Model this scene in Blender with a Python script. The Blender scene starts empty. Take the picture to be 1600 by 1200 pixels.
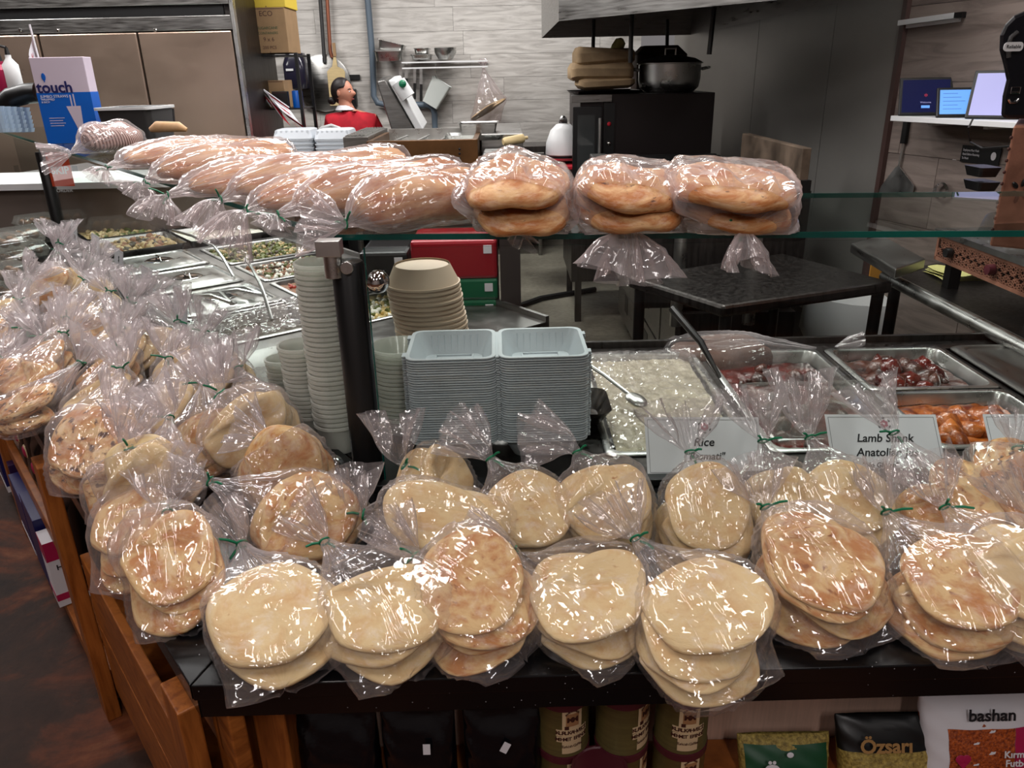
import bpy, math, random
import numpy as np
from mathutils import Vector, Matrix, Euler
random.seed(7); RNG = np.random.RandomState(11)
PI = math.pi
S = bpy.context.scene
COL = S.collection
# ------------------------------------------------------------------ camera
F = 1200.0; CZ = 1.67
_dn = np.array([65.0, -2975.0, -F]); _dn /= np.linalg.norm(_dn)
_U = -_dn; _f = np.array([0, 0, -1.0]); _Y = _f - _f.dot(_U) * _U; _Y /= np.linalg.norm(_Y); _X = np.cross(_Y, _U)
RM = np.array([_X, _Y, _U]); CAMP = np.array([0, 0, CZ])
cam_d = bpy.data.cameras.new('camera'); cam_d.sensor_width = 36; cam_d.lens = F / 1600 * 36
cam_d.clip_start = 0.02; cam_d.clip_end = 100
cam = bpy.data.objects.new('camera', cam_d); COL.objects.link(cam)
cam.matrix_world = Matrix.Translation(Vector(CAMP)) @ Matrix(RM.tolist()).to_4x4()
S.camera = cam
# ------------------------------------------------------------------ exposure, world, lights
S.view_settings.view_transform = 'Standard'; S.view_settings.look = 'None'
S.view_settings.gamma = 1; S.view_settings.use_curve_mapping = False
S.view_settings.exposure = -0.12
cy = S.cycles
cy.max_bounces = 7; cy.diffuse_bounces = 2; cy.glossy_bounces = 3; cy.transmission_bounces = 4
cy.transparent_max_bounces = 30; cy.adaptive_threshold = .03; cy.sample_clamp_indirect = 4; cy.caustics_reflective = False; cy.caustics_refractive = False
W = bpy.data.worlds.new('world'); S.world = W; W.use_nodes = True
W.node_tree.nodes['Background'].inputs[0].default_value = (0.86, 0.80, 0.80, 1)
W.node_tree.nodes['Background'].inputs[1].default_value = 0.22

def area(name, loc, size, power, col=(1, .96, .93), rot=(0, 0, 0)):
    d = bpy.data.lights.new(name, 'AREA'); d.shape = 'RECTANGLE'; d.size = size[0]; d.size_y = size[1]
    d.energy = power; d.color = col
    o = bpy.data.objects.new(name, d); o.location = loc; o.rotation_euler = rot; COL.objects.link(o)
    return o
# ceiling troffers over the customers' side, plus an added fill over the food case
for x, y, p in ((-2.6, .9, 18), (-.9, .9, 14), (.9, .6, 12), (-1.6, -1.4, 27), (.5, -1.6, 27), (2.5, -.8, 16), (-3.4, 3.4, 20), (-.2, 2.3, 21)):
    area('ceiling_and_fill_lamp', (x, y, 3.24), (.20, 1.15), p, (1, .94, .92))
# ceiling troffers over the kitchen
for x, y, p in ((-2.6, 6.4, 60), (-.2, 6.6, 58), (-2.2, 4.4, 52), (-.4, 3.7, 42), (1.2, 6.0, 42), (1.1, 2.7, 34), (-4.2, 4.9, 60)):
    area('kitchen_lamp', (x, y, 3.24), (1.15, .45), p, (1, .985, .97))

# ------------------------------------------------------------------ helpers
def ray(px, py): return RM @ np.array([(px - 800) / F, -(py - 600) / F, -1.0])
def P(px, py, z=None, y=None):
    v = ray(px, py); t = (z - CZ) / v[2] if z is not None else y / v[1]
    return Vector((CAMP + t * v).tolist())

WM = {}
def thing(name, label, cat, loc=(0, 0, 0), rz=0.0, group=None, rot=None):
    o = bpy.data.objects.new(name, None); COL.objects.link(o); o.empty_display_size = .05
    R = rot.to_4x4() if rot is not None else Matrix.Rotation(rz, 4, 'Z')
    m = Matrix.Translation(Vector(loc)) @ R
    o.matrix_world = m; WM[o.name] = m
    o['label'] = label; o['category'] = cat
    if group: o['group'] = group
    return o

def tag(o, label, cat, group=None, kind=None):
    o['label'] = label; o['category'] = cat
    if group: o['group'] = group
    if kind: o['kind'] = kind
    return o

def copy_thing(root, mat, label=None, group=None, scale=None):
    r = root.copy(); COL.objects.link(r); r.matrix_world = mat; WM[r.name] = mat
    if label: r['label'] = label
    if group: r['group'] = group
    for ch in list(root.children):
        c = ch.copy(); COL.objects.link(c); c.parent = r
        for g in ch.children:
            d = g.copy(); COL.objects.link(d); d.parent = c
    return r

class MB:
    def __init__(s, T=None):
        s.v = []; s.f = []; s.mi = []; s.T = T or Matrix.Identity(4); s.m = 0
    def add(s, vs, fs):
        b = len(s.v)
        s.v += [s.T @ Vector(v) for v in vs]
        s.f += [tuple(b + i for i in f) for f in fs]; s.mi += [s.m] * len(fs)
        return s
    def box(s, x0, y0, z0, x1, y1, z1):
        x0, x1 = min(x0, x1), max(x0, x1); y0, y1 = min(y0, y1), max(y0, y1); z0, z1 = min(z0, z1), max(z0, z1)
        return s.add([(x0, y0, z0), (x1, y0, z0), (x1, y1, z0), (x0, y1, z0), (x0, y0, z1), (x1, y0, z1), (x1, y1, z1), (x0, y1, z1)],
                     [(3, 2, 1, 0), (4, 5, 6, 7), (0, 1, 5, 4), (1, 2, 6, 5), (2, 3, 7, 6), (3, 0, 4, 7)])
    def bar(s, a, b, w, h, up=(0, 0, 1)):
        a = Vector(a); b = Vector(b); t = (b - a).normalized(); u = Vector(up); l = t.cross(u)
        if l.length < 1e-4: l = t.cross(Vector((1, 0, 0)))
        l.normalize(); u = l.cross(t).normalized(); l = l * w / 2; u = u * h / 2
        return s.add([a - l - u, a + l - u, a + l + u, a - l + u, b - l - u, b + l - u, b + l + u, b - l + u],
                     [(0, 1, 2, 3), (7, 6, 5, 4), (1, 0, 4, 5), (2, 1, 5, 6), (3, 2, 6, 7), (0, 3, 7, 4)])
    def tube(s, pts, r, n=10, cap=True, ref=None):
        pts = [Vector(p) for p in pts]; rs = r if isinstance(r, (list, tuple)) else [r] * len(pts)
        vs = []; fs = []; u = None
        for i, p in enumerate(pts):
            t = (pts[min(i + 1, len(pts) - 1)] - pts[max(i - 1, 0)]).normalized()
            if u is None:
                u = t.orthogonal().normalized()
            else:
                u = (u - t * u.dot(t)).normalized()
            w = t.cross(u)
            for k in range(n):
                a = 2 * PI * k / n; vs.append(p + (u * math.cos(a) + w * math.sin(a)) * rs[i])
        for i in range(len(pts) - 1):
            for k in range(n):
                fs.append((i * n + k, i * n + (k + 1) % n, (i + 1) * n + (k + 1) % n, (i + 1) * n + k))
        if cap:
            fs.append(tuple(range(n - 1, -1, -1))); fs.append(tuple((len(pts) - 1) * n + k for k in range(n)))
        return s.add(vs, fs)
    def lathe(s, prof, n=24, c=(0, 0, 0), cap=True, M=None):
        M = M or Matrix.Translation(Vector(c)); vs = []; fs = []
        for r, z in prof:
            for k in range(n):
                a = 2 * PI * k / n; vs.append(M @ Vector((r * math.cos(a), r * math.sin(a), z)))
        for i in range(len(prof) - 1):
            for k in range(n):
                fs.append((i * n + k, i * n + (k + 1) % n, (i + 1) * n + (k + 1) % n, (i + 1) * n + k))
        if cap:
            if prof[0][0] > 1e-5: fs.append(tuple(range(n - 1, -1, -1)))
            if prof[-1][0] > 1e-5: fs.append(tuple((len(prof) - 1) * n + k for k in range(n)))
        return s.add(vs, fs)
    def prism(s, poly, z0, z1):
        n = len(poly); vs = [(p[0], p[1], z0) for p in poly] + [(p[0], p[1], z1) for p in poly]
        fs = [tuple(range(n - 1, -1, -1)), tuple(range(n, 2 * n))] + [(i, (i + 1) % n, n + (i + 1) % n, n + i) for i in range(n)]
        return s.add(vs, fs)
    def rr(s, loops, k=5, c0=True, c1=True, cx=0, cy=0):
        """stack of rounded rectangles (w, l, radius, z), joined"""
        vs = []; fs = []; n = 4 * (k + 1)
        for w, l, r, z in loops:
            r = min(r, w / 2 - 1e-4, l / 2 - 1e-4)
            for q, (sx, sy) in enumerate(((1, 1), (-1, 1), (-1, -1), (1, -1))):
                for j in range(k + 1):
                    a = q * PI / 2 + j * PI / 2 / k
                    vs.append((cx + sx * (w / 2 - r) + r * math.cos(a), cy + sy * (l / 2 - r) + r * math.sin(a), z))
        for i in range(len(loops) - 1):
            for j in range(n):
                fs.append((i * n + j, i * n + (j + 1) % n, (i + 1) * n + (j + 1) % n, (i + 1) * n + j))
        if c0: fs.append(tuple(range(n - 1, -1, -1)))
        if c1: fs.append(tuple((len(loops) - 1) * n + j for j in range(n)))
        return s.add(vs, fs)
    def ball(s, c, r, n=10, m=7, R=None):
        r = Vector(r) if not isinstance(r, (int, float)) else Vector((r, r, r))
        M = Matrix.Translation(Vector(c)) @ (R.to_4x4() if R is not None else Matrix.Identity(4)) @ Matrix.Diagonal((r.x, r.y, r.z, 1))
        vs = [M @ Vector((0, 0, -1))]; fs = []
        for i in range(1, m):
            t = -PI / 2 + PI * i / m
            for k in range(n):
                a = 2 * PI * k / n; vs.append(M @ Vector((math.cos(t) * math.cos(a), math.cos(t) * math.sin(a), math.sin(t))))
        vs.append(M @ Vector((0, 0, 1)))
        for k in range(n): fs.append((0, 1 + (k + 1) % n, 1 + k))
        for i in range(m - 2):
            for k in range(n):
                a = 1 + i * n + k; b = 1 + i * n + (k + 1) % n; fs.append((a, b, b + n, a + n))
        t = len(vs) - 1
        for k in range(n): fs.append((t, t - n + k, t - n + (k + 1) % n))
        return s.add(vs, fs)
    def build(s, name, mats, parent=None, smooth=False, bevel=0, local=False, sharp=None):
        me = bpy.data.meshes.new(name)
        vs = s.v
        if parent is not None and not local:
            inv = WM[parent.name].inverted(); vs = [inv @ v for v in s.v]
        me.from_pydata([tuple(v) for v in vs], [], s.f)
        if not isinstance(mats, (list, tuple)): mats = [mats]
        for m in mats: me.materials.append(m)
        if len(mats) > 1: me.polygons.foreach_set('material_index', s.mi)
        if smooth:
            me.polygons.foreach_set('use_smooth', [True] * len(me.polygons))
        me.update()
        o = bpy.data.objects.new(name, me); COL.objects.link(o)
        if smooth:
            me.set_sharp_from_angle(angle=math.radians(sharp or 40))
        if parent is not None:
            o.parent = parent
        if bevel:
            b = o.modifiers.new('bevel', 'BEVEL'); b.width = bevel; b.segments = 2; b.limit_method = 'ANGLE'; b.angle_limit = math.radians(50)
        WM[o.name] = (WM[parent.name] if parent is not None else Matrix.Identity(4))
        return o

def struct(name, mb, mat, **k):
    o = mb.build(name, mat, **k); o['kind'] = 'structure'; return o

def npmesh(name, V, Fq, mat, parent=None, uv=None, smooth=True):
    me = bpy.data.meshes.new(name); nv = len(V); nf = len(Fq)
    me.vertices.add(nv); me.vertices.foreach_set('co', np.asarray(V, np.float32).ravel())
    me.loops.add(nf * 4); me.loops.foreach_set('vertex_index', np.asarray(Fq, np.int32).ravel())
    me.polygons.add(nf); me.polygons.foreach_set('loop_start', np.arange(nf, dtype=np.int32) * 4)
    me.update(calc_edges=True)
    if uv is not None:
        l = me.uv_layers.new(name='UVMap'); l.data.foreach_set('uv', np.asarray(uv, np.float32)[np.asarray(Fq).ravel()].ravel())
    if smooth: me.polygons.foreach_set('use_smooth', [True] * nf)
    if mat: me.materials.append(mat)
    me.validate()
    o = bpy.data.objects.new(name, me); COL.objects.link(o)
    if parent is not None: o.parent = parent
    return o

def text(parent, body, size, M, mat, name='lettering', shear=0, align='CENTER', sx=1, ext=.0003, bold=0):
    c = bpy.data.curves.new(name, 'FONT'); c.body = body; c.size = size; c.align_x = align; c.align_y = 'CENTER'
    c.shear = shear; c.extrude = ext; c.offset = bold; c.resolution_u = 3; c.materials.append(mat)
    o = bpy.data.objects.new(name, c); COL.objects.link(o)
    M = M @ Matrix.Diagonal((sx, 1, 1, 1))
    if parent is not None:
        o.parent = parent; o.matrix_basis = WM[parent.name].inverted() @ M
    else: o.matrix_world = M
    return o

def basis(o, x, y):
    """matrix with origin o, x axis x, y axis y (z = x cross y)"""
    x = Vector(x).normalized(); y = Vector(y); y = (y - x * y.dot(x)).normalized(); z = x.cross(y)
    m = Matrix.Identity(4)
    for i in range(3): m[i][0] = x[i]; m[i][1] = y[i]; m[i][2] = z[i]; m[i][3] = o[i]
    return m

# ------------------------------------------------------------------ materials
def lin(c):
    return tuple((x / 255 / 12.92 if x / 255 <= .04045 else ((x / 255 + .055) / 1.055) ** 2.4) for x in c) + (1,)
def rgb(r, g, b): return lin((r, g, b))

def newmat(name):
    m = bpy.data.materials.new(name); m.use_nodes = True; nt = m.node_tree
    b = nt.nodes['Principled BSDF']; return m, nt, b
def nd(nt, t, **k):
    n = nt.nodes.new(t)
    for a, v in k.items():
        if a in n.bl_rna.properties: setattr(n, a, v)
        else: n.inputs[a].default_value = v
    return n
def coords(nt, scale=(1, 1, 1), kind='Object', rot=(0, 0, 0)):
    tc = nd(nt, 'ShaderNodeTexCoord'); mp = nd(nt, 'ShaderNodeMapping')
    mp.inputs['Scale'].default_value = scale; mp.inputs['Rotation'].default_value = rot
    nt.links.new(tc.outputs[kind], mp.inputs[0]); return mp.outputs[0]
def ramp(nt, fac, stops):
    r = nd(nt, 'ShaderNodeValToRGB'); e = r.color_ramp.elements
    while len(e) < len(stops): e.new(.5)
    for i, (p, c) in enumerate(stops): e[i].position = p; e[i].color = c
    nt.links.new(fac, r.inputs[0]); return r.outputs[0]

def plain(name, col, rough=.5, metal=0, noise=0, nscale=20, bump=0, bscale=60, col2=None, aniso=(1, 1, 1), emit=0, coat=0, spec=None):
    m, nt, b = newmat(name)
    b.inputs['Base Color'].default_value = col; b.inputs['Roughness'].default_value = rough; b.inputs['Metallic'].default_value = metal
    if spec is not None: b.inputs['Specular IOR Level'].default_value = spec
    if coat: b.inputs['Coat Weight'].default_value = coat; b.inputs['Coat Roughness'].default_value = .08
    if emit:
        b.inputs['Emission Color'].default_value = col; b.inputs['Emission Strength'].default_value = emit
    if noise or col2:
        co = coords(nt, aniso); n = nd(nt, 'ShaderNodeTexNoise', Scale=nscale, Detail=5.0, Roughness=.6); nt.links.new(co, n.inputs['Vector'])
        c2 = col2 or tuple(x * (1 - noise) for x in col[:3]) + (1,)
        nt.links.new(ramp(nt, n.outputs['Fac'], [(.35, c2), (.65, col)]), b.inputs['Base Color'])
        if metal > .5:
            nt.links.new(ramp(nt, n.outputs['Fac'], [(.3, (rough * .75,) * 3 + (1,)), (.7, (min(1, rough * 1.3),) * 3 + (1,))]), b.inputs['Roughness'])
    if bump:
        co = coords(nt, aniso); n = nd(nt, 'ShaderNodeTexNoise', Scale=bscale, Detail=4.0); nt.links.new(co, n.inputs['Vector'])
        bp = nd(nt, 'ShaderNodeBump', Strength=bump, Distance=.004); nt.links.new(n.outputs['Fac'], bp.inputs['Height']); nt.links.new(bp.outputs[0], b.inputs['Normal'])
    return m

M_ = {}
M_['steel'] = plain('brushed_steel', rgb(150, 148, 145), .34, 1, noise=.25, nscale=6, aniso=(1, 1, 14))
M_['steel_dark'] = plain('dark_brushed_steel', rgb(92, 88, 86), .36, 1, noise=.25, nscale=5, aniso=(14, 14, 1))
M_['steel_bright'] = plain('polished_steel', rgb(205, 205, 202), .3, 1, noise=.15, nscale=9)
M_['chrome'] = plain('chrome', rgb(215, 215, 215), .08, 1)
M_['black'] = plain('black_paint', rgb(14, 14, 15), .38)
M_['black_matte'] = plain('matte_black', rgb(26, 25, 26), .65)
M_['dark'] = plain('dark_grey', rgb(48, 46, 46), .5)
M_['white'] = plain('white_plastic', rgb(222, 222, 222), .4)
M_['foam'] = plain('white_foam', rgb(205, 210, 216), .45, bump=.15, bscale=300)
M_['paper'] = plain('white_paper', rgb(228, 225, 230), .7)
M_['card'] = plain('kraft_cardboard', rgb(160, 128, 92), .75, noise=.15, nscale=8)
M_['kraft'] = plain('kraft_paper', rgb(196, 166, 128), .75, noise=.2, nscale=10, bump=.6, bscale=25)
M_['green'] = plain('green_twist_tie', rgb(0, 112, 74), .45)
M_['ink'] = plain('black_ink', rgb(22, 20, 26), .7)
M_['maroon'] = plain('maroon_plastic', rgb(84, 30, 40), .4)
M_['red'] = plain('red_cloth', rgb(205, 22, 45), .8, noise=.3, nscale=12)
M_['skin'] = plain('skin', rgb(205, 140, 115), .55)
M_['hair'] = plain('dark_hair', rgb(34, 22, 22), .5, noise=.4, nscale=60)
M_['copper'] = plain('copper', rgb(196, 138, 114), .4, .55, noise=.35, nscale=14)
M_['yellow_cloth'] = plain('yellow_cloth', rgb(205, 200, 130), .9, bump=.5, bscale=120)
M_['wood_pale'] = plain('pale_wood', rgb(215, 190, 140), .55, noise=.2, nscale=6, aniso=(1, 1, 8))
M_['conduit'] = plain('grey_pipe', rgb(92, 105, 118), .45)
M_['copper_pipe'] = plain('copper_pipe', rgb(150, 92, 70), .4, .6)
M_['blue_print'] = plain('blue_print', rgb(0, 92, 190), .4)
M_['lilac_card'] = plain('white_box_card', rgb(205, 190, 205), .55)
M_['tin_olive'] = plain('olive_tin', rgb(112, 100, 58), .38, .25, col2=rgb(96, 84, 50), nscale=6, aniso=(1, 1, 22))
M_['cream_print'] = plain('cream_print', rgb(218, 190, 150), .5)
M_['brown_print'] = plain('brown_print', rgb(70, 34, 26), .5)
M_['orange_sticker'] = plain('orange_sticker', rgb(225, 78, 44), .5)
M_['magenta'] = plain('magenta_print', rgb(180, 30, 80), .45)
M_['navy'] = plain('navy_carton', rgb(28, 30, 92), .4)
M_['green_print'] = plain('green_print', rgb(20, 74, 44), .45)
M_['gold_print'] = plain('gold_print', rgb(170, 130, 80), .45)
M_['grain'] = plain('yellow_grain', rgb(190, 165, 85), .6, col2=rgb(120, 100, 45), nscale=160, bump=.8, bscale=170)
M_['lentil'] = plain('orange_lentil', rgb(205, 98, 34), .6, col2=rgb(120, 44, 14), nscale=220, bump=.8, bscale=240)
M_['fryer'] = plain('stained_brown_metal', rgb(112, 76, 42), .4, .5, noise=.5, nscale=3)
M_['screen_blue'] = plain('lit_blue_screen', rgb(96, 150, 220), .3, emit=.9)
M_['screen_navy'] = plain('lit_navy_screen', rgb(22, 26, 62), .15, emit=.6)
M_['screen_lilac'] = plain('lit_lilac_screen', rgb(150, 150, 195), .3, emit=.7)
M_['pink_board'] = plain('pink_beige_laminate', rgb(214, 176, 156), .5, noise=.12, nscale=40, aniso=(6, 1, .3))
M_['melamine'] = plain('frosted_plastic', rgb(205, 210, 205), .3)
M_['beige_tub'] = plain('beige_paper_bowl', rgb(214, 192, 168), .5)

def wood_mat(name, c1, c2, ax=(1, 12, 12), rough=.45):
    m, nt, b = newmat(name); co = coords(nt, ax)
    n = nd(nt, 'ShaderNodeTexNoise', Scale=5.0, Detail=6.0, Roughness=.6, Distortion=.6); nt.links.new(co, n.inputs['Vector'])
    k = nd(nt, 'ShaderNodeTexNoise', Scale=3.0, Detail=2.0); nt.links.new(coords(nt), k.inputs['Vector'])
    mx = nd(nt, 'ShaderNodeMix', data_type='RGBA', blend_type='MULTIPLY'); mx.inputs[0].default_value = .6
    nt.links.new(ramp(nt, n.outputs['Fac'], [(.3, c2), (.62, c1)]), mx.inputs[6])
    nt.links.new(ramp(nt, k.outputs['Fac'], [(.3, (.6, .55, .5, 1)), (.55, (1, 1, 1, 1))]), mx.inputs[7])
    nt.links.new(mx.outputs[2], b.inputs['Base Color']); b.inputs['Roughness'].default_value = rough
    return m
M_['pine'] = wood_mat('varnished_pine', rgb(176, 104, 46), rgb(122, 62, 22), (14, 14, 1.2), .38)
M_['pine_h'] = wood_mat('varnished_pine_lengthwise', rgb(176, 104, 46), rgb(118, 60, 22), (3, 3, 14), .38)
def grey_plank(name, c1, c2):
    m, nt, b = newmat(name)
    oi = nd(nt, 'ShaderNodeObjectInfo'); tc = nd(nt, 'ShaderNodeTexCoord')
    ad = nd(nt, 'ShaderNodeVectorMath', operation='ADD'); nt.links.new(tc.outputs['Object'], ad.inputs[0])
    sc = nd(nt, 'ShaderNodeVectorMath', operation='SCALE'); sc.inputs[0].default_value = (13, 7, 5); nt.links.new(oi.outputs['Random'], sc.inputs[3]); nt.links.new(sc.outputs[0], ad.inputs[1])
    mp = nd(nt, 'ShaderNodeMapping'); mp.inputs['Scale'].default_value = (1.1, 1.1, 9); nt.links.new(ad.outputs[0], mp.inputs[0])
    n = nd(nt, 'ShaderNodeTexNoise', Scale=2.2, Detail=7.0, Roughness=.62, Distortion=1.1); nt.links.new(mp.outputs[0], n.inputs['Vector'])
    nt.links.new(ramp(nt, n.outputs['Fac'], [(.3, c2), (.6, c1)]), b.inputs['Base Color']); b.inputs['Roughness'].default_value = .5
    return m
M_['plank'] = grey_plank('grey_wood_plank', rgb(205, 200, 194), rgb(160, 154, 148))
M_['plank_dark'] = grey_plank('taupe_wood_plank', rgb(142, 128, 120), rgb(100, 88, 82))

def granite():
    m, nt, b = newmat('black_speckled_granite'); co = coords(nt)
    v = nd(nt, 'ShaderNodeTexVoronoi', Scale=95.0); nt.links.new(co, v.inputs['Vector'])
    w = nd(nt, 'ShaderNodeTexNoise', Scale=900.0); nt.links.new(co, w.inputs['Vector'])
    r1 = ramp(nt, v.outputs['Distance'], [(0, (1, 1, 1, 1)), (.10, (0, 0, 0, 1))])
    sel = nd(nt, 'ShaderNodeSeparateColor'); nt.links.new(v.outputs['Color'], sel.inputs[0])
    r2 = ramp(nt, sel.outputs[0], [(.6, (0, 0, 0, 1)), (.85, (.9, .9, .95, 1))])
    mx = nd(nt, 'ShaderNodeMix', data_type='RGBA', blend_type='MULTIPLY'); mx.inputs[0].default_value = 1
    nt.links.new(r1, mx.inputs[6]); nt.links.new(r2, mx.inputs[7])
    a = nd(nt, 'ShaderNodeMix', data_type='RGBA', blend_type='ADD'); a.inputs[0].default_value = 1; a.inputs[6].default_value = rgb(9, 9, 11)
    nt.links.new(mx.outputs[2], a.inputs[7]); nt.links.new(a.outputs[2], b.inputs['Base Color'])
    b.inputs['Roughness'].default_value = .22; b.inputs['Specular IOR Level'].default_value = .35
    return m
M_['granite'] = granite()
def floor_mat(name, stops, sc, rough):
    m, nt, b = newmat(name); co = coords(nt)
    n = nd(nt, 'ShaderNodeTexNoise', Scale=sc, Detail=9.0, Roughness=.65, Distortion=.7); nt.links.new(co, n.inputs['Vector'])
    n2 = nd(nt, 'ShaderNodeTexNoise', Scale=sc * 14, Detail=4.0); nt.links.new(co, n2.inputs['Vector'])
    mx = nd(nt, 'ShaderNodeMix', data_type='RGBA', blend_type='MULTIPLY'); mx.inputs[0].default_value = .45
    nt.links.new(ramp(nt, n.outputs['Fac'], stops), mx.inputs[6]); nt.links.new(ramp(nt, n2.outputs['Fac'], [(.3, (.4, .4, .4, 1)), (.6, (1, 1, 1, 1))]), mx.inputs[7])
    nt.links.new(mx.outputs[2], b.inputs['Base Color']); b.inputs['Roughness'].default_value = rough
    bp = nd(nt, 'ShaderNodeBump', Strength=.2, Distance=.01); nt.links.new(n2.outputs['Fac'], bp.inputs['Height']); nt.links.new(bp.outputs[0], b.inputs['Normal'])
    return m
M_['floor_brown'] = floor_mat('stained_brown_concrete', [(.3, rgb(34, 22, 17)), (.46, rgb(60, 38, 28)), (.54, rgb(104, 54, 30)), (.66, rgb(150, 96, 62))], 1.8, .6)
M_['floor_brown'].node_tree.nodes['Principled BSDF'].inputs['Specular IOR Level'].default_value = .2
M_['floor_grey'] = floor_mat('grey_kitchen_floor', [(.3, rgb(120, 112, 100)), (.6, rgb(158, 150, 136))], 2.0, .3)

def film_mat(name, milky, tint, gloss_rough=.08, bumpS=.9):
    m, nt, b = newmat(name); nt.nodes.remove(b); out = nt.nodes['Material Output']
    uv = nd(nt, 'ShaderNodeUVMap'); mp = nd(nt, 'ShaderNodeMapping'); mp.inputs['Scale'].default_value = (62, 6, 1); nt.links.new(uv.outputs[0], mp.inputs[0])
    oi = nd(nt, 'ShaderNodeObjectInfo'); ad = nd(nt, 'ShaderNodeVectorMath', operation='ADD'); nt.links.new(mp.outputs[0], ad.inputs[0])
    sc = nd(nt, 'ShaderNodeVectorMath', operation='SCALE'); sc.inputs[0].default_value = (31, 17, 9); nt.links.new(oi.outputs['Random'], sc.inputs[3]); nt.links.new(sc.outputs[0], ad.inputs[1])
    n1 = nd(nt, 'ShaderNodeTexNoise', noise_type='RIDGED_MULTIFRACTAL', Scale=1.0, Detail=3.0, Distortion=.8); nt.links.new(ad.outputs[0], n1.inputs['Vector'])
    co = coords(nt)
    n2 = nd(nt, 'ShaderNodeTexNoise', noise_type='RIDGED_MULTIFRACTAL', Scale=17.0, Detail=2.0, Distortion=1.0); nt.links.new(co, n2.inputs['Vector'])
    n3 = nd(nt, 'ShaderNodeTexVoronoi', feature='DISTANCE_TO_EDGE', Scale=40.0); nt.links.new(co, n3.inputs['Vector'])
    a1 = nd(nt, 'ShaderNodeMath', operation='MULTIPLY_ADD'); a1.inputs[1].default_value = 1.0
    nt.links.new(n1.outputs['Fac'], a1.inputs[0]); nt.links.new(n2.outputs['Fac'], a1.inputs[2])
    a2 = nd(nt, 'ShaderNodeMath', operation='MULTIPLY_ADD'); a2.inputs[1].default_value = .7
    nt.links.new(n3.outputs['Distance'], a2.inputs[0]); nt.links.new(a1.outputs[0], a2.inputs[2])
    bp = nd(nt, 'ShaderNodeBump', Strength=bumpS, Distance=.0021); nt.links.new(a2.outputs[0], bp.inputs['Height'])
    tr = nd(nt, 'ShaderNodeBsdfTransparent', Color=tint)
    df = nd(nt, 'ShaderNodeBsdfDiffuse', Color=rgb(244, 234, 236)); tl = nd(nt, 'ShaderNodeBsdfTranslucent', Color=rgb(240, 232, 234))  # milky film body; its pinkish white also stands in for reflected ceiling light
    nt.links.new(bp.outputs[0], df.inputs['Normal'])
    gl = nd(nt, 'ShaderNodeBsdfGlossy', Roughness=gloss_rough, Color=(1, 1, 1, 1)); nt.links.new(bp.outputs[0], gl.inputs['Normal'])
    lw2 = nd(nt, 'ShaderNodeLayerWeight', Blend=.5); pw = nd(nt, 'ShaderNodeMath', operation='POWER'); pw.inputs[1].default_value = 2.5; nt.links.new(lw2.outputs['Facing'], pw.inputs[0])
    fr = nd(nt, 'ShaderNodeMath', operation='MULTIPLY_ADD'); fr.inputs[1].default_value = .32; fr.inputs[2].default_value = .06; nt.links.new(pw.outputs[0], fr.inputs[0])
    md = nd(nt, 'ShaderNodeMixShader'); md.inputs[0].default_value = .5; nt.links.new(df.outputs[0], md.inputs[1]); nt.links.new(tl.outputs[0], md.inputs[2])
    lw = nd(nt, 'ShaderNodeLayerWeight', Blend=.35)
    mf = nd(nt, 'ShaderNodeMath', operation='MULTIPLY_ADD'); mf.inputs[1].default_value = milky * 2.4; mf.inputs[2].default_value = milky; nt.links.new(lw.outputs['Facing'], mf.inputs[0])
    # the film lies in more and more layers towards the gathered neck
    sx = nd(nt, 'ShaderNodeSeparateXYZ'); nt.links.new(uv.outputs[0], sx.inputs[0])
    mr = nd(nt, 'ShaderNodeMapRange'); mr.inputs[1].default_value = .13; mr.inputs[2].default_value = .30; mr.inputs[3].default_value = .75; mr.inputs[4].default_value = 2.3; nt.links.new(sx.outputs[1], mr.inputs[0])
    st_ = nd(nt, 'ShaderNodeMath', operation='MULTIPLY'); nt.links.new(n1.outputs['Fac'], st_.inputs[0]); st_.inputs[1].default_value = .9
    s2 = nd(nt, 'ShaderNodeMath', operation='ADD'); nt.links.new(st_.outputs[0], s2.inputs[0]); s2.inputs[1].default_value = .45
    q1 = nd(nt, 'ShaderNodeMath', operation='MULTIPLY'); nt.links.new(mr.outputs[0], q1.inputs[0]); nt.links.new(s2.outputs[0], q1.inputs[1])
    q2 = nd(nt, 'ShaderNodeMath', operation='MULTIPLY', use_clamp=True); nt.links.new(mf.outputs[0], q2.inputs[0]); nt.links.new(q1.outputs[0], q2.inputs[1]); mf = q2
    m1 = nd(nt, 'ShaderNodeMixShader'); nt.links.new(mf.outputs[0], m1.inputs[0]); nt.links.new(tr.outputs[0], m1.inputs[1]); nt.links.new(md.outputs[0], m1.inputs[2])
    m2 = nd(nt, 'ShaderNodeMixShader'); nt.links.new(fr.outputs[0], m2.inputs[0]); nt.links.new(m1.outputs[0], m2.inputs[1]); nt.links.new(gl.outputs[0], m2.inputs[2])
    nt.links.new(m2.outputs[0], out.inputs[0])
    return m
M_['film'] = film_mat('clear_crinkled_film', .12, (.985, .975, .97, 1))
M_['film_dense'] = film_mat('layered_crinkled_film', .20, (.97, .955, .955, 1))
M_['film_tight'] = film_mat('clear_stretched_film', .17, (.95, .91, .90, 1), .10, .7)

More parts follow.
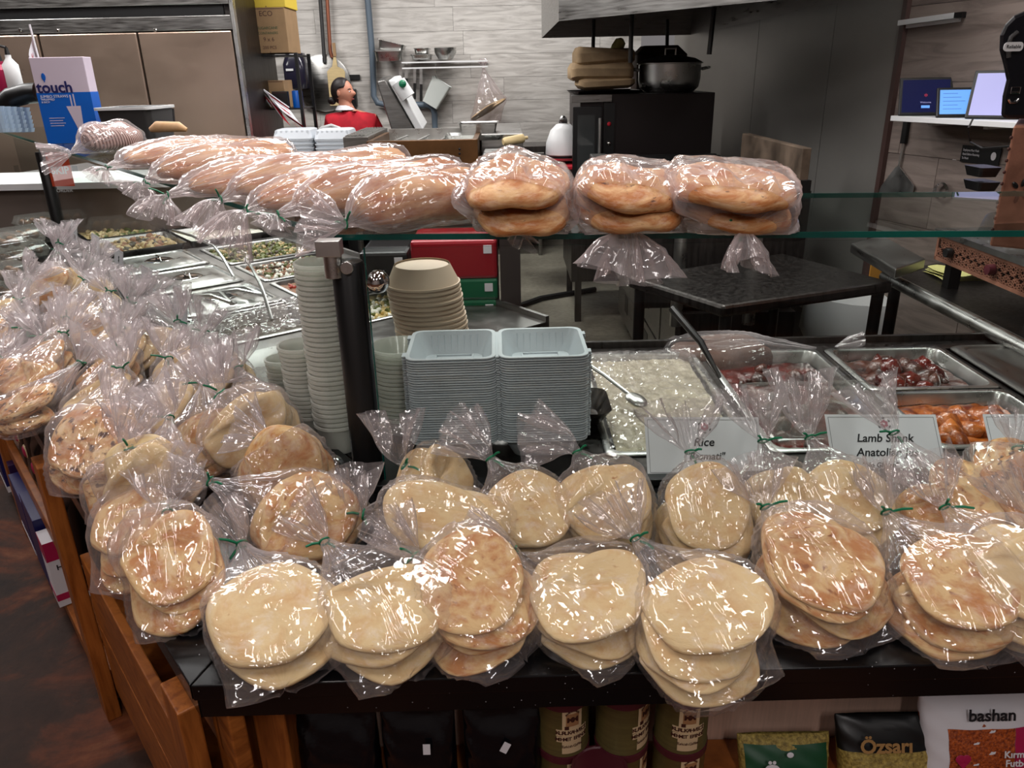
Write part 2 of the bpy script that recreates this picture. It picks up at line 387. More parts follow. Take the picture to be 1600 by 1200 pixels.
def pane_mat(name, tint, ior=1.45, rough=0.0, milky=0):
    m, nt, b = newmat(name); nt.nodes.remove(b); out = nt.nodes['Material Output']
    tr = nd(nt, 'ShaderNodeBsdfTransparent', Color=tint); gl = nd(nt, 'ShaderNodeBsdfGlossy', Roughness=rough)
    fr = nd(nt, 'ShaderNodeFresnel', IOR=ior); m2 = nd(nt, 'ShaderNodeMixShader')
    src = tr.outputs[0]
    if milky:
        df = nd(nt, 'ShaderNodeBsdfDiffuse', Color=rgb(248, 248, 240)); tl = nd(nt, 'ShaderNodeBsdfTranslucent', Color=rgb(248, 248, 240))
        a = nd(nt, 'ShaderNodeMixShader'); a.inputs[0].default_value = .45; nt.links.new(df.outputs[0], a.inputs[1]); nt.links.new(tl.outputs[0], a.inputs[2])
        c = nd(nt, 'ShaderNodeMixShader'); c.inputs[0].default_value = milky; nt.links.new(tr.outputs[0], c.inputs[1]); nt.links.new(a.outputs[0], c.inputs[2]); src = c.outputs[0]
    ge = nd(nt, 'ShaderNodeNewGeometry'); ng = nd(nt, 'ShaderNodeMath', operation='SUBTRACT'); ng.inputs[0].default_value = 1; nt.links.new(ge.outputs['Backfacing'], ng.inputs[1])
    ml = nd(nt, 'ShaderNodeMath', operation='MULTIPLY'); nt.links.new(fr.outputs[0], ml.inputs[0]); nt.links.new(ng.outputs[0], ml.inputs[1])
    nt.links.new(ml.outputs[0], m2.inputs[0]); nt.links.new(src, m2.inputs[1]); nt.links.new(gl.outputs[0], m2.inputs[2])
    nt.links.new(m2.outputs[0], out.inputs[0]); return m
M_['pane'] = pane_mat('clear_pane', (.96, .985, .97, 1))
M_['shelf_glass'] = pane_mat('green_tinted_glass', (.90, .95, .93, 1), 1.45)
M_['pane_side'] = pane_mat('anti_reflective_pane', (.98, .99, .985, 1), 1.10)
M_['cup_plastic'] = pane_mat('frosted_cup_plastic', (.95, .96, .95, 1), 1.45, .15, .68)
M_['clear_lid'] = pane_mat('clear_lid_plastic', (.9, .9, .88, 1), 1.5, .1, .12)
M_['glass_edge'] = plain('teal_glass_edge', rgb(0, 96, 84), .15, col2=rgb(4, 66, 60), nscale=3)
M_['wrap'] = film_mat('thin_cling_wrap', .07, (.97, .96, .96, 1), .08, .8)

def bread_mat(name, base, toast, dark, t0, t1, dark_amt, flour=0):
    m, nt, b = newmat(name)
    oi = nd(nt, 'ShaderNodeObjectInfo'); tc = nd(nt, 'ShaderNodeTexCoord')
    ad = nd(nt, 'ShaderNodeVectorMath', operation='ADD'); nt.links.new(tc.outputs['Object'], ad.inputs[0])
    sc = nd(nt, 'ShaderNodeVectorMath', operation='SCALE'); sc.inputs[0].default_value = (3.1, 1.7, 2.9); nt.links.new(oi.outputs['Random'], sc.inputs[3]); nt.links.new(sc.outputs[0], ad.inputs[1])
    n = nd(nt, 'ShaderNodeTexNoise', Scale=2.0, Detail=5.0, Roughness=.6, Distortion=.3); nt.links.new(ad.outputs[0], n.inputs['Vector'])
    n2 = nd(nt, 'ShaderNodeTexNoise', Scale=4.2, Detail=4.0, Roughness=.6); nt.links.new(ad.outputs[0], n2.inputs['Vector'])
    n3 = nd(nt, 'ShaderNodeTexNoise', Scale=2.6, Detail=9.0, Roughness=.7); nt.links.new(ad.outputs[0], n3.inputs['Vector'])
    c1 = ramp(nt, n.outputs['Fac'], [(t0, base), (t1, toast)])
    mx = nd(nt, 'ShaderNodeMix', data_type='RGBA'); nt.links.new(ramp(nt, n2.outputs['Fac'], [(dark_amt, (0, 0, 0, 1)), (dark_amt + .09, (1, 1, 1, 1))]), mx.inputs[0])
    nt.links.new(c1, mx.inputs[6]); mx.inputs[7].default_value = dark
    fl = nd(nt, 'ShaderNodeMix', data_type='RGBA'); nt.links.new(ramp(nt, n3.outputs['Fac'], [(.5, (0, 0, 0, 1)), (.72, (flour,) * 3 + (1,))]), fl.inputs[0])
    nt.links.new(mx.outputs[2], fl.inputs[6]); fl.inputs[7].default_value = rgb(240, 232, 222)
    nt.links.new(fl.outputs[2], b.inputs['Base Color']); b.inputs['Roughness'].default_value = .75
    bp = nd(nt, 'ShaderNodeBump', Strength=.35, Distance=.003); nt.links.new(n2.outputs['Fac'], bp.inputs['Height']); nt.links.new(bp.outputs[0], b.inputs['Normal'])
    return m
M_['pita'] = bread_mat('pale_pita_crust', rgb(224, 198, 148), rgb(206, 162, 106), rgb(178, 124, 74), .45, .75, .66, .55)
M_['pita_toast'] = bread_mat('toasted_pita_crust', rgb(218, 184, 130), rgb(188, 126, 70), rgb(144, 84, 42), .42, .62, .62, .4)
M_['spot'] = bread_mat('charred_spot_crust', rgb(222, 190, 140), rgb(186, 124, 66), rgb(74, 38, 22), .40, .56, .55, .4)
M_['pide'] = bread_mat('golden_pide_crust', rgb(214, 170, 120), rgb(176, 108, 54), rgb(70, 32, 20), .38, .60, .64, .3)
# ================================================================== the setting
zc = 0.87; zg = 1.391
K = P(297, 1072, z=zc)                                   # outer corner of the granite
GL = Vector((-.7401, .9050 * .743, 0)).normalized()      # outer edge of the left wing
gl_far = P(0, 582, z=zc); GLd = (gl_far - K); GLd.z = 0; GLd.normalize()
PB = Vector((-.305, 1.43, 0))                            # foot of the corner post
dL = Vector((-.612, .79, 0)).normalized(); nL = Vector((.79, .612, 0)).normalized()
def UV(u, v, z=0): return PB + dL * u + nL * v + Vector((0, 0, z))

# floors
mb = MB(); mb.prism([(-7, -3), (3.5, -3), (3.5, 1.3), (-.55, 1.3), (-3.9, 5.7), (-7, 5.7)], -.05, 0)
struct('floor', mb, M_['floor_brown'])
mb = MB(); mb.prism([(3.5, 1.3), (3.5, 8.6), (-7, 8.6), (-7, 5.7), (-3.9, 5.7), (-.55, 1.3)], -.05, 0)
struct('floor', mb, M_['floor_grey'])
mb = MB(); mb.box(-7, -3, 3.3, 3.5, 8.6, 3.36); struct('ceiling', mb, plain('white_ceiling', rgb(205, 198, 196), .8))

def planked(name, O, dx, length, z0, z1, rowh, plen, mat, nrm, seed):
    """a wall with separate planks; nrm points into the room"""
    rnd = random.Random(seed)
    O = Vector(O); dx = Vector(dx).normalized(); nrm = Vector(nrm).normalized()
    b = MB(basis(O, dx, (0, 0, 1)))
    sgn = 1 if Vector(dx).cross(Vector((0, 0, 1))).dot(nrm) > 0 else -1
    zz = lambda a, c: (min(sgn * a, sgn * c), max(sgn * a, sgn * c))
    lo, hi = zz(-.08, 0); b.box(0, z0, lo, length, z1, hi)
    w = struct(name, b, M_['dark'])
    r = 0; z = z0
    while z < z1 - .01:
        h = min(rowh, z1 - z); x = -rnd.random() * plen
        while x < length:
            x0, x1 = max(0, x), min(length, x + plen)
            if x1 - x0 > .03:
                pb = MB(basis(O, dx, (0, 0, 1))); lo, hi = zz(.0005, .009 + rnd.random() * .001)
                pb.box(x0 + .0012, z + .0012, lo, x1 - .0012, z + h - .0012, hi)
                pb.build('plank', mat, w)
            x += plen
        z += h
    return w
planked('wall_back', (-2.4, 8.3, 0), (1, 0, 0), 3.75, 1.0, 3.3, .215, 1.35, M_['plank'], (0, -1, 0), 3)
mb = MB(); mb.box(-7, 8.3, 0, -2.4, 8.4, 3.3); mb.box(-2.4, 8.3, 0, 3.5, 8.4, 1.0); struct('wall_back', mb, M_['dark'])
# stainless wall behind the hot line, then the taupe plank wall
SWa = P(1050, 150, y=7.6); SWa.z = 0
SWb = P(1397, 150, y=3.9); SWb.z = 0
dS = (SWb - SWa).normalized(); nS = Vector((dS.y, -dS.x, 0))
if nS.x > 0: nS = -nS
mb = MB(); L_ = (SWb - SWa).length
bS = basis(SWa, dS, (0, 0, 1))
sg = 1 if dS.cross(Vector((0, 0, 1))).dot(nS) > 0 else -1
mb.T = bS; mb.box(0, 0, -sg * .08, L_, 3.3, 0)
wall_r = struct('wall_right', mb, M_['dark'])
edges = [0]
for px in (1178, 1292):   # seams of the steel sheets
    a = P(px, 150, y=5.0); r = Vector((a.x, a.y, 0)).normalized()
    # intersect ray r*t with SWa + dS*s
    A = np.array([[r.x, -dS.x], [r.y, -dS.y]]); t, s_ = np.linalg.solve(A, np.array([SWa.x, SWa.y])); edges.append(s_)
edges.append(L_)
for i in range(3):
    b = MB(bS); b.box(edges[i] + .003, .3, sg * .001, edges[i + 1] - .003, 3.29, sg * .006)
    b.build('steel_sheet', plain('scuffed_steel_sheet', rgb(150, 147, 142), .42, .45, noise=.14, nscale=1.2, aniso=(.6, .6, 1.6)), wall_r)
dW = Vector((SWb.x - .0, SWb.y, 0)); WE = P(1600, 150, y=2.3); WE.z = 0
# taupe wall: from the steel sheet's end towards the viewer
dT = Vector((.34, -1, 0)).normalized(); nT = Vector((-dT.y, dT.x, 0))
if nT.x > 0: nT = -nT
planked('wall_right', (SWb.x, SWb.y, 0), dT, 3.2, .0, 3.3, .32, 1.2, M_['plank_dark'], nT, 9)
mb = MB(); mb.box(SWb.x - .02, SWb.y - .03, 0, SWb.x + .025, SWb.y + .012, 3.3)
struct('trim_1', mb, plain('brown_corner_trim', rgb(78, 58, 54), .4))
mb = MB(); mb.box(3.5, -3, 0, 3.58, 8.4, 3.3); struct('wall_right', mb, M_['dark'])
mb = MB(); mb.box(-7.08, -3, 0, -7, 8.4, 3.3); struct('wall_left', mb, plain('warm_wall', rgb(120, 105, 98), .7))
mb = MB(); mb.box(-7, -3.08, 0, 3.5, -3, 3.3); struct('wall_front', mb, plain('shop_wall', rgb(150, 138, 134), .7))

# ================================================================== the counter
FE = Vector((2.4, .885, zc))                              # far end of the front edge
lf = K + GLd * 6.2
# front wing and left wing are two slabs with a mitred joint
inn = Vector((-.30, 1.395, zc))
cnt = thing('granite_counter', 'black speckled granite counter bent at a corner, carrying the bread bags', 'counter', (K.x, K.y, 0))
b = MB(); b.prism([(K.x, K.y), (FE.x, FE.y), (2.4, 1.395), (inn.x, inn.y)], zc - .028, zc)
b.build('front_slab', M_['granite'], cnt, bevel=.002)
il = inn + dL * 5.6
b = MB(); b.prism([(K.x - .0015, K.y + .001), (inn.x - .0015, inn.y + .001), (il.x, il.y), (lf.x, lf.y)], zc - .028, zc)
b.build('side_slab', M_['granite'], cnt, bevel=.002)
b = MB(); off = .006
b.prism([(K.x + off, K.y + .004), (FE.x, FE.y + .004), (FE.x, FE.y + .03), (K.x + .03, K.y + .03)], zc - .062, zc - .0285)
b.build('front_skirt', M_['granite'], cnt)
nG = Vector((-GLd.y, GLd.x, 0)); nG = nG if nG.x > 0 else -nG
k0 = K + nG * .005; k1 = K + nG * .03
b = MB(); b.prism([(k0.x, k0.y), (k1.x, k1.y), ((k1 + GLd * 6).x, (k1 + GLd * 6).y), ((k0 + GLd * 6).x, (k0 + GLd * 6).y)], zc - .062, zc - .0285)
b.build('side_skirt', M_['granite'], cnt)

# ------------------------------------------------------------------ pine shelving under the counter
def W2(s, t, z): # s along the left wing's edge from the corner, t inwards
    return Vector((K.x, K.y, 0)) + GLd * s + nG * t + Vector((0, 0, z))
zt = zc - .064
rk = thing('shelf_rack', 'varnished pine shelving of rails and posts under the granite wing', 'shelving', (K.x, K.y, 0))
def board(s0, s1, t0, t1, z0, z1, name='rail', mat='pine_h'):
    b = MB(); q = [W2(s0, t0, 0), W2(s1, t0, 0), W2(s1, t1, 0), W2(s0, t1, 0)]
    b.prism([(p.x, p.y) for p in q], z0, z1); return b.build(name, M_[mat], rk, bevel=.003)
board(-.02, 5.2, .035, .06, zt - .12, zt)
board(-.02, 1.05, .012, .034, .335, .545)
board(-.02, 1.05, .012, .034, .10, .325)
board(1.15, 5.2, -.004, .02, .37, .43)
board(1.1, 5.2, .021, .45, .372, .398, 'shelf_board')
board(.0, 5.2, .036, .42, .07, .095, 'shelf_board')
board(1.15, 5.2, -.012, .035, .04, .094)
for s in (.03, 1.055, 2.3, 3.5, 4.7):
    board(s, s + .085, -.026 if s > .2 else -.02, .011 if s > .2 else .011, 0, zt if s > .2 else zt, 'post', 'pine')
board(0.0, 5.2, .45, .47, .07, zt, 'back_panel')
rk2 = thing('shelf_bay', 'pine shelf bay with pink laminate back under the front of the counter', 'shelving', (0, 1, 0))
def fb(x0, y0, z0, x1, y1, z1, name, m):
    b = MB(); b.box(x0, y0, z0, x1, y1, z1); return b.build(name, m, rk2, bevel=.003)
pxx = [P(q, 1150, y=.93).x for q in (342, 388, 402, 452)]
fb(pxx[0], .92, 0, pxx[1], .985, zt, 'post', M_['pine']); fb(pxx[2], .925, 0, pxx[3], .99, zt, 'post', M_['pine'])
fb(pxx[0], .995, .0, pxx[3], 1.05, zt, 'side_panel', M_['pine'])
fb(pxx[3] + .002, 1.085, .3, 2.3, 1.1, zt, 'back_panel', M_['pink_board'])
fb(pxx[3] + .002, .90, .488, 2.3, 1.083, .508, 'shelf_board', M_['pine_h'])

# ================================================================== sneeze guard
sg_ = thing('sneeze_guard', 'glass sneeze guard with green edged shelf on black posts', 'sneeze guard', (PB.x, PB.y, zc))
A0 = P(525, 366, z=zg); A1 = P(1600, 360, z=zg); dF = (A1 - A0); dF.z = 0; dF.normalize()
R1 = A0 + dF * 2.7
bk = P(1300, 302, z=zg); bk2 = bk + dF * 1.6; nF = Vector((-dF.y, dF.x, 0))
# inner corner: line through bk along dF meets left wing inner line
Wd = (bk - A0).dot(nF); Wl = .47
A_ = np.array([[dF.x, -dL.x], [dF.y, -dL.y]]); rhs = (A0 + nL * Wl) - (A0 + nF * Wd)
s_, t_ = np.linalg.solve(A_, np.array([rhs.x, rhs.y])); IC = A0 + nF * Wd + dF * s_
LE = A0 + dL * 6.0; LI = LE + nL * Wl; RI = R1 + nF * Wd
th = .011
b = MB(); b.prism([(A0.x, A0.y), (R1.x, R1.y), (RI.x, RI.y), (IC.x, IC.y)], zg - th, zg)
b.build('glass_shelf', M_['shelf_glass'], sg_)
b = MB(); b.prism([(IC.x - .002, IC.y), (LI.x, LI.y), (LE.x, LE.y), (A0.x - .002, A0.y)], zg - th, zg)
b.build('glass_shelf', M_['shelf_glass'], sg_)
def edge_strip(a, c, n):
    b = MB(); o = n * .0015
    b.prism([((a - o * 2).x, (a - o * 2).y), ((c - o * 2).x, (c - o * 2).y), ((c - o * .1).x, (c - o * .1).y), ((a - o * .1).x, (a - o * .1).y)], zg - th, zg)
    b.build('glass_edge', M_['glass_edge'], sg_)
edge_strip(A0, R1, nF); edge_strip(LE, A0, nL); edge_strip(RI, IC, -nF)
# panes
fp0 = Vector((PB.x + .035, PB.y - .012, 0)); fp1 = fp0 + Vector((2.6, -.06, 0))
def pane(a, c, z0, z1, name='glass_pane', m='pane'):
    d = (c - a).normalized(); n = Vector((-d.y, d.x, 0)) * .003
    b = MB(); b.prism([((a - n).x, (a - n).y), ((c - n).x, (c - n).y), ((c + n).x, (c + n).y), ((a + n).x, (a + n).y)], z0, z1)
    b.build(name, M_[m], sg_)
    b = MB(); b.prism([((a - n * 1.1).x, (a - n * 1.1).y), ((a - n * 1.1 + d * .002).x, (a - n * 1.1 + d * .002).y), ((a + n * 1.1 + d * .002).x, (a + n * 1.1 + d * .002).y), ((a + n * 1.1).x, (a + n * 1.1).y)], z0, z1)
    b.build('pane_edge', M_['glass_edge'], sg_)
pane(fp0, fp1, zc + .02, zg - th - .004)
pane(PB + dL * .04 + nL * .0, PB + dL * 3.35, zc + .02, zg - th - .004, m='pane_side')
pane(PB + dL * 3.45, PB + dL * 5.8, zc + .02, zg - th - .004, m='pane_side')
for q, r in ((PB, .031), (PB + dL * 3.4, .031)):
    b = MB(); b.lathe([(r + .006, zc), (r + .006, zc + .006), (r, zc + .008), (r, zg - th - .035), (r * .9, zg - th - .03)], 28, (q.x, q.y, 0))
    b.build('post', M_['black'], sg_, smooth=True)
# chrome clamp on top of the corner post
q = PB + Vector((-.022, -.022, 0))
b = MB(); b.lathe([(.017, zg - th - .055), (.017, zg - th - .004)], 20, (q.x, q.y, 0)); b.box(q.x - .024, q.y - .024, zg - th - .012, q.x + .02, q.y + .01, zg + .006)
b.lathe([(0, -.007), (.012, -.007), (.012, .007), (.006, .009), (0, .009)], 16, M=basis((q.x + .028, q.y - .012, zg - th - .034), (1, 0, 0), (0, 0, 1)) @ Matrix.Rotation(PI, 4, 'X'))
b.build('chrome_clamp', M_['steel_bright'], sg_, smooth=True, bevel=.001)
# domed chrome glass buttons
def button(p, d, r=.026, name='glass_button'):
    b = MB(); M = basis(p, Vector(d).orthogonal(), Vector(d).cross(Vector(d).orthogonal()))
    prof = [(r, -.004), (r, .004)] + [(r * math.cos(a), .004 + r * .75 * math.sin(a)) for a in (.3, .6, .9, 1.2, 1.5)]
    b.lathe(prof, 24, M=M); b.build(name, M_['chrome'], sg_, smooth=True)
bp_ = P(590, 440, y=1.40); button(bp_, (.75, -.65, 0), .022)
button(P(522, 728, z=zc + .028), (-.3, -.9, .2), .024); button(P(1530, 742, z=zc + .028), (-.1, -.95, .3), .027)
for (u, zz) in ((1.6, .05), (3.2, .05)): button(UV(u, -.015, zc + zz), (-nL.x, -nL.y, 0), .02)
# black rims carrying the panes
b = MB(); b.box(inn.x + .01, 1.397, zc + .0005, 2.4, 1.425, zc + .016); b.build('base_rail', M_['black'], sg_, bevel=.002)
b = MB(); q = [UV(.05, -.03), UV(5.6, -.03), UV(5.6, .012), UV(.05, .012)]; b.prism([(p.x, p.y) for p in q], zc + .0005, zc + .016); b.build('base_rail', M_['black'], sg_, bevel=.002)

# ================================================================== steam tables
st = thing('steam_table', 'stainless steam table behind the front glass, holding the food pans', 'steam table', (.6, 1.8, 0))
yb = 2.20; yf = 1.50
zr = zc + .002
def ring(x0, y0, x1, y1, holes, z0, z1, bb):
    """deck with rectangular holes cut on a grid"""
    xs = sorted({x0, x1, *[h[0] for h in holes], *[h[2] for h in holes]}); ys = sorted({y0, y1, *[h[1] for h in holes], *[h[3] for h in holes]})
    for i in range(len(xs) - 1):
        for j in range(len(ys) - 1):
            cx, cy_ = (xs[i] + xs[i + 1]) / 2, (ys[j] + ys[j + 1]) / 2
            if any(h[0] < cx < h[2] and h[1] < cy_ < h[3] for h in holes): continue
            bb.box(xs[i], ys[j], z0, xs[i + 1], ys[j + 1], z1)
PX = [(.205, .555), (.575, .925), (.945, 1.295), (1.315, 1.665)]
b = MB(); ring(-.16, 1.43, 2.3, 2.26, [(a, yf + .03, c, yb - .01) for a, c in PX], zc - .03, zr, b)
b.build('deck', M_['steel_dark'], st)
b = MB(); b.box(-.16, 1.43, .1, 2.3, 1.445, zc - .031); b.box(-.16, 2.26, .1, 2.3, 2.275, zr + .02); b.box(-.16, 1.446, .1, -.145, 2.26, zc - .031)
b.build('body', M_['steel_dark'], st)
b = MB(); b.box(-.14, 1.45, .6, 2.29, 2.25, .615); b.build('well_floor', M_['dark'], st)
st2 = thing('cold_table', 'stainless cold food table along the side wing of the counter', 'cold table', UV(2, .5, 0))
T2 = basis(Vector((PB.x, PB.y, 0)), dL, nL)     # x = u, y = v, z flips; use as flat map
if T2.col[2][2] < 0:  # keep z up
    T2 = Matrix(((dL.x, nL.x, 0, PB.x), (dL.y, nL.y, 0, PB.y), (0, 0, 1, 0), (0, 0, 0, 1)))
b = MB(T2)
NP = [(1.10, 1.44), (1.47, 1.84), (1.88, 2.28), (2.32, 2.72)]
holes = [(a, .07, c, .44) for a, c in NP] + [(1.02, .50, 1.35, .95), (1.38, .50, 1.80, .95), (1.84, .50, 2.22, .95), (2.26, .50, 2.72, .95), (2.80, .07, 3.75, .95), (3.80, .07, 5.2, .95)]
ring(.62, .02, 5.6, 1.02, holes, zc - .03, zr, b); b.build('deck', M_['steel'], st2)
b = MB(T2); b.box(.62, .02, .1, 5.6, .03, zc - .031); b.box(.62, 1.02, .1, 5.6, 1.035, zr + .02); b.box(.62, .031, .1, .635, 1.02, zc - .031); b.box(.64, .035, .6, 5.58, 1.01, .615)
b.build('body', M_['steel'], st2)
# bright steel corner panel and the black floor between wings
b = MB(T2); b.box(.60, .03, zr + .0005, .98, .40, zr + .01); b.build('corner_plate', M_['steel_bright'], st2)
cs = thing('corner_shelf', 'black shelf in the counter corner that carries the container stacks', 'shelf', (-.1, 1.8, zc - .03))
b = MB(); e1 = UV(.58, .03); e2 = UV(.58, .8); b.prism([(-.27, 1.43), (-.165, 1.43), (-.165, 2.2), (e2.x, e2.y), (e1.x, e1.y)], zc - .03, zc); b.build('board', M_['black'], cs)
b = MB(); b.prism([(-.25, 1.46), (-.17, 1.46), (-.17, 2.19), (e2.x, e2.y)], .1, zc - .031); b.build('carcass', M_['black_matte'], cs)
# ================================================================== bread and bags
def bread_mesh(name, mat, seed, n=2.6, wav=.10, fold=False):
    rs = np.random.RandomState(seed); A, B = 40, 18
    th_ = np.linspace(0, 2 * PI, A, endpoint=False); ph = np.linspace(-PI / 2, PI / 2, B + 1)
    T, H = np.meshgrid(th_, ph)
    def sp(v, e): return np.sign(v) * np.abs(v) ** e
    x = sp(np.cos(H), .6) * sp(np.cos(T), .93); y = sp(np.cos(H), .6) * sp(np.sin(T), .93); z = sp(np.sin(H), .8)
    d = 0
    for k in range(7):
        w = rs.normal(size=3) * (1.5 + k * .8); d = d + math.cos(k) * wav * .5 * np.sin(w[0] * x + w[1] * y + w[2] * z * .4 + rs.rand() * 6) / (1 + k * .35)
    rr_ = 1 - np.abs(d) * .35
    z = z * (1 - np.abs(d) * 1.2) + 0
    if fold:
        g = np.exp(-((y * .9 + .25 * np.sin(2 * x)) / .09) ** 2); z = z * (1 - .35 * g)
    p_ = rs.rand(4) * 6; zz = z + .34 * np.sin(2.1 * x + 1.2 * y + p_[0]) + .22 * np.sin(3.7 * y - 1.5 * x + p_[1]) + .10 * np.sin(6.5 * x + 2 * y + p_[2])
    rr_ = rr_ * (1 + .05 * np.sin(2 * T + p_[2]) + .03 * np.sin(5 * T + p_[3]))
    V = np.stack([x * rr_, y * rr_, zz], -1).reshape(-1, 3)
    i = np.arange(B)[:, None]; k = np.arange(A)[None, :]
    Fq = np.stack([i * A + k, i * A + (k + 1) % A, (i + 1) * A + (k + 1) % A, (i + 1) * A + k], -1).reshape(-1, 4)
    # merge poles by shrinking to a point is enough for quads
    if fold:
        yy = V[:, 1]; V[:, 1] = np.where(yy > .25, .25 + (yy - .25) * .38, yy) - .06; V[:, 2] *= 1 + .2 * np.exp(-((V[:, 1] - .2) / .3) ** 2)
    me = bpy.data.meshes.new(name)
    me.from_pydata([tuple(v) for v in V], [], [tuple(map(int, f)) for f in Fq])
    me.polygons.foreach_set('use_smooth', [True] * len(me.polygons)); me.materials.append(mat); me.update()
    return me
BM = {}
for kind, mk in (('pita', 'pita'), ('toast', 'pita_toast'), ('spot', 'spot'), ('pide', 'pide')):
    BM[kind] = [bread_mesh(kind + '_bread', M_[mk], 5 + i * 7, fold=(i % 2 == 1 and kind != 'pide')) for i in range(4)]

M_['dark_roast'] = plain('dark_roast_meat', rgb(96, 66, 52), .6, noise=.4, nscale=3)
M_['cup_stripes'] = None
def stripes():
    m, nt, b = newmat('brown_striped_cups'); co = coords(nt); w = nd(nt, 'ShaderNodeTexWave', wave_type='BANDS', bands_direction='Y', Scale=3.4, Distortion=.0); nt.links.new(co, w.inputs['Vector'])
    nt.links.new(ramp(nt, w.outputs['Fac'], [(.4, rgb(96, 50, 34)), (.6, rgb(205, 175, 165))]), b.inputs['Base Color']); return m
M_['cup_stripes'] = stripes()
BM['dark'] = [bread_mesh('roast', M_['dark_roast'], 3)] * 4
BM['cups'] = [bread_mesh('cup_roll', M_['cup_stripes'], 4, wav=.02)] * 4

BMV = {k: [np.array([tuple(v.co) for v in m.vertices]) for m in ms] for k, ms in BM.items()}

def fbm(p, seed, n=9, k0=18, ridged=True):
    rs = np.random.RandomState(seed); out = np.zeros(p.shape[:-1])
    wq = p + .012 * np.sin(p[..., [1, 2, 0]] * 37 + seed)
    for i in range(n):
        d = rs.normal(size=3); d /= np.linalg.norm(d); k = k0 * (1.35 ** i) * 2
        s = np.sin(wq @ d * k + rs.rand() * 6.28)
        out += (1 - np.abs(s) * 2 if ridged else s) / (1.25 ** i)
    return out / n

def upper_hull(a, r):
    n = len(a); idx = []
    for i in range(n):
        while len(idx) >= 2:
            i0, i1 = idx[-2], idx[-1]
            if (r[i1] - r[i0]) * (a[i] - a[i0]) <= (r[i] - r[i0]) * (a[i1] - a[i0]): idx.pop()
            else: break
        idx.append(i)
    return np.interp(a, a[idx], r[idx])

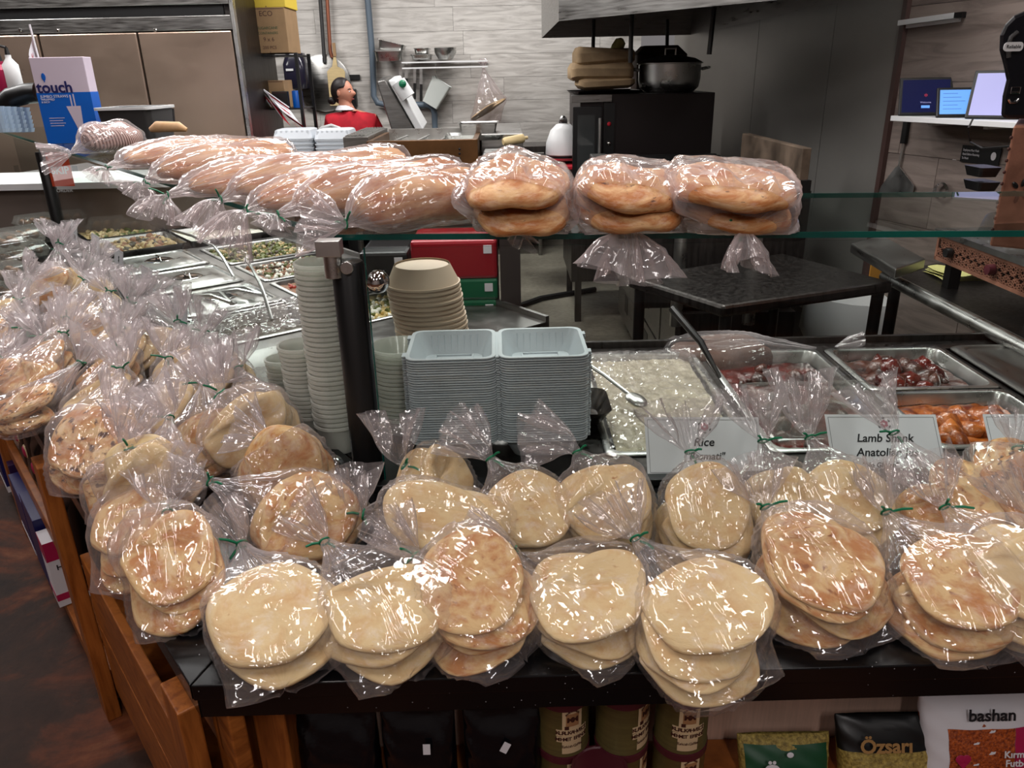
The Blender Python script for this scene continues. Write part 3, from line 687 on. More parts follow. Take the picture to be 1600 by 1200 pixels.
ORD = ['topmost', 'second', 'third', 'fourth', 'fifth', 'sixth']
NBAG = [0]
def bag(w_, what, B, N, W=.19, kind='pita', n=3, T=.075, frill=(0, -.1, .1), flen=.085, hint=(0, -.35, 1), fan=.020, plen=.225,
        roll=0, mat='film', clampz=None, group='bagged breads', tilt=.10, a0=.012, name='bread_bag', bread='pita bread', ties=1, shape=1.0, seedadd=0, frill_r=.04, off=0, curl=0):
    label = what + ' ' + w_; NBAG[0] += 1; seed = 100 + NBAG[0] * 13 + seedadd; rs = np.random.RandomState(seed)
    B = np.array(B, float); N = np.array(N, float); ax = N - B; L = np.linalg.norm(ax); et = ax / L
    h = np.array(hint, float); en = h - h.dot(et) * et; en /= np.linalg.norm(en)
    if roll:
        e2 = np.cross(et, en); en = en * math.cos(roll) + e2 * math.sin(roll)
    ew = np.cross(et, en)
    rz = T / (2 * n) * .98
    br = []
    for i in range(n):                                   # 0 = top
        lev = (n - 1) / 2 - i
        ca = a0 + plen / 2 + (n - 1 - i) * fan + rs.uniform(-.004, .004)
        ry = plen / 2 * rs.uniform(.93, 1.05); rx = W / 2 * rs.uniform(.86, .98) * shape
        ca = min(ca, L * .9 - ry * .55)
        ca = max(ca, ry + a0)
        c = B + et * ca + en * lev * 2 * rz * .86 + ew * (rs.uniform(-.010, .010) + off * (1 - .25 * i))
        Rm = Matrix((tuple(ew), tuple(et), tuple(-en))).transposed()
        # keep right-handed: ew x et = -en
        q = Euler((rs.uniform(-tilt, tilt) + tilt * .6, rs.uniform(-tilt, tilt), rs.uniform(-.55, .55) * (1 if plen < .24 else .1))).to_matrix()
        Rb = Rm @ q
        br.append([c, np.array(Rb), np.array([rx, ry, rz])])
    if clampz is not None:
        lo = min(c[2] - math.sqrt(((R[2] * r) ** 2).sum()) for c, R, r in br)
        if lo < clampz + .003:
            for q in br: q[0][2] += clampz + .003 - lo
    # ---- film
    na, nph = 64, 80
    a = np.concatenate([np.linspace(0, .012, 4)[:-1], np.linspace(.012, L, na - 3)])
    a = L * (a / L)
    ph = np.linspace(0, 2 * PI, nph, endpoint=False)
    cb = sum(q[0] for q in br) / n; offn = (cb - B).dot(en)
    tt = a / L
    lift = np.interp(tt, [0, .25, .6, 1], [0, 1, .8, 0]) * offn * .9
    o = B + et * a[:, None] + en * lift[:, None]
    if off: o = o + ew * (off * .85 * np.interp(tt, [0, .3, .6, 1], [.5, 1, .8, 0]))[:, None]
    D = np.cos(ph)[:, None] * ew + np.sin(ph)[:, None] * en
    hug = np.zeros((na, nph)); gap = .0035
    for c, R, r in br:
        Ai = (R / 1.0).T / (r + gap)[:, None]
        p = (o - c) @ Ai.T; q = D @ Ai.T
        qa = (q * q).sum(1)[None, :]; pb = p @ q.T; pc = (p * p).sum(1)[:, None] - 1
        disc = pb * pb - qa * pc
        x = np.where(disc > 0, (-pb + np.sqrt(np.maximum(disc, 0))) / qa, 0); hug = np.maximum(hug, x)
    sc_ = np.zeros((na, nph))
    for i, (c, R, r) in enumerate(br):
        vv = BMV[kind][(seed + i * 3) % 4] * r @ R.T + c - B
        av = vv @ et; ai = np.clip(np.rint(np.interp(av, a, np.arange(na))).astype(int), 0, na - 1)
        q = vv - (o[ai] - B); q = q - (q @ et)[:, None] * et; rad = np.linalg.norm(q, axis=1)
        fi = np.rint(np.arctan2(q @ en, q @ ew) / (2 * PI) * nph).astype(int) % nph
        np.maximum.at(sc_, (ai, fi), rad + gap * .8)
    for _ in range(2):
        s2_ = sc_.copy()
        for di in (-1, 0, 1):
            for dj in (-1, 0, 1):
                t_ = np.roll(sc_, dj, 1)
                if di == 1: t_ = np.vstack([t_[:1] * 0, t_[:-1]])
                if di == -1: t_ = np.vstack([t_[1:], t_[-1:] * 0])
                s2_ = np.maximum(s2_, t_)
        sc_ = s2_
    hug = np.maximum(hug, sc_); hug[-1] = 0; hug[0] = np.minimum(hug[0], W * .5)
    def ell(hw, hn): return 1 / np.sqrt((np.cos(ph) / hw) ** 2 + (np.sin(ph) / hn) ** 2)
    base = hug.copy(); base[0] = np.maximum(ell(W / 2 * 1.04, .0012), 0); base[-1] = .0075
    for j in range(1, 3): base[j] = np.maximum(hug[j], ell(W / 2 * 1.04, .0012 + .004 * j))
    hull = np.stack([upper_hull(a, base[:, k]) for k in range(nph)], 1)
    mixw = .78
    r = np.maximum(hull * mixw + np.maximum(hug, hull * .72) * (1 - mixw), hug)
    for _ in range(3): r = np.maximum((np.roll(r, 1, 1) + 2 * r + np.roll(r, -1, 1)) / 4, hug * .998)
    # shoulders stay fuller than a cone
    sh = np.interp(tt, [0, .5, .8, .93, 1], [1, 1, .93, .72, 1]); r = np.maximum(r * np.where(hug > 0, 1, sh[:, None]), hug)
    # pleats towards the tie
    pl = np.clip((tt - .30) / .70, 0, 1)[:, None] ** 1.4
    ridge = sum(np.abs(np.sin(ph * k / 2 + rs.rand() * 6 + 1.2 * np.sin(3 * tt[:, None] + k))) for k in (5, 9, 14)) / 3 - .6
    r = r * (1 + pl * ridge * .62)
    Pn = o[:, None, :] + D[None] * r[..., None]
    w = fbm(Pn, seed); env = np.interp(tt, [0, .04, .3, .8, 1], [.5, 1, .9, 1.2, .2])[:, None]
    r2 = r + (w * .0052 + np.maximum(w, 0) * .006) * env * (W / .19)
    r2 = np.maximum(r2, np.minimum(hug + .0012, 9))
    r2[-1] = .0075
    V = o[:, None, :] + D[None] * r2[..., None]
    V[0] += et * (.004 * np.sin(ph * 3 + seed))[:, None]
    if clampz is not None: V[..., 2] = np.maximum(V[..., 2], clampz + .0012 + .0006 * np.abs(w))
    # frill beyond the tie
    fd = np.array(frill, float); fd = fd / np.linalg.norm(fd); nf = 18
    f = np.linspace(0, 1, nf + 1)[1:]
    t0 = et; dirs = [(t0 * (1 - min(1, q * 2.4)) + fd * min(1, q * 2.4)) for q in f]
    cen = []; c = N.copy()
    for dq in dirs: c = c + dq / np.linalg.norm(dq) * flen / nf; cen.append(c.copy())
    cen = np.array(cen)
    s1 = np.cross(fd, np.array([.2, -.9, .3])); s1 /= np.linalg.norm(s1); s2 = np.cross(fd, s1)
    p1, p2, p3, p4 = rs.rand(4) * 6.28
    R_ = .007 + frill_r * f ** .75
    amp = np.clip(f * 2.2, 0, 1)[:, None]
    lob = 1 + amp * (.34 * np.sin(2 * ph + p1 + f[:, None] * .8) + .30 * np.sin(5 * ph + p2 - f[:, None]) + .2 * np.sin(9 * ph + p3 + 2 * f[:, None]) + .10 * np.sin(17 * ph + p4))
    FV = cen[:, None, :] + R_[:, None, None] * lob[..., None] * (np.cos(ph)[None, :, None] * s1 + .42 * np.sin(ph)[None, :, None] * s2)
    FV += fd * (amp * f[:, None] * .013 * np.sin(2 * ph + p3))[..., None]
    FV += (fbm(FV, seed + 5, n=7, k0=24) * .012 * amp)[..., None] * s2
    if clampz is not None and clampz < 1: FV[..., 2] = np.maximum(FV[..., 2], clampz + .002)
    AV = np.concatenate([V, FV], 0); nr = AV.shape[0]
    i = np.arange(nr - 1)[:, None]; k = np.arange(nph)[None, :]
    Fq = np.stack([i * nph + k, i * nph + (k + 1) % nph, (i + 1) * nph + (k + 1) % nph, (i + 1) * nph + k], -1).reshape(-1, 4)
    aa = np.concatenate([a, L + f * flen])
    uv = np.stack([np.broadcast_to((ph / (2 * PI) * .42)[None], (nr, nph)), np.broadcast_to(aa[:, None], (nr, nph))], -1).reshape(-1, 2)
    root = thing(name, label, 'bag', tuple(B), group=group)
    Vl = AV.reshape(-1, 3) - B
    npmesh('film', Vl, Fq, M_[mat], root, uv=uv)
    # twist tie: a loop and two ends
    if ties:
        tb = MB(); lp = []
        e1, e2 = ew, np.cross(et, ew)
        for k in range(13):
            q = 2 * PI * k / 12; lp.append(Vector(N + (e1 * math.cos(q) + e2 * math.sin(q)) * .0088 + et * .001 * math.sin(q)))
        tb.tube(lp, .0019, 6)
        q = rs.rand() * 6.28; s0 = Vector(N + (e1 * .009 - np.array([0, .004, 0])))
        d1 = Vector((math.cos(q), -.5, .3 + .5 * math.sin(q))).normalized(); d2 = Vector((math.cos(q + 1.9), -.45, .2 + .6 * math.sin(q + 1.9))).normalized()
        for dd, ln in ((d1, rs.uniform(.02, .038)), (d2, rs.uniform(.010, .022))):
            s1_ = Vector(N) + dd * .009; m_ = s1_ + dd * ln * .5 + Vector((0, 0, .002)); tb.tube([s1_, m_, s1_ + dd * ln], [.0022, .0024, .002], 5)
        tb.build('twist_tie', M_['green'], root)
    # breads
    for i, (c, R, r) in enumerate(br):
        me = BM[kind][(seed + i * 3) % 4]
        m = bpy.data.objects.new(bread.replace(' ', '_'), me); COL.objects.link(m)
        m.matrix_world = Matrix.Translation(Vector(c)) @ Matrix(R.tolist()).to_4x4() @ Matrix.Diagonal((r[0], r[1], r[2], 1))
        pos = ORD[i] if n > 1 and i < n - 1 else ('bottom' if n > 1 else 'only')
        tag(m, (pos + ' ' + bread.replace('pita bread', 'pita').replace('long ', '') + ' in bag ' + w_), 'bread', group='breads inside the bags')
    return root

def PV(px, py, dz, base=None): return P(px, py, z=(zc if base is None else base) + dz)
def dirpx(N, dpx, dpy, back=0.0):
    """a direction in space that heads dpx, dpy in the picture plane"""
    v = RM @ np.array([dpx, -dpy, 0.0]); v = v / np.linalg.norm(v); v[1] += back; return v
PB_ = 'clear bag of pale pitas'
TB_ = 'clear bag of toasted pitas'
SB_ = 'clear bag of charred flatbreads'
ordn = ['first', 'second', 'third', 'fourth', 'fifth', 'sixth', 'seventh', 'eighth', 'ninth', 'tenth']
FR = 'in the front row'; CW = 'by the bend'
def B3(w_, what, bpx, bdz, npx, ndz, fr=(0, -1), flen=.085, fback=.25, **k):
    if w_.startswith(CW): k.setdefault('mat', 'film_dense')
    B = PV(bpx[0], bpx[1], bdz); N = PV(npx[0], npx[1], ndz)
    if 'W' not in k: k['W'] = .19
    if w_.startswith(FR): k.setdefault('off', .03); k.setdefault('plen', .180); k.setdefault('fan', .015); k['W'] *= 1.06; k['fan'] = min(k['fan'], .010); k['T'] = k.get('T', .08) * .86; k['off'] = k['off'] * .9
    if w_.startswith('in the second row'): bpx = (bpx[0], bpx[1] + (45 if bpx[1] > 860 else 15)); k.setdefault('plen', .155); k.setdefault('fan', .012)
    return bag(w_, what, B, N, frill=dirpx(N, fr[0], fr[1], fback), flen=flen, **k)
FR = 'in the front row'
# ---- front row along the counter edge
B3('resting on the granite corner', TB_, (278, 992), .010, (262, 800), .10, (-.3, -1), kind='toast', n=3, T=.085, W=.155, clampz=zc, fan=.012)
B3(FR + ', end one by the corner', PB_, (432, 1083), .012, (378, 850), .07, (-.6, -.6), kind='pita', n=2, T=.07, W=.205, clampz=zc, plen=.235, fan=.012)
B3(FR + ', second from the corner', PB_, (628, 1066), .012, (507, 846), .085, (-.8, -.6), kind='pita', n=3, T=.085, W=.19, clampz=zc, fan=.02)
B3(FR + ', third from the corner', PB_, (812, 1040), .010, (650, 868), .085, (-.7, -.6), kind='toast', n=4, T=.09, W=.18, clampz=zc, fan=.018)
B3(FR + ', fourth from the corner', PB_, (985, 1040), .010, (803, 868), .085, (-1, -.3), kind='pita', n=3, T=.085, W=.185, clampz=zc, fan=.02)
B3(FR + ', overhanging the edge', PB_, (1148, 1096), .014, (993, 841), .105, (-.5, -.8), kind='pita', n=4, T=.10, W=.185, clampz=None, fan=.024, plen=.175)
B3(FR + ', sixth from the corner', PB_, (1338, 1022), .010, (1196, 792), .115, (-.1, -1), kind='toast', n=4, T=.095, W=.19, clampz=zc, fan=.014, plen=.20)
B3(FR + ', seventh from the corner', PB_, (1530, 1044), .010, (1385, 800), .11, (-.1, -1), kind='toast', n=3, T=.09, W=.175, clampz=zc, fan=.03)
B3(FR + ', eighth from the corner', PB_, (1660, 1035), .010, (1476, 792), .12, (-.3, -1), kind='pita', n=4, T=.095, W=.18, clampz=zc)
B3(FR + ', last one', PB_, (1790, 1010), .010, (1610, 800), .11, (-.3, -1), kind='pita', n=4, T=.095, W=.18, clampz=zc)
# ---- second row behind, standing higher
SR = 'in the second row'
B3(SR + ', lying at the corner', PB_, (560, 850), .05, (328, 752), .13, (-1, .1), kind='toast', n=2, T=.09, W=.185, plen=.20, hint=(0, -.6, 1))
B3(SR + ', widest one', PB_, (808, 832), .07, (568, 803), .10, (-.3, -1), kind='pita', n=3, T=.10, W=.155, plen=.20, hint=(0, -.5, 1), fan=.012)
B3(SR + ', by the post', PB_, (742, 800), .02, (632, 727), .12, (-.1, -1), kind='pita', n=2, T=.07, W=.15, hint=(0, -.5, 1), flen=.10, frill_r=.05)
B3(SR + ', before the foam stack', PB_, (890, 880), .02, (766, 716), .15, (-.75, -.5), kind='pita', n=3, T=.09, W=.165, hint=(0, -.7, 1), flen=.10)
B3(SR + ', dusty one before the rice pan', PB_, (985, 890), .02, (902, 706), .16, (-1, -.12), kind='pita', n=4, T=.10, W=.175, hint=(0, -.8, 1), flen=.11, frill_r=.045)
B3(SR + ', before the rice sign', PB_, (1122, 915), .012, (1078, 706), .155, (-.15, -1), kind='pita', n=4, T=.105, W=.175, hint=(0, -.8, 1), flen=.09, frill_r=.055)
B3(SR + ', just past the rice sign', PB_, (1235, 880), .02, (1192, 689), .155, (-.1, -1), kind='pita', n=3, T=.09, W=.145, hint=(0, -.8, 1), flen=.10, frill_r=.045)
B3(SR + ', before the clear lidded stew pan', PB_, (1372, 890), .02, (1265, 683), .16, (0, -1), kind='pita', n=4, T=.10, W=.17, hint=(0, -.8, 1), flen=.125, frill_r=.05)
B3(SR + ', before the lamb shank sign', PB_, (1520, 900), .02, (1397, 676), .165, (-.45, -1), kind='toast', n=3, T=.09, W=.175, hint=(0, -.8, 1), flen=.10, frill_r=.045)
B3('behind the second row, mottled, by the chrome button', SB_, (1640, 900), .03, (1520, 772), .10, (-1, -.3), kind='spot', n=2, T=.06, W=.16, hint=(0, -.8, 1), flen=.06)
B3('by the frame edge, holding a dark striped flatbread', SB_, (1640, 860), .06, (1590, 700), .16, (.4, -1), kind='spot', n=2, T=.05, W=.17, hint=(0, -.9, .6), flen=.06)
# ---- around the corner, where the side wing begins
CW = 'by the bend'
B3(CW + ', hanging over the pine rail', TB_, (196, 925), .012, (233, 762), .10, (.2, -1), kind='toast', n=3, T=.08, W=.15, plen=.15)
B3(CW + ', with a single green knot on top', TB_, (250, 800), .05, (202, 700), .17, (.15, -1), kind='pita', n=2, T=.08, W=.165, plen=.14, hint=(.2, -.8, .8), flen=.09, frill_r=.05)
B3(CW + ', by the chrome glass button', PB_, (488, 800), .02, (418, 692), .15, (-1, -.4), kind='toast', n=3, T=.10, W=.19, plen=.15, hint=(-.2, -.7, 1), flen=.08)
B3(CW + ', bulky one against the side pane', PB_, (445, 735), .03, (345, 612), .20, (-.5, -1), kind='pita', n=3, T=.11, W=.20, plen=.15, hint=(-.2, -.7, 1), flen=.10, frill_r=.055)
B3(CW + ', with charred spots over the dark lip', SB_, (132, 776), .014, (175, 645), .12, (.4, -1), kind='spot', n=3, T=.085, W=.20, clampz=zc, plen=.19, fan=.012)
B3(CW + ', small spotted one under its neighbours', SB_, (176, 830), .014, (205, 735), .10, (.3, -1), kind='spot', n=2, T=.08, W=.15, clampz=zc, plen=.14)
# ---- the pile running away along the side wing: (tie pixel, height, toward-edge lean)
dd = np.array(GLd); nn = np.array(nG)
def side(w_, what, npx, ndz, lean, along, kind, n=3, W=.19, T=.08, L=.27, fr=(0, -1), **k):
    N = np.array(PV(npx[0], npx[1], ndz)); drop = ndz - .03
    h = math.sqrt(max(L * L - drop * drop, .01)); v = -nn * lean - dd * along; v = v / np.linalg.norm(v) * h
    B = N + v; B[2] = zc + .03
    k.setdefault('hint', (-.3, -.6, 1)); k.setdefault('flen', .085); k.setdefault('plen', .138); k.setdefault('fan', .010); k.setdefault('mat', 'film_dense'); k.setdefault('frill_r', .05)
    return bag(w_, what, B, N, kind=kind, n=n, W=W, T=T, frill=dirpx(N, fr[0], fr[1], .1), **k)
SW = 'on side wing'
SL = [
 ('with a long green tie end', PB_, (318, 597), .17, .3, 1, 'toast', (.6, -.8)),
 ('tied low with a slanting green tie', TB_, (265, 652), .15, .6, 1, 'toast', (-.5, -.8)),
 ('against the pane by the steel corner plate', PB_, (264, 560), .17, .4, 1, 'pita', (.1, -1)),
 ('showing brown crust between two neighbours', TB_, (189, 577), .15, .7, 1, 'toast', (-.3, -1)),
 ('with reddish crust over the dark lip', SB_, (125, 567), .12, 1, .55, 'spot', (.5, -1)),
 ('with a star shaped green tie', PB_, (185, 545), .16, .7, 1, 'pita', (.2, -1)),
 ('with an L shaped tie', PB_, (277, 502), .20, .3, 1, 'pita', (-.3, -1)),
 ('with a checkmark shaped tie', TB_, (190, 512), .17, .6, 1, 'toast', (.1, -1)),
 ('at the edge, darkly charred', SB_, (66, 526), .13, 1, .7, 'spot', (-.4, -1)),
 ('with a narrow V tie', TB_, (102, 522), .15, .9, .8, 'toast', (.3, -1)),
 ('with a tall V tie', PB_, (204, 474), .19, .5, 1, 'pita', (.2, -1)),
 ('with a wide open tie', TB_, (170, 456), .18, .6, 1, 'toast', (-.2, -1)),
 ('with a short green knot halfway along', TB_, (104, 497), .17, .8, .9, 'toast', (.2, -1)),
 ('outermost with a long diagonal tie', SB_, (41, 514), .13, 1, .7, 'spot', (-.6, -.8)),
 ('with an arrow shaped tie', PB_, (134, 439), .20, .6, 1, 'pita', (.2, -1)),
 ('standing tallest at the far end', PB_, (91, 380), .24, .4, 1, 'pita', (-.1, -1)),
 ('just before the tall collared one', TB_, (92, 397), .20, .6, 1, 'toast', (.5, -1)),
 ('lying flat at the frame edge', TB_, (30, 470), .15, 1, .8, 'toast', (.4, -1)),
 ('beside the clear pastry boxes', PB_, (45, 438), .17, .9, .8, 'pita', (.6, -1)),
 ('untied looking one by the pane', PB_, (232, 468), .19, .3, 1, 'pita', (.2, -1)),
 ('with a crumpled collar by the pane', PB_, (150, 412), .20, .4, 1, 'pita', (.3, -1)),
 ('against the pane beside the wrapped pan', TB_, (372, 575), .17, .2, 1, 'toast', (-.3, -1)),
 ('leaning on the pane before the wrapped pan', PB_, (322, 520), .17, .25, 1, 'pita', (.2, -1)),
 ('at the far edge cut by the frame', SB_, (2, 560), .10, 1, .5, 'spot', (.2, -1)),
]
for w_, what, npx, ndz, le, al, kd, fr in SL:
    side(SW + ' ' + w_, what, npx, ndz, le, al, kd, fr=fr, W=.185, n=2 if kd == 'spot' else 3)

# ---- long pide breads on the glass shelf, ties at the outer edge
def shelfbag(w_, a, adz, b, bdz, W, fr, flen, n=1, T=.045, kind='pide', plen=None, nz=.012, **k):
    N = P(a[0], a[1], z=zg + nz); B = P(b[0], b[1], z=zg + bdz)
    Lb = (N - B).length
    v = np.array(dirpx(N, fr[0], fr[1], -.15))
    return bag(w_, 'long film wrapped flatbread' if W < .2 else 'wide shiny bag of folded flatbread', B, N, W=W, kind=kind, n=n, T=T, frill=v, flen=flen, hint=(0, 0, 1), clampz=zg + .0005,
               plen=plen or Lb * .86, fan=.004, a0=.02, tilt=.015, mat='film_tight', group='bagged breads on the glass shelf', name='flatbread_bag', bread='long flatbread', **k)
SH = [
 ('farthest along the glass shelf', (166, 262), (420, 222), .17, (-.4, 1), .05),
 ('second from the far end of the glass shelf', (226, 285), (470, 243), .17, (-.3, 1), .05),
 ('third from the far end of the glass shelf', (262, 305), (560, 258), .17, (-.2, 1), .07),
 ('fourth from the far end of the glass shelf', (345, 312), (650, 262), .17, (-.3, 1), .09),
 ('with a dark scorch mark along its top', (384, 330), (700, 268), .16, (-.4, 1), .10),
 ('behind the bread at the shelf corner', (434, 336), (735, 284), .15, (-.2, .8), .03),
]
for i, (w_, a, b, W_, fr, fl) in enumerate(SH):
    shelfbag(w_, a, 0, b, .045, W_, fr, fl, T=.066 + (i % 2) * .012, n=1, seedadd=i)
# second layer resting on the first three gives the heap its height
shelfbag('on the glass shelf over the corner post clamp', (540, 350), 0, (775, 305), .04, .19, (-1, -.3), .08, T=.085, n=1, nz=.02)
def fold(w_, a, b, W_, fr, fl, **k):
    shelfbag(w_, a, 0, b, .05, W_, fr, fl, n=2, T=.10, plen=.30, shape=1.0, **k)
fold('on the glass shelf, beside the long breads', (806, 357), (838, 296), .225, (-.3, .5), .02)
fold('on the glass shelf, its collar hanging down', (982, 358), (958, 294), .22, (-.05, 1), .10, frill_r=.065)
fold('on the glass shelf, beside the empty glass', (1162, 360), (1115, 292), .25, (0, 1), .075)
# ================================================================== pans and food behind the glass
def grid(T, x0, y0, x1, y1, z, amp, k, seed, nx=60, ny=60, edge=0.0):
    """bumpy food surface as vertex and face arrays"""
    X, Y = np.meshgrid(np.linspace(x0, x1, nx), np.linspace(y0, y1, ny)); rs = np.random.RandomState(seed); H = np.zeros_like(X)
    for i in range(14):
        d = rs.normal(size=2); d /= np.linalg.norm(d); kk = k * (1 + i * .35); H += np.abs(np.sin((X * d[0] + Y * d[1]) * kk + rs.rand() * 6 + 1.5 * np.sin((X * d[1] - Y * d[0]) * kk * .7))) / (1 + i * .25)
    H = (H / H.max() - .5) * 2 * amp + z
    m = np.minimum.reduce([X - x0, x1 - X, Y - y0, y1 - Y]); H -= np.clip(edge - m, 0, 1) * 1.2
    V = np.stack([X, Y, H], -1).reshape(-1, 3); M = np.array(T)
    V = V @ M[:3, :3].T + M[:3, 3]
    i = np.arange(ny - 1)[:, None]; j = np.arange(nx - 1)[None]
    Fq = np.stack([i * nx + j, i * nx + j + 1, (i + 1) * nx + j + 1, (i + 1) * nx + j], -1).reshape(-1, 4); return V, Fq
ID = Matrix.Identity(4)
def pan(T, x0, y0, x1, y1, label, depth=.07, mat='steel_bright', zt_=None, name='food_pan', group=None):
    z = zt_ or zr + .002; w = x1 - x0; l = y1 - y0; cx, cy_ = (x0 + x1) / 2, (y0 + y1) / 2
    r = thing(name, label, 'pan', T @ Vector((cx, cy_, z)), group=group)
    b = MB(T @ Matrix.Translation((cx, cy_, z)))
    b.rr([(w, l, .02, .0), (w, l, .02, .003), (w - .008, l - .008, .02, .006), (w - .03, l - .03, .03, .0055), (w - .036, l - .036, .03, 0), (w - .05, l - .05, .035, -depth)], c0=False)
    b.build('tray', M_[mat], r, smooth=True, sharp=50); return r
def food(T, x0, y0, x1, y1, zoff, amp, k, mat, name, label, cat='food', seed=1, lumps=(), lsize=.02, ln=0, edge=.0, nx=50):
    V, Fq = grid(T, x0, y0, x1, y1, zr + zoff, amp, k, seed, nx, nx, edge)
    o = npmesh(name, V, Fq, mat); rs = random.Random(seed)
    if ln:
        me = o.data; b = MB(T)
        for i in range(ln):
            b.m = 0 if not lumps else rs.randrange(len(lumps))
            x = rs.uniform(x0 + lsize, x1 - lsize); y = rs.uniform(y0 + lsize, y1 - lsize)
            s = lsize * rs.uniform(.5, 1.1); b.ball((x, y, zr + zoff + amp * rs.uniform(-.2, 1)), (s, s * rs.uniform(.5, 1), s * rs.uniform(.4, .8)), 6, 4, Euler((rs.random() * 3, rs.random() * 3, rs.random() * 3)).to_matrix())
        b.f and None
        base = len(V)
        vs = [tuple(v) for v in V] + [tuple(v) for v in b.v]
        fs = [tuple(map(int, f)) for f in Fq] + [tuple(base + i for i in f) for f in b.f]
        me2 = bpy.data.meshes.new(name); me2.from_pydata(vs, [], fs); me2.materials.append(mat)
        for m in lumps: me2.materials.append(m)
        me2.polygons.foreach_set('material_index', [0] * len(Fq) + [1 + q for q in b.mi]); me2.polygons.foreach_set('use_smooth', [True] * len(fs)); me2.update(); o.data = me2
    tag(o, label, cat, kind='stuff'); return o
F_ = {}
F_['rice'] = plain('cooked_rice', rgb(196, 186, 160), .35, col2=rgb(150, 140, 114), nscale=40, bump=.8, bscale=160)
F_['stew'] = plain('dark_stew', rgb(110, 34, 26), .15, col2=rgb(46, 12, 12), nscale=16, bump=.6, bscale=60, coat=.6)
F_['meat'] = plain('braised_meat', rgb(92, 48, 34), .3, col2=rgb(36, 18, 14), nscale=26, bump=.9, bscale=80, coat=.4)
F_['chicken'] = plain('roast_chicken', rgb(200, 112, 44), .3, col2=rgb(110, 40, 20), nscale=24, bump=.9, bscale=70, coat=.5)
F_['salad'] = plain('creamy_salad', rgb(205, 186, 138), .5, col2=rgb(150, 120, 76), nscale=45)
F_['green'] = plain('green_herb', rgb(96, 104, 40), .5, noise=.4, nscale=50)
F_['tomato'] = plain('tomato_red', rgb(180, 52, 30), .3, noise=.3, nscale=40, coat=.3)
F_['olive'] = plain('olive_brown', rgb(70, 60, 40), .4)
F_['nut'] = plain('bulgur_brown', rgb(150, 104, 74), .6, noise=.4, nscale=70)
F_['cheese'] = plain('white_cheese', rgb(222, 222, 208), .5, bump=.4, bscale=60)
F_['pasta'] = plain('yellow_pasta', rgb(214, 190, 128), .4, noise=.2, nscale=60)
def wrap_sheet(T, x0, y0, x1, y1, zoff, parent, amp=.006, seed=3, name='cling_wrap', k=24):
    V, Fq = grid(T, x0, y0, x1, y1, zr + zoff, amp, k, seed, 70, 70)
    V = V - np.array(WM[parent.name].translation)
    U_, V_ = np.meshgrid(np.linspace(0, x1 - x0, 70), np.linspace(0, y1 - y0, 70))
    return npmesh(name, V, Fq, M_['wrap'], parent, uv=np.stack([U_, V_], -1).reshape(-1, 2))
yA, yB = yf + .035, yb - .015
# rice
r = pan(ID, PX[0][0], yA - .01, PX[0][1], yB + .01, 'deep steel pan of rice under glossy cling wrap, behind the rice sign')
food(ID, PX[0][0] + .03, yA + .02, PX[0][1] - .03, yB - .02, -.012, .012, 30, F_['rice'], 'cooked_rice', 'pale cooked rice filling the wrapped steel pan', seed=4)
wrap_sheet(ID, PX[0][0] + .012, yA + .0, PX[0][1] - .012, yB, .012, r, .011, 8, k=30)
b = MB(); a0 = P(905, 560, z=zr + .09); a1 = P(985, 618, z=zr + .03)
b.tube([a0, a0.lerp(a1, .5) + Vector((0, 0, .004)), a1], [.006, .005, .005], 8); b.ball(a1 + Vector((.012, -.02, -.004)), (.034, .024, .012), 14, 8, Euler((0, .2, -.9)).to_matrix())
tag(b.build('serving_spoon', M_['steel_bright'], smooth=True), 'long steel serving spoon resting on the wrapped rice', 'spoon')
b = MB(); c0 = P(918, 640, z=zr + .03); b.T = Matrix.Translation(c0); b.rr([(.055, .10, .02, -.02), (.10, .16, .03, .02), (.105, .165, .03, .024)], c1=False); 
tag(b.build('steel_scoop', M_['steel_dark'], smooth=True), 'dull steel scoop lying at the edge of the rice pan', 'scoop')
# stew with a clear lid
r = pan(ID, PX[1][0], yA - .01, PX[1][1], yB + .01, 'steel pan of dark red stew under a half open clear lid')
food(ID, PX[1][0] + .03, yA + .02, PX[1][1] - .03, yB - .02, -.03, .006, 20, F_['stew'], 'red_stew', 'dark red oily stew in the second pan', seed=5, lumps=(F_['meat'],), lsize=.035, ln=30)
def lid(T, x0, y0, x1, y1, z, label, mat, steel=True, tiltx=0, name='pan_lid', group=None):
    cx, cy_ = (x0 + x1) / 2, (y0 + y1) / 2; w = x1 - x0; l = y1 - y0
    M = T @ Matrix.Translation((cx, cy_, z)) @ Matrix.Rotation(tiltx, 4, 'X')
    r = thing(name, label, 'lid', M.translation, group=group); b = MB(M)
    b.rr([(w, l, .03, 0), (w, l, .03, .003), (w - .02, l - .02, .03, .009), (w - .05, l - .05, .03, .009), (w - .06, l - .06, .03, .004), (w - .09, l - .09, .04, .004), (w - .12, l - .12, .04, .010)], c0=False)
    b.build('plate', M_[mat], r, smooth=True, sharp=30)
    b = MB(M @ Matrix.Translation((0, 0, .010)))
    if steel:
        b.lathe([(.062, .0), (.055, .0035), (.04, .001), (.0, -.001)], 24); b.tube([(-.04, 0, .0), (-.03, 0, .018), (.03, 0, .018), (.04, 0, .0)], .004, 8)
    else:
        b.tube([(-.05, 0, .0), (-.035, 0, .02), (.035, 0, .02), (.05, 0, .0)], .007, 8)
    b.build('handle', M_['chrome' if steel else mat], r, smooth=True); return r
lid(ID, PX[1][0] + .01, yA, PX[1][1] - .01, yA + .30, zr + .03, 'clear plastic lid beaded with water over the red stew', 'clear_lid', False, .10)
b = MB(); rs = random.Random(5)
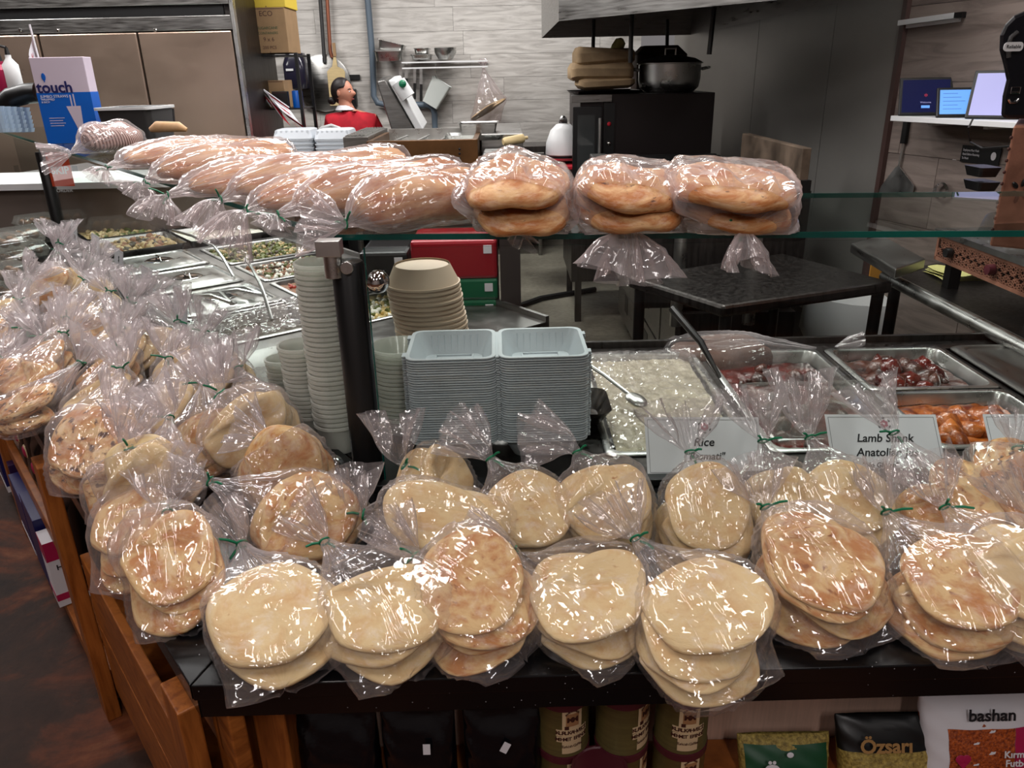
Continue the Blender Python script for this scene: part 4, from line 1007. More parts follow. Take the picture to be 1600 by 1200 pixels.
for i in range(90): b.ball((rs.uniform(PX[1][0] + .05, PX[1][1] - .05), rs.uniform(yA + .02, yA + .27), zr + .034 + rs.uniform(0, .003)), .0022, 6, 4)
# third column: two half pans
ym = (yA + yB) / 2
r = pan(ID, PX[2][0], ym + .005, PX[2][1], yB + .01, 'half size steel pan of dark braised lamb, rear of its well')
food(ID, PX[2][0] + .03, ym + .03, PX[2][1] - .03, yB - .02, -.03, .01, 20, F_['meat'], 'braised_lamb', 'dark braised lamb pieces in the rear half pan', seed=6, lumps=(F_['meat'], F_['stew']), lsize=.05, ln=26)
r = pan(ID, PX[2][0], yA - .01, PX[2][1], ym - .005, 'half size steel pan of orange roasted meat behind the lamb shank sign')
food(ID, PX[2][0] + .03, yA + .02, PX[2][1] - .03, ym - .03, -.03, .01, 20, F_['chicken'], 'roasted_shanks', 'orange glazed roasted shanks in the front half pan', seed=7, lumps=(F_['chicken'],), lsize=.06, ln=16)
b = MB(T=ID); lid(ID, PX[3][0], yA + .16, PX[3][1], yB, zr + .006, 'flat steel lid on the pan farthest from the corner', 'steel', True)
r = pan(ID, PX[3][0], yA - .01, PX[3][1], yA + .15, 'shallow steel pan before the flat steel lid')
food(ID, PX[3][0] + .03, yA + .01, PX[3][1] - .03, yA + .13, -.03, .008, 20, F_['chicken'], 'roasted_pieces', 'orange roasted pieces before the flat steel lid', seed=17, lumps=(F_['chicken'],), lsize=.04, ln=14)
# ladle handle leaning over the stew
b = MB(); a0 = P(1050, 482, y=2.1); a1 = P(1095, 535, y=1.98); a2 = P(1125, 590, y=1.9)
b.tube([a0, a1, a2], [.011, .010, .005], 8); tag(b.build('ladle', M_['black'], smooth=True), 'ladle with thick dark handle leaning in the red stew', 'ladle')

# ------------------------------------------------------------------ signs on the pane
def flower(parent, M, s):
    for nm, mt, rr0, rr1, wd in (('petals', M_['magenta'], .12, .62, .30), ('petal_tips', M_['ink'], .72, 1.0, .26)):
        b = MB(M)
        for k in range(6):
            a = k * PI / 3 + PI / 6; u = Vector((math.cos(a), math.sin(a), 0)); v = Vector((-u.y, u.x, 0)); rm = (rr0 + rr1) / 2
            b.prism([tuple((u * rr0 * s).xy), tuple(((u * rm - v * wd) * s).xy), tuple((u * rr1 * s).xy), tuple(((u * rm + v * wd) * s).xy)], 0, .0006)
        b.build(nm, mt, parent)
def sign(label, BL, BR, TL, lines, logo=True, name='food_sign'):
    x = (BR - BL); y = (TL - BL); w = x.length; h = y.length; M = basis(BL, x, y)
    r = thing(name, label, 'sign', BL); b = MB(M); b.box(0, 0, -.0006, w, h, 0); b.build('card', M_['paper'], r)
    b = MB(M); e = .006; t = .0007
    for q in ((e, e, w - e, e + t), (e, h - e - t, w - e, h - e), (e, e, e + t, h - e), (w - e - t, e, w - e, h - e)): b.box(q[0], q[1], .0001, q[2], q[3], .0003)
    b.build('border', M_['ink'], r)
    if logo: flower(r, M @ Matrix.Translation((w * .52, h * .83, .0003)), h * .12)
    for s_, yy, sz, xx in lines:
        text(r, s_, h * sz, M @ Matrix.Translation((w * xx, h * yy, .0004)), M_['ink'], shear=.25, bold=.0004)
    return r
ys = 1.445
def sg4(label, x0, x1, y0, y1, lines, **k):
    sign(label, P(x0, y1, y=ys), P(x1, y1, y=ys), P(x0 + 3, y0, y=ys + .085), lines, **k)
sg4('white sign reading Rice Basmati on the glass before the rice', 1012, 1195, 652, 743, [('Rice', .56, .20, .50), ('"Basmati"', .32, .17, .50)])
sg4('white sign reading Lamb Shank on the glass before the meat pans', 1302, 1480, 649, 736, [('Lamb Shank', .57, .20, .50), ('Anatolian Jus', .32, .20, .50), ('"No Gluten"', .10, .12, .42)])
sg4('white sign cut by the frame, farthest from the corner', 1556, 1740, 650, 737, [('Stew', .5, .2, .6)])
# small price cards along the side pane
for i, (u, t) in enumerate(((1.30, '$ 4.99'), (1.72, '$ 5.99'), (2.16, '$ 3.99'), (2.60, '$ 5.49'), (3.1, '$ 6.99'), (3.62, '$ 4.49'), (4.1, '$ 7.99'), (4.5, '$ 3.49'))):
    A = UV(u + .16, .02, zc + .03); Bq = UV(u, .02, zc + .03)
    sign('small white price card on the side pane, ' + ordn[i] + ' from the counter corner', A, Bq, A + Vector((nL.x * .02, nL.y * .02, .12)), [('$', .66, .3, .5), (t[2:], .34, .28, .5)], logo=False, name='price_card')

# ------------------------------------------------------------------ cold table: lids, tongs and salads
def T2b(u0, v0, u1, v1): return (u0, v0, u1, v1)
for i, (u0, u1) in enumerate(NP):
    if i == 0:
        r = pan(T2, u0, .07, u1, .44, 'deep steel pan wrapped in shiny film beside the bags', depth=.1)
        food(T2, u0 + .03, .10, u1 - .03, .41, -.04, .01, 24, F_['olive'], 'dark_olives', 'dark food under film in the wrapped cold pan', seed=31)
        wrap_sheet(T2, u0 - .02, .05, u1 + .02, .46, .02, r, .014, 5)
    else:
        pan(T2, u0, .07, u1, .44, 'steel well under the ' + ('first', 'second', 'third')[i - 1] + ' steel lid of the side row')
        lid(T2, u0 + .004, .075, u1 - .004, .435, zr + .012, 'steel lid with round recess, ' + ('under the tongs', 'middle of the side row', 'far end of the side row')[i - 1], 'steel_bright')
SAL = [('tomato and bulgur salad with diced red tomato', 1.02, 1.35, 'pasta', ('pasta', 'cheese', 'green'), 'pasta_salad', 'pale yellow pasta salad nearest the container stacks'),
       ('', 1.38, 1.80, 'nut', ('nut', 'tomato', 'green', 'tomato'), 'bulgur_salad', 'bulgur salad with diced tomato and herbs'),
       ('', 1.84, 2.22, 'nut', ('nut', 'olive', 'green', 'cheese'), 'herb_salad', 'brown grain salad between bulgur salad and green salad'),
       ('', 2.26, 2.72, 'green', ('green', 'olive', 'green', 'salad'), 'green_salad', 'green leafy salad under the hanging bag collars')]
for i, (_, u0, u1, bm, lm, nm, lb) in enumerate(SAL):
    pan(T2, u0, .50, u1, .95, 'steel salad pan, ' + ordn[i] + ' in the rear row from the corner', name='salad_pan')
    food(T2, u0 + .03, .53, u1 - .03, .92, -.012, .012, 26, F_[bm], nm, lb, seed=40 + i, lumps=[F_[q] for q in lm], lsize=.016, ln=420)
def tray2(u0, v0, u1, v1, nm, lb, bm, lm, seed, ls=.03, ln=160, pl='clear', zo=0.005):
    r = thing('salad_tray', pl + ' tray holding ' + lb, 'tray', T2 @ Vector(((u0 + u1) / 2, (v0 + v1) / 2, zr)))
    b = MB(T2 @ Matrix.Translation(((u0 + u1) / 2, (v0 + v1) / 2, zr)))
    w, l = u1 - u0, v1 - v0; b.rr([(w, l, .02, .03), (w - .01, l - .01, .02, .028), (w - .04, l - .04, .03, -.02)], c0=False)
    b.build('tray', M_['steel_bright'], r, smooth=True)
    food(T2, u0 + .02, v0 + .02, u1 - .02, v1 - .02, zo, .012, 18, F_[bm], nm, lb, seed=seed, lumps=[F_[q] for q in lm], lsize=ls, ln=ln)
tray2(2.82, .10, 3.24, .48, 'meat_salad', 'creamy salad with dark pieces beyond the steel lids', 'salad', ('salad', 'nut', 'olive'), 51)
tray2(2.82, .50, 3.24, .94, 'white_cheese', 'smooth white cheese beside mashed beige salad', 'cheese', ('cheese',), 52, .02, 20)
tray2(3.28, .10, 3.72, .48, 'potato_salad', 'chunky creamy potato salad by the far post', 'salad', ('salad', 'salad', 'green'), 53)
tray2(3.28, .50, 3.72, .94, 'tomato_salad', 'bright red tomato salad among pale salads', 'tomato', ('tomato', 'tomato', 'salad'), 54)
tray2(3.84, .10, 4.45, .94, 'bean_salad', 'pale bean salad beyond the far post', 'salad', ('salad', 'nut', 'cheese'), 55, .04, 220)
tray2(4.50, .10, 5.15, .94, 'coleslaw', 'pale coleslaw at the far end of the case', 'salad', ('cheese', 'nut', 'salad'), 56, .04, 220)
# tongs lying on the first lid, curved spoons
def tongs(p, ang, label):
    r = thing('serving_tongs', label, 'tongs', p, rz=ang); M = WM[r.name]
    for s in (-1, 1):
        b = MB(M); b.tube([(0, 0, .02), (.10, s * .02, .035), (.19, s * .028, .02), (.23, s * .02, .006)], [.007, .008, .008, .012], 8); b.build('arm', M_['steel_bright'], r, smooth=True)
    b = MB(M); b.tube([(-.012, -.012, .02), (-.02, 0, .02), (-.012, .012, .02)], .006, 6); b.build('spring_loop', M_['steel_bright'], r, smooth=True)
tongs(T2 @ Vector((1.50, .36, zr + .02)), math.atan2(dL.y, dL.x) + .45, 'steel tongs lying across the first steel lid')
tongs(T2 @ Vector((1.44, .22, zr + .03)), math.atan2(dL.y, dL.x) + .2, 'steel tongs nearer the wrapped pan')
for i, (a, m, e, lb) in enumerate((((270, 360), (335, 385), (365, 432), 'long bright spoon arching over the cheese tray'), ((383, 405), (405, 440), (425, 500), 'dark curved spoon standing in the bulgur salad'))):
    b = MB(); q0 = P(*a, z=zr + .12); q1 = P(*m, z=zr + .12); q2 = P(*e, z=zr + .03)
    b.tube([q0, q0.lerp(q1, .5) + Vector((0, 0, .01)), q1, q1.lerp(q2, .5) + Vector((0, 0, .012)), q2], .0065, 8); tag(b.build('salad_spoon', M_['steel_bright'], smooth=True), lb, 'spoon')

# ------------------------------------------------------------------ stacks in the corner
def nth(k): return str(k) + ('th' if 10 < k % 100 < 14 else {1: 'st', 2: 'nd', 3: 'rd'}.get(k % 10, 'th'))
def stack(first, n, dz, base, label, group, lean=(0, 0), jitter=.0015, top=None, seed=2, spin=.03):
    rs = random.Random(seed); M0 = WM[first.name]
    for i in range(1, n):
        M = Matrix.Translation((lean[0] * i * dz + rs.uniform(-jitter, jitter), lean[1] * i * dz + rs.uniform(-jitter, jitter), i * dz)) @ M0 @ Matrix.Rotation(rs.uniform(-spin, spin), 4, 'Z')
        copy_thing(first, M, (label + ', ' + nth(n - i) + ' from its top') if not (top and i == n - 1) else top, group)
    first['label'] = label + ', lowest of all'
# foam clamshells
cl = thing('takeout_container', 'open takeout container in the hinged stack', 'container', (-.031, 1.615, zc + .001), rz=.02, group='stacked open takeout containers')
M0 = Matrix.Identity(4); b = MB()
for sx in (-1, 1):
    cx = sx * .099
    b.rr([(.135, .14, .02, 0), (.178, .188, .022, .046), (.192, .202, .024, .049), (.192, .202, .024, .0515), (.176, .186, .022, .0515), (.168, .178, .02, .044), (.130, .135, .02, .0035)], cx=cx, cy=0, k=4)
for yy in (-.06, .06): b.box(-.204, yy - .012, .047, -.194, yy + .012, .050); b.box(.194, yy - .010, .047, .202, yy + .010, .050)
b.box(-.004, -.085, .046, .004, .085, .049)
b.build('shell', M_['foam'], cl, smooth=True, sharp=35, local=True)
b = MB()
for cx in (-.099, .099):
    for s in (-1, 1): b.box(cx + s * .042 - .002, -.055, .0036, cx + s * .042 + .002, .055, .007); b.box(cx - .042, s * .055 - .002, .0036, cx + .042, s * .055 + .002, .007)
    for k in range(8):
        x = cx - .052 + k * .015
        for s in (-1, 1): b.add([(x - .002, s * .072, .006), (x + .002, s * .072, .006), (x + .002, s * .0885, .043), (x - .002, s * .0885, .043), (x, s * .069, .007), (x, s * .0855, .042)], [(0, 4, 5, 3), (4, 1, 2, 5)])
b.build('embossing', M_['foam'], cl, local=True)
stack(cl, 36, .0056, None, 'open takeout container in the hinged stack', 'stacked open takeout containers', jitter=.0008, spin=.006, top='topmost open takeout container, its two ribbed trays showing')
# clear deli tubs
def cup_proto(name, label, loc, r0, r1, h, mat, group, cat='container'):
    t = thing(name, label, cat, loc, group=group); b = MB()
    b.lathe([(r0, 0), (r0 * 1.02, .003), (r1, h - .006), (r1 + .004, h - .006), (r1 + .004, h), (r1 - .001, h), (r0 * .97, .005), (0, .005)], 36, cap=False); b.build('tub', M_[mat], t, smooth=True, local=True, sharp=30); return t
D1 = P(530, 705, z=zc); 
c1 = cup_proto('deli_tub', 'clear deli tub in the tall stack', (D1.x, D1.y + .02, zc + .001), .040, .051, .07, 'cup_plastic', 'tall stack of clear tubs')
stack(c1, 34, .0112, None, 'clear deli tub in the tall stack', 'tall stack of clear tubs', lean=(.0, .0), spin=0, top='top clear deli tub of the tallest stack by the post')
D2 = P(487, 685, z=zc)
c1 = cup_proto('deli_tub', 'clear deli tub in the middle height stack', (D2.x, D2.y + .03, zc + .001), .036, .047, .06, 'cup_plastic', 'middle stack of clear tubs')
stack(c1, 17, .0105, None, 'clear deli tub in the middle height stack', 'middle stack of clear tubs', lean=(-.05, 0), spin=0, top='top clear deli tub of the middle height stack')
D3 = P(446, 645, z=zc)
c1 = cup_proto('deli_tub', 'small clear tub in the shortest stack', (D3.x, D3.y + .03, zc + .011), .030, .038, .05, 'cup_plastic', 'short stack of clear tubs')
stack(c1, 9, .0100, None, 'small clear tub in the shortest stack', 'short stack of clear tubs', spin=0, top='top small tub of the shortest clear stack')
D4 = P(622, 700, z=zc)
c1 = cup_proto('clear_bowl', 'clear bowl stacked behind the black post', (D4.x + .005, D4.y + .10, zc + .001), .040, .062, .05, 'cup_plastic', 'stack of clear bowls')
stack(c1, 17, .0105, None, 'clear bowl stacked behind the black post', 'stack of clear bowls', spin=0, top='top clear bowl between the post and the foam containers')
b = MB(); t1 = P(672, 470, y=2.02)
c1 = cup_proto('paper_bowl', 'beige paper bowl in the tilted stack', (t1.x + .015, 2.05, zc + .001), .075, .098, .055, 'beige_tub', 'tilted stack of paper bowls')
# bottoms up: flip
for ch in c1.children:
    ch.data.transform(Matrix.Translation((0, 0, .055)) @ Matrix.Rotation(PI, 4, 'X')); ch.data.flip_normals()
stack(c1, 22, .0130, None, 'beige paper bowl in the tilted stack', 'tilted stack of paper bowls', lean=(-.13, .02), top='upturned white bottomed bowl crowning the tilted stack', spin=0)
# ================================================================== goods under the counter
def can(x, y, z0, turn, label, r=.044, h=.112):
    t = thing('coffee_tin', label, 'tin', (x, y, z0), rz=turn, group='coffee tins under the counter'); M = WM[t.name]
    b = MB(M); b.lathe([(r, 0), (r + .001, .001), (r + .001, .004), (r, .006), (r, h - .012), (r + .001, h - .010)], 36); b.build('tin', M_['tin_olive'], t, smooth=True, sharp=30)
    b = MB(M); b.lathe([(r + .002, h - .014), (r + .0022, h - .001), (r * .96, h), (r * .90, h - .002), (0, h - .002)], 36, cap=False); b.build('lid', M_['maroon'], t, smooth=True, sharp=30)
    def curved(x0, x1, z0_, z1_, mat, nm, off=.0006):
        b = MB(M); n = 10; vs = []; fs = []
        for i in range(n + 1):
            a = (x0 + (x1 - x0) * i / n) / r - PI / 2
            for zz in (z0_, z1_):
                for q in (off - .0003, off): vs.append(((r + q) * math.cos(a), (r + q) * math.sin(a), zz))
        for i in range(n):
            a = i * 4; fs += [(a + 1, a + 5, a + 7, a + 3), (a, a + 2, a + 6, a + 4), (a, a + 4, a + 5, a + 1), (a + 2, a + 3, a + 7, a + 6)]
        b.add(vs, fs); b.build(nm, mat, t)
    curved(-.017, .017, .008, .099, M_['cream_print'], 'label')
    curved(-.027, .027, .047, .060, M_['cream_print'], 'name_band', .0011); curved(-.026, .026, .034, .046, M_['cream_print'], 'name_band', .0011)
    def ctext(s, z, sz, w, mt=M_['brown_print'], arc=0, bold=.0003):
        n = len(s)
        for i, chh in enumerate(s):
            if chh == ' ': continue
            u = (i - (n - 1) / 2) * w; zz = z + (arc * (1 - (u / (w * n / 2)) ** 2) if arc else 0); a = u / r - PI / 2
            o = M @ Vector(((r + .0014) * math.cos(a), (r + .0014) * math.sin(a), zz)); tx = (M.to_3x3() @ Vector((-math.sin(a), math.cos(a), 0)))
            text(t, chh, sz, basis(o, tx, (0, 0, 1)), mt, ext=.0001, bold=bold)
    ctext('KURUKAHVECİ', .0535, .0105, .0048); ctext('MEHMET EFENDİ', .040, .0098, .0041)
    ctext('Turkish Coffee', .024, .008, .0025, bold=0); ctext('KURUKAHVECİ', .090, .004, .0021, arc=.008)
    # oval portrait medallion with the double M
    curved(-.011, .011, .066, .092, plain('tan_print', rgb(170, 124, 84), .5) if 'tan_print' not in bpy.data.materials else bpy.data.materials['tan_print'], 'medallion', .0009)
    ctext('MM', .080, .014, .0085, bold=.0006); curved(-.013, -.006, .060, .067, M_['brown_print'], 'cup_print', .0012)
cx1 = P(882, 1150, y=.945).x; cx2 = P(978, 1150, y=.945).x; cx3 = P(1074, 1150, y=.945).x
zs = .5085
TT = [(cx1, .30, 'beside the black pouches'), (cx2, .85, 'middle of the three'), (cx3, .05, 'beside the pink back panel')]
for x, tr, w_ in TT:
    can(x, .99, zs, tr + .2, 'olive coffee tin, lower of its pair, ' + w_)
    can(x, .99, zs + .1125, tr, 'olive coffee tin with maroon lid, upper of its pair, ' + w_)
can((cx1 + cx2) / 2 + .006, .945 - .02, zs - .0, .6, 'olive coffee tin standing alone before the stacked pairs')
def pouch(x0, x1, y, label, seed, sticker=True):
    w = x1 - x0; t = thing('coffee_pouch', label, 'pouch', ((x0 + x1) / 2, y, zs), rz=.0, group='black coffee pouches'); M = WM[t.name]
    na, nz = 30, 34; V = []; rs = np.random.RandomState(seed); H = .205
    for j in range(nz):
        v = j / (nz - 1); th_ = .034 * (math.sin(PI * min(1, (1 - v) * 1.25) / 2) ** .6 if v < 1 else 0) * (1 - v ** 6) + .001
        for i in range(na):
            a = 2 * PI * i / na; c, s = math.cos(a), math.sin(a)
            px = (abs(c) ** .5) * (1 if c > 0 else -1) * w / 2 * (.97 + .03 * v); py = (abs(s) ** .7) * (1 if s > 0 else -1) * th_
            wv = .0025 * math.sin(px * 90 + v * 9 + seed) * math.sin(v * 14 + px * 40) + .0015 * math.sin(px * 210 + seed * 2 + v * 30)
            V.append((px, py + (wv if v < .93 else wv * .2), v * H))
    F4 = [(j * na + i, j * na + (i + 1) % na, (j + 1) * na + (i + 1) % na, (j + 1) * na + i) for j in range(nz - 1) for i in range(na)]
    o = npmesh('foil_body', np.array(V), np.array(F4), M_['foil_black'], t)
    b = MB(M); 
    for q in range(4): b.box(-w / 2 + .006, -.0035, H - .022 + q * .005, w / 2 - .006, -.0025, H - .0205 + q * .005)
    b.build('seal_ridges', M_['foil_black'], t)
    b = MB(M @ Matrix.Translation((.0, -.0045, H - .046)) @ Matrix.Rotation(.2, 4, 'X')); b.box(-.013, -.0006, -.012, .013, 0, .012); b.build('sticker', plain('grey_sticker', rgb(150, 150, 158), .3, .3), t)
    if sticker:
        b = MB(M @ Matrix.Translation((sticker - .5, -.031, H - .066)) @ Matrix.Rotation(-.2, 4, 'X') @ Matrix.Rotation(.5 * (seed % 3 - 1), 4, 'Y')); b.box(-.006, -.0006, -.0095, .006, 0, .0095); b.build('price_sticker', M_['paper'], t)
M_['foil_black'] = plain('black_foil', rgb(14, 15, 20), .22, .3, bump=.25, bscale=40)
pw = [(462, 590, 0), (596, 712, .515), (724, 846, .505)]
for i, (a, c, st_) in enumerate(pw):
    pouch(P(a, 1160, y=.96).x, P(c, 1160, y=.96).x, .975, ('black foil coffee pouch beside the pine posts', 'black foil coffee pouch between two others', 'black foil coffee pouch beside the coffee tins')[i], 3 + i, st_)
def sack(px0, px1, pyt, y, label, body, top_mat, extras, name='legume_bag', H=.2, z=None, tilt=-.35):
    x0 = P(px0, 1180, y=y).x; x1 = P(px1, 1180, y=y).x; w = x1 - x0; zt_ = P((px0 + px1) / 2, pyt, y=y + .03).z
    Mx = Matrix.Translation(((x0 + x1) / 2, y, zt_ - H * math.cos(tilt))) @ Matrix.Rotation(tilt, 4, 'X')
    t = thing(name, label, 'bag', Mx.translation, rot=Matrix.Rotation(tilt, 3, 'X')); M = WM[t.name]
    def shell(nm, v0, v1, mat, infl=0, u0=-1, u1=1, front=False):
        na = 34; nz = 26; V = []
        for j in range(nz):
            v = v0 + (v1 - v0) * j / (nz - 1); th_ = .030 * max(0, min(1, math.sin(PI * min(.999, max(.001, v)) ** .8))) ** .5 + .0015 + infl
            for i in range(na + 1):
                if front: a = PI + (PI) * (.5 + .5 * (u0 + (u1 - u0) * i / na))
                else: a = 2 * PI * i / na
                c, s = math.cos(a), math.sin(a)
                pxx = (abs(c) ** .55) * (1 if c > 0 else -1) * (w / 2 + infl) * (.93 + .07 * abs(2 * v - 1)); pyy = (abs(s) ** .75) * (1 if s > 0 else -1) * th_
                wv = .002 * math.sin(pxx * 70 + v * 17) * math.sin(v * 21 + pxx * 30)
                V.append((pxx, pyy + wv, v * H))
        m_ = na + 1; F4 = [(j * m_ + i, j * m_ + i + 1, (j + 1) * m_ + i + 1, (j + 1) * m_ + i) for j in range(nz - 1) for i in range(na)]
        npmesh(nm, np.array(V), np.array(F4), mat, t)
    shell('contents_window', 0, .82, body); shell('top_flap', .80, 1.0, top_mat, .0008)
    extras(t, M, w, H, shell); return t
ft = lambda t, M, s, sz, x, z, mt, y=-.0335, **k: text(t, s, sz, M @ basis((x, y, z), (1, 0, 0), (0, 0, 1)), mt, **k)
def ex1(t, M, w, H, sh):
    sh('brand_band', .50, .93, M_['green_print'], .0012, -.62, .62, True); ft(t, M, 'Özsarı', .040, .004, .148, M_['paper'], y=-.041, bold=.0012)
    b = MB(M); b.ball((.0, -.036, .178), (.006, .001, .005), 8, 5); b.build('leaf_mark', M_['paper'], t)
sack(1172, 1322, 1172, .955, 'green banded bag of yellow grain under the counter', M_['grain'], M_['grain'], ex1)
def ex2(t, M, w, H, sh):
    sh('dark_header', .72, .99, M_['black'], .0014, -.98, .98, True); ft(t, M, 'Özsarı', .034, -.014, .163, M_['gold_print'], y=-.037, bold=.001)
    ft(t, M, 'Pilavlık', .014, .01, .03, M_['brown_print'], y=-.033)
sack(1328, 1488, 1142, .965, 'black topped bag of coarse pale grain beside the lentils', M_['grain'], M_['black'], ex2, H=.205)
def ex3(t, M, w, H, sh):
    sh('white_face', .0, 1.0, M_['paper'], .001, -.98, .98, True)
    sh('lentil_window', .05, .72, M_['lentil'], .0018, -.28, .22, True); sh('magenta_band', .0, .72, M_['magenta'], .0022, .22, .96, True); sh('lentil_corner', .0, .38, M_['lentil'], .003, .42, .9, True)
    ft(t, M, 'bashan', .030, .010, .192, M_['ink'], y=-.032, bold=.0006)
    for s, z in (('Kırmızı', .128), ('Futbol', .112), ('Mercimek', .096)): ft(t, M, s, .017, .050, z, M_['paper'], y=-.0435, bold=.0004)
    b = MB(M)
    for sx in (-1, 1): b.ball((-.040 + sx * .005, -.0375, .118), (.0085, .0012, .008), 12, 6)
    b.add([(-.0535, -.0378, .116), (-.0265, -.0378, .116), (-.040, -.0378, .100)], [(0, 2, 1)]); b.build('heart_badge', M_['magenta'], t)
    b = MB(M); b.lathe([(.009, 0), (.009, .001)], 20, M=basis((-.046, -.0375, .083), (1, 0, 0), (0, 0, 1))); b.build('leaf_badge', M_['green_print'], t)
sack(1450, 1632, 1094, .975, 'white and magenta bag of orange lentils under the counter', M_['lentil'], M_['paper'], ex3, H=.23, tilt=-.28)
# ------------------------------------------------------------------ cartons and pouches on the side rack
def carton(s, t0, w, d, h, z, label, cols, txts, name='carton'):
    M = Matrix.Translation(W2(s, t0, z)); ang = math.atan2(GLd.y, GLd.x)
    M = M @ Matrix.Rotation(ang, 4, 'Z')     # x along wing away, y inwards(-) ...
    t = thing(name, label, 'carton', M.translation, rz=ang); M = WM[t.name]; sy = 1 if (M.to_3x3() @ Vector((0, 1, 0))).dot(nG) > 0 else -1
    b = MB(M); b.box(0, 0, 0, w, sy * d, h); b.build('box', cols[0], t, bevel=.0015)
    # printed faces: the end towards the corner (x=0) and the outer long side (y=0)
    for (z0, z1, m) in cols[1:]:
        b = MB(M); b.box(-.0006, sy * .0005, z0 * h, .0, sy * (d - .0005), z1 * h); b.box(.0, -sy * .0006, z0 * h, w, 0, z1 * h); b.build('print_panel', m, t)
    xdir = M.to_3x3() @ Vector((0, sy, 0)); 
    for s_, zz, sz, mt in txts:
        # end face looks along -x; reading direction must run to the viewer's right
        o = M @ Vector((-.0012, sy * d / 2, zz * h)); text(t, s_, sz, basis(o, xdir if xdir.x > 0 else -xdir, (0, 0, 1)), mt, bold=.0006)
carton(1.56, -.03, .10, .15, .24, .097, 'white carton with pink bands, first on the low shelf', (M_['paper'], (.72, 1.001, M_['magenta']), (.10, .2, M_['magenta'])),
       (('1', .84, .045, M_['paper']), ('HÜNKAR', .60, .026, M_['ink']), ('MİDİ', .15, .016, M_['paper'])))
carton(1.68, -.03, .24, .16, .27, .097, 'navy carton behind the white and pink one', (M_['navy'],), (('HÜNKAR', .62, .030, M_['paper']),))
for i in range(5):
    carton(1.95 + i * .30, -.03 + .01 * (i % 2), .27, .17, .22 + .02 * (i % 3), .097, ('navy', 'purple', 'navy', 'purple', 'navy')[i] + ' carton on the low shelf, ' + ordn[i] + ' beyond the large navy one',
           (M_['navy'] if i % 2 == 0 else plain('purple_print', rgb(52, 28, 70), .4), (.0, .1, M_['paper'])), ())
for i in range(6):
    s = 1.18 + i * .15; M = Matrix.Translation(W2(s, .03, .40)); 
    t = thing('nut_pouch', 'dark green pouch with red oval badge, ' + ordn[i] + ' on the upper shelf', 'pouch', M.translation, rz=math.atan2(GLd.y, GLd.x), group='dark pouches on the upper shelf'); M = WM[t.name]
    sy = 1 if (M.to_3x3() @ Vector((0, 1, 0))).dot(nG) > 0 else -1
    b = MB(M); b.rr([(.12, .05, .02, 0), (.13, .09, .03, .05), (.13, .07, .03, .2), (.135, .008, .003, .27), (.135, .004, .001, .30)], cx=.065, cy=sy * .03); b.build('body', M_['black'], t, smooth=True)
    b = MB(M); b.ball((.065, -sy * .022, .20), (.03, .006, .022), 14, 8); b.build('badge_rim', M_['cream_print'], t, smooth=True)
    b = MB(M); b.ball((.065, -sy * .025, .20), (.026, .006, .018), 14, 8); b.build('red_badge', M_['magenta'], t, smooth=True)
# ================================================================== the kitchen behind
def XZ(px, py, y): p = P(px, py, y=y); return p.x, p.z
def tbox(name, label, cat, x0, y0, z0, x1, y1, z1, mat, bev=.003, group=None):
    t = thing(name, label, cat, ((x0 + x1) / 2, y0, z0), group=group); b = MB(); b.box(x0, y0, z0, x1, y1, z1); b.build('body', mat, t, bevel=bev); return t
def part(t, name, x0, y0, z0, x1, y1, z1, mat, bev=0):
    b = MB(); b.box(x0, y0, z0, x1, y1, z1); return b.build(name, mat, t, bevel=bev)
S_ = M_['steel']; SD = M_['steel_dark']; SB = M_['steel_bright']; BK = M_['black']
# ---- reach-in refrigerator
fy = 5.8; xr, _ = XZ(372, 100, fy); d1, zt1 = XZ(62, 53, fy); d2, _ = XZ(217, 53, fy); xl = d1 - (d2 - d1); _, z27 = XZ(200, 27, fy); _, z10 = XZ(200, 10, fy)
fr = thing('refrigerator', 'wide stainless reach-in refrigerator with three doors and dark vent band', 'refrigerator', ((xl + xr) / 2, fy, 0))
part(fr, 'cabinet', xl - .05, fy + .03, .12, xr + .03, fy + .85, z10 + .25, SD)
for i, (a, c) in enumerate(((xl, d1), (d1, d2), (d2, xr))):
    dr = part(fr, 'door', a + .006, fy - .03, .16, c - .006, fy + .028, zt1 - .006, plain('door_steel', rgb(172, 150, 134), .32, .85, noise=.04, nscale=.8, aniso=(1, 1, 2)) if 'door_steel' not in bpy.data.materials else bpy.data.materials['door_steel'], .008)  # brown tint puts a warm reflection into the steel's colour
    b = MB(); b.box(a + .03, fy - .034, .9, a + .07, fy - .0305, 1.12); b.build('handle_recess', BK, dr)
part(fr, 'control_panel', xl, fy - .02, zt1 + .002, xr, fy + .029, z27, S_, .004)
part(fr, 'vent_band', xl, fy + .005, z27 + .001, xr - .05, fy + .029, z10, BK)
part(fr, 'top_panel', xl, fy - .02, z10 + .001, xr, fy + .029, z10 + .22, S_, .004)
part(fr, 'corner_post', xr + .004, fy - .03, .12, xr + .03, fy + .029, z10 + .22, SB, .004)
for px in (32, 91, 243):
    x, z = XZ(px, 47, fy - .02); b = MB(); b.ball((x, fy - .024, z), (.012, .008, .012), 12, 6); b.build('lock', M_['chrome'], fr)
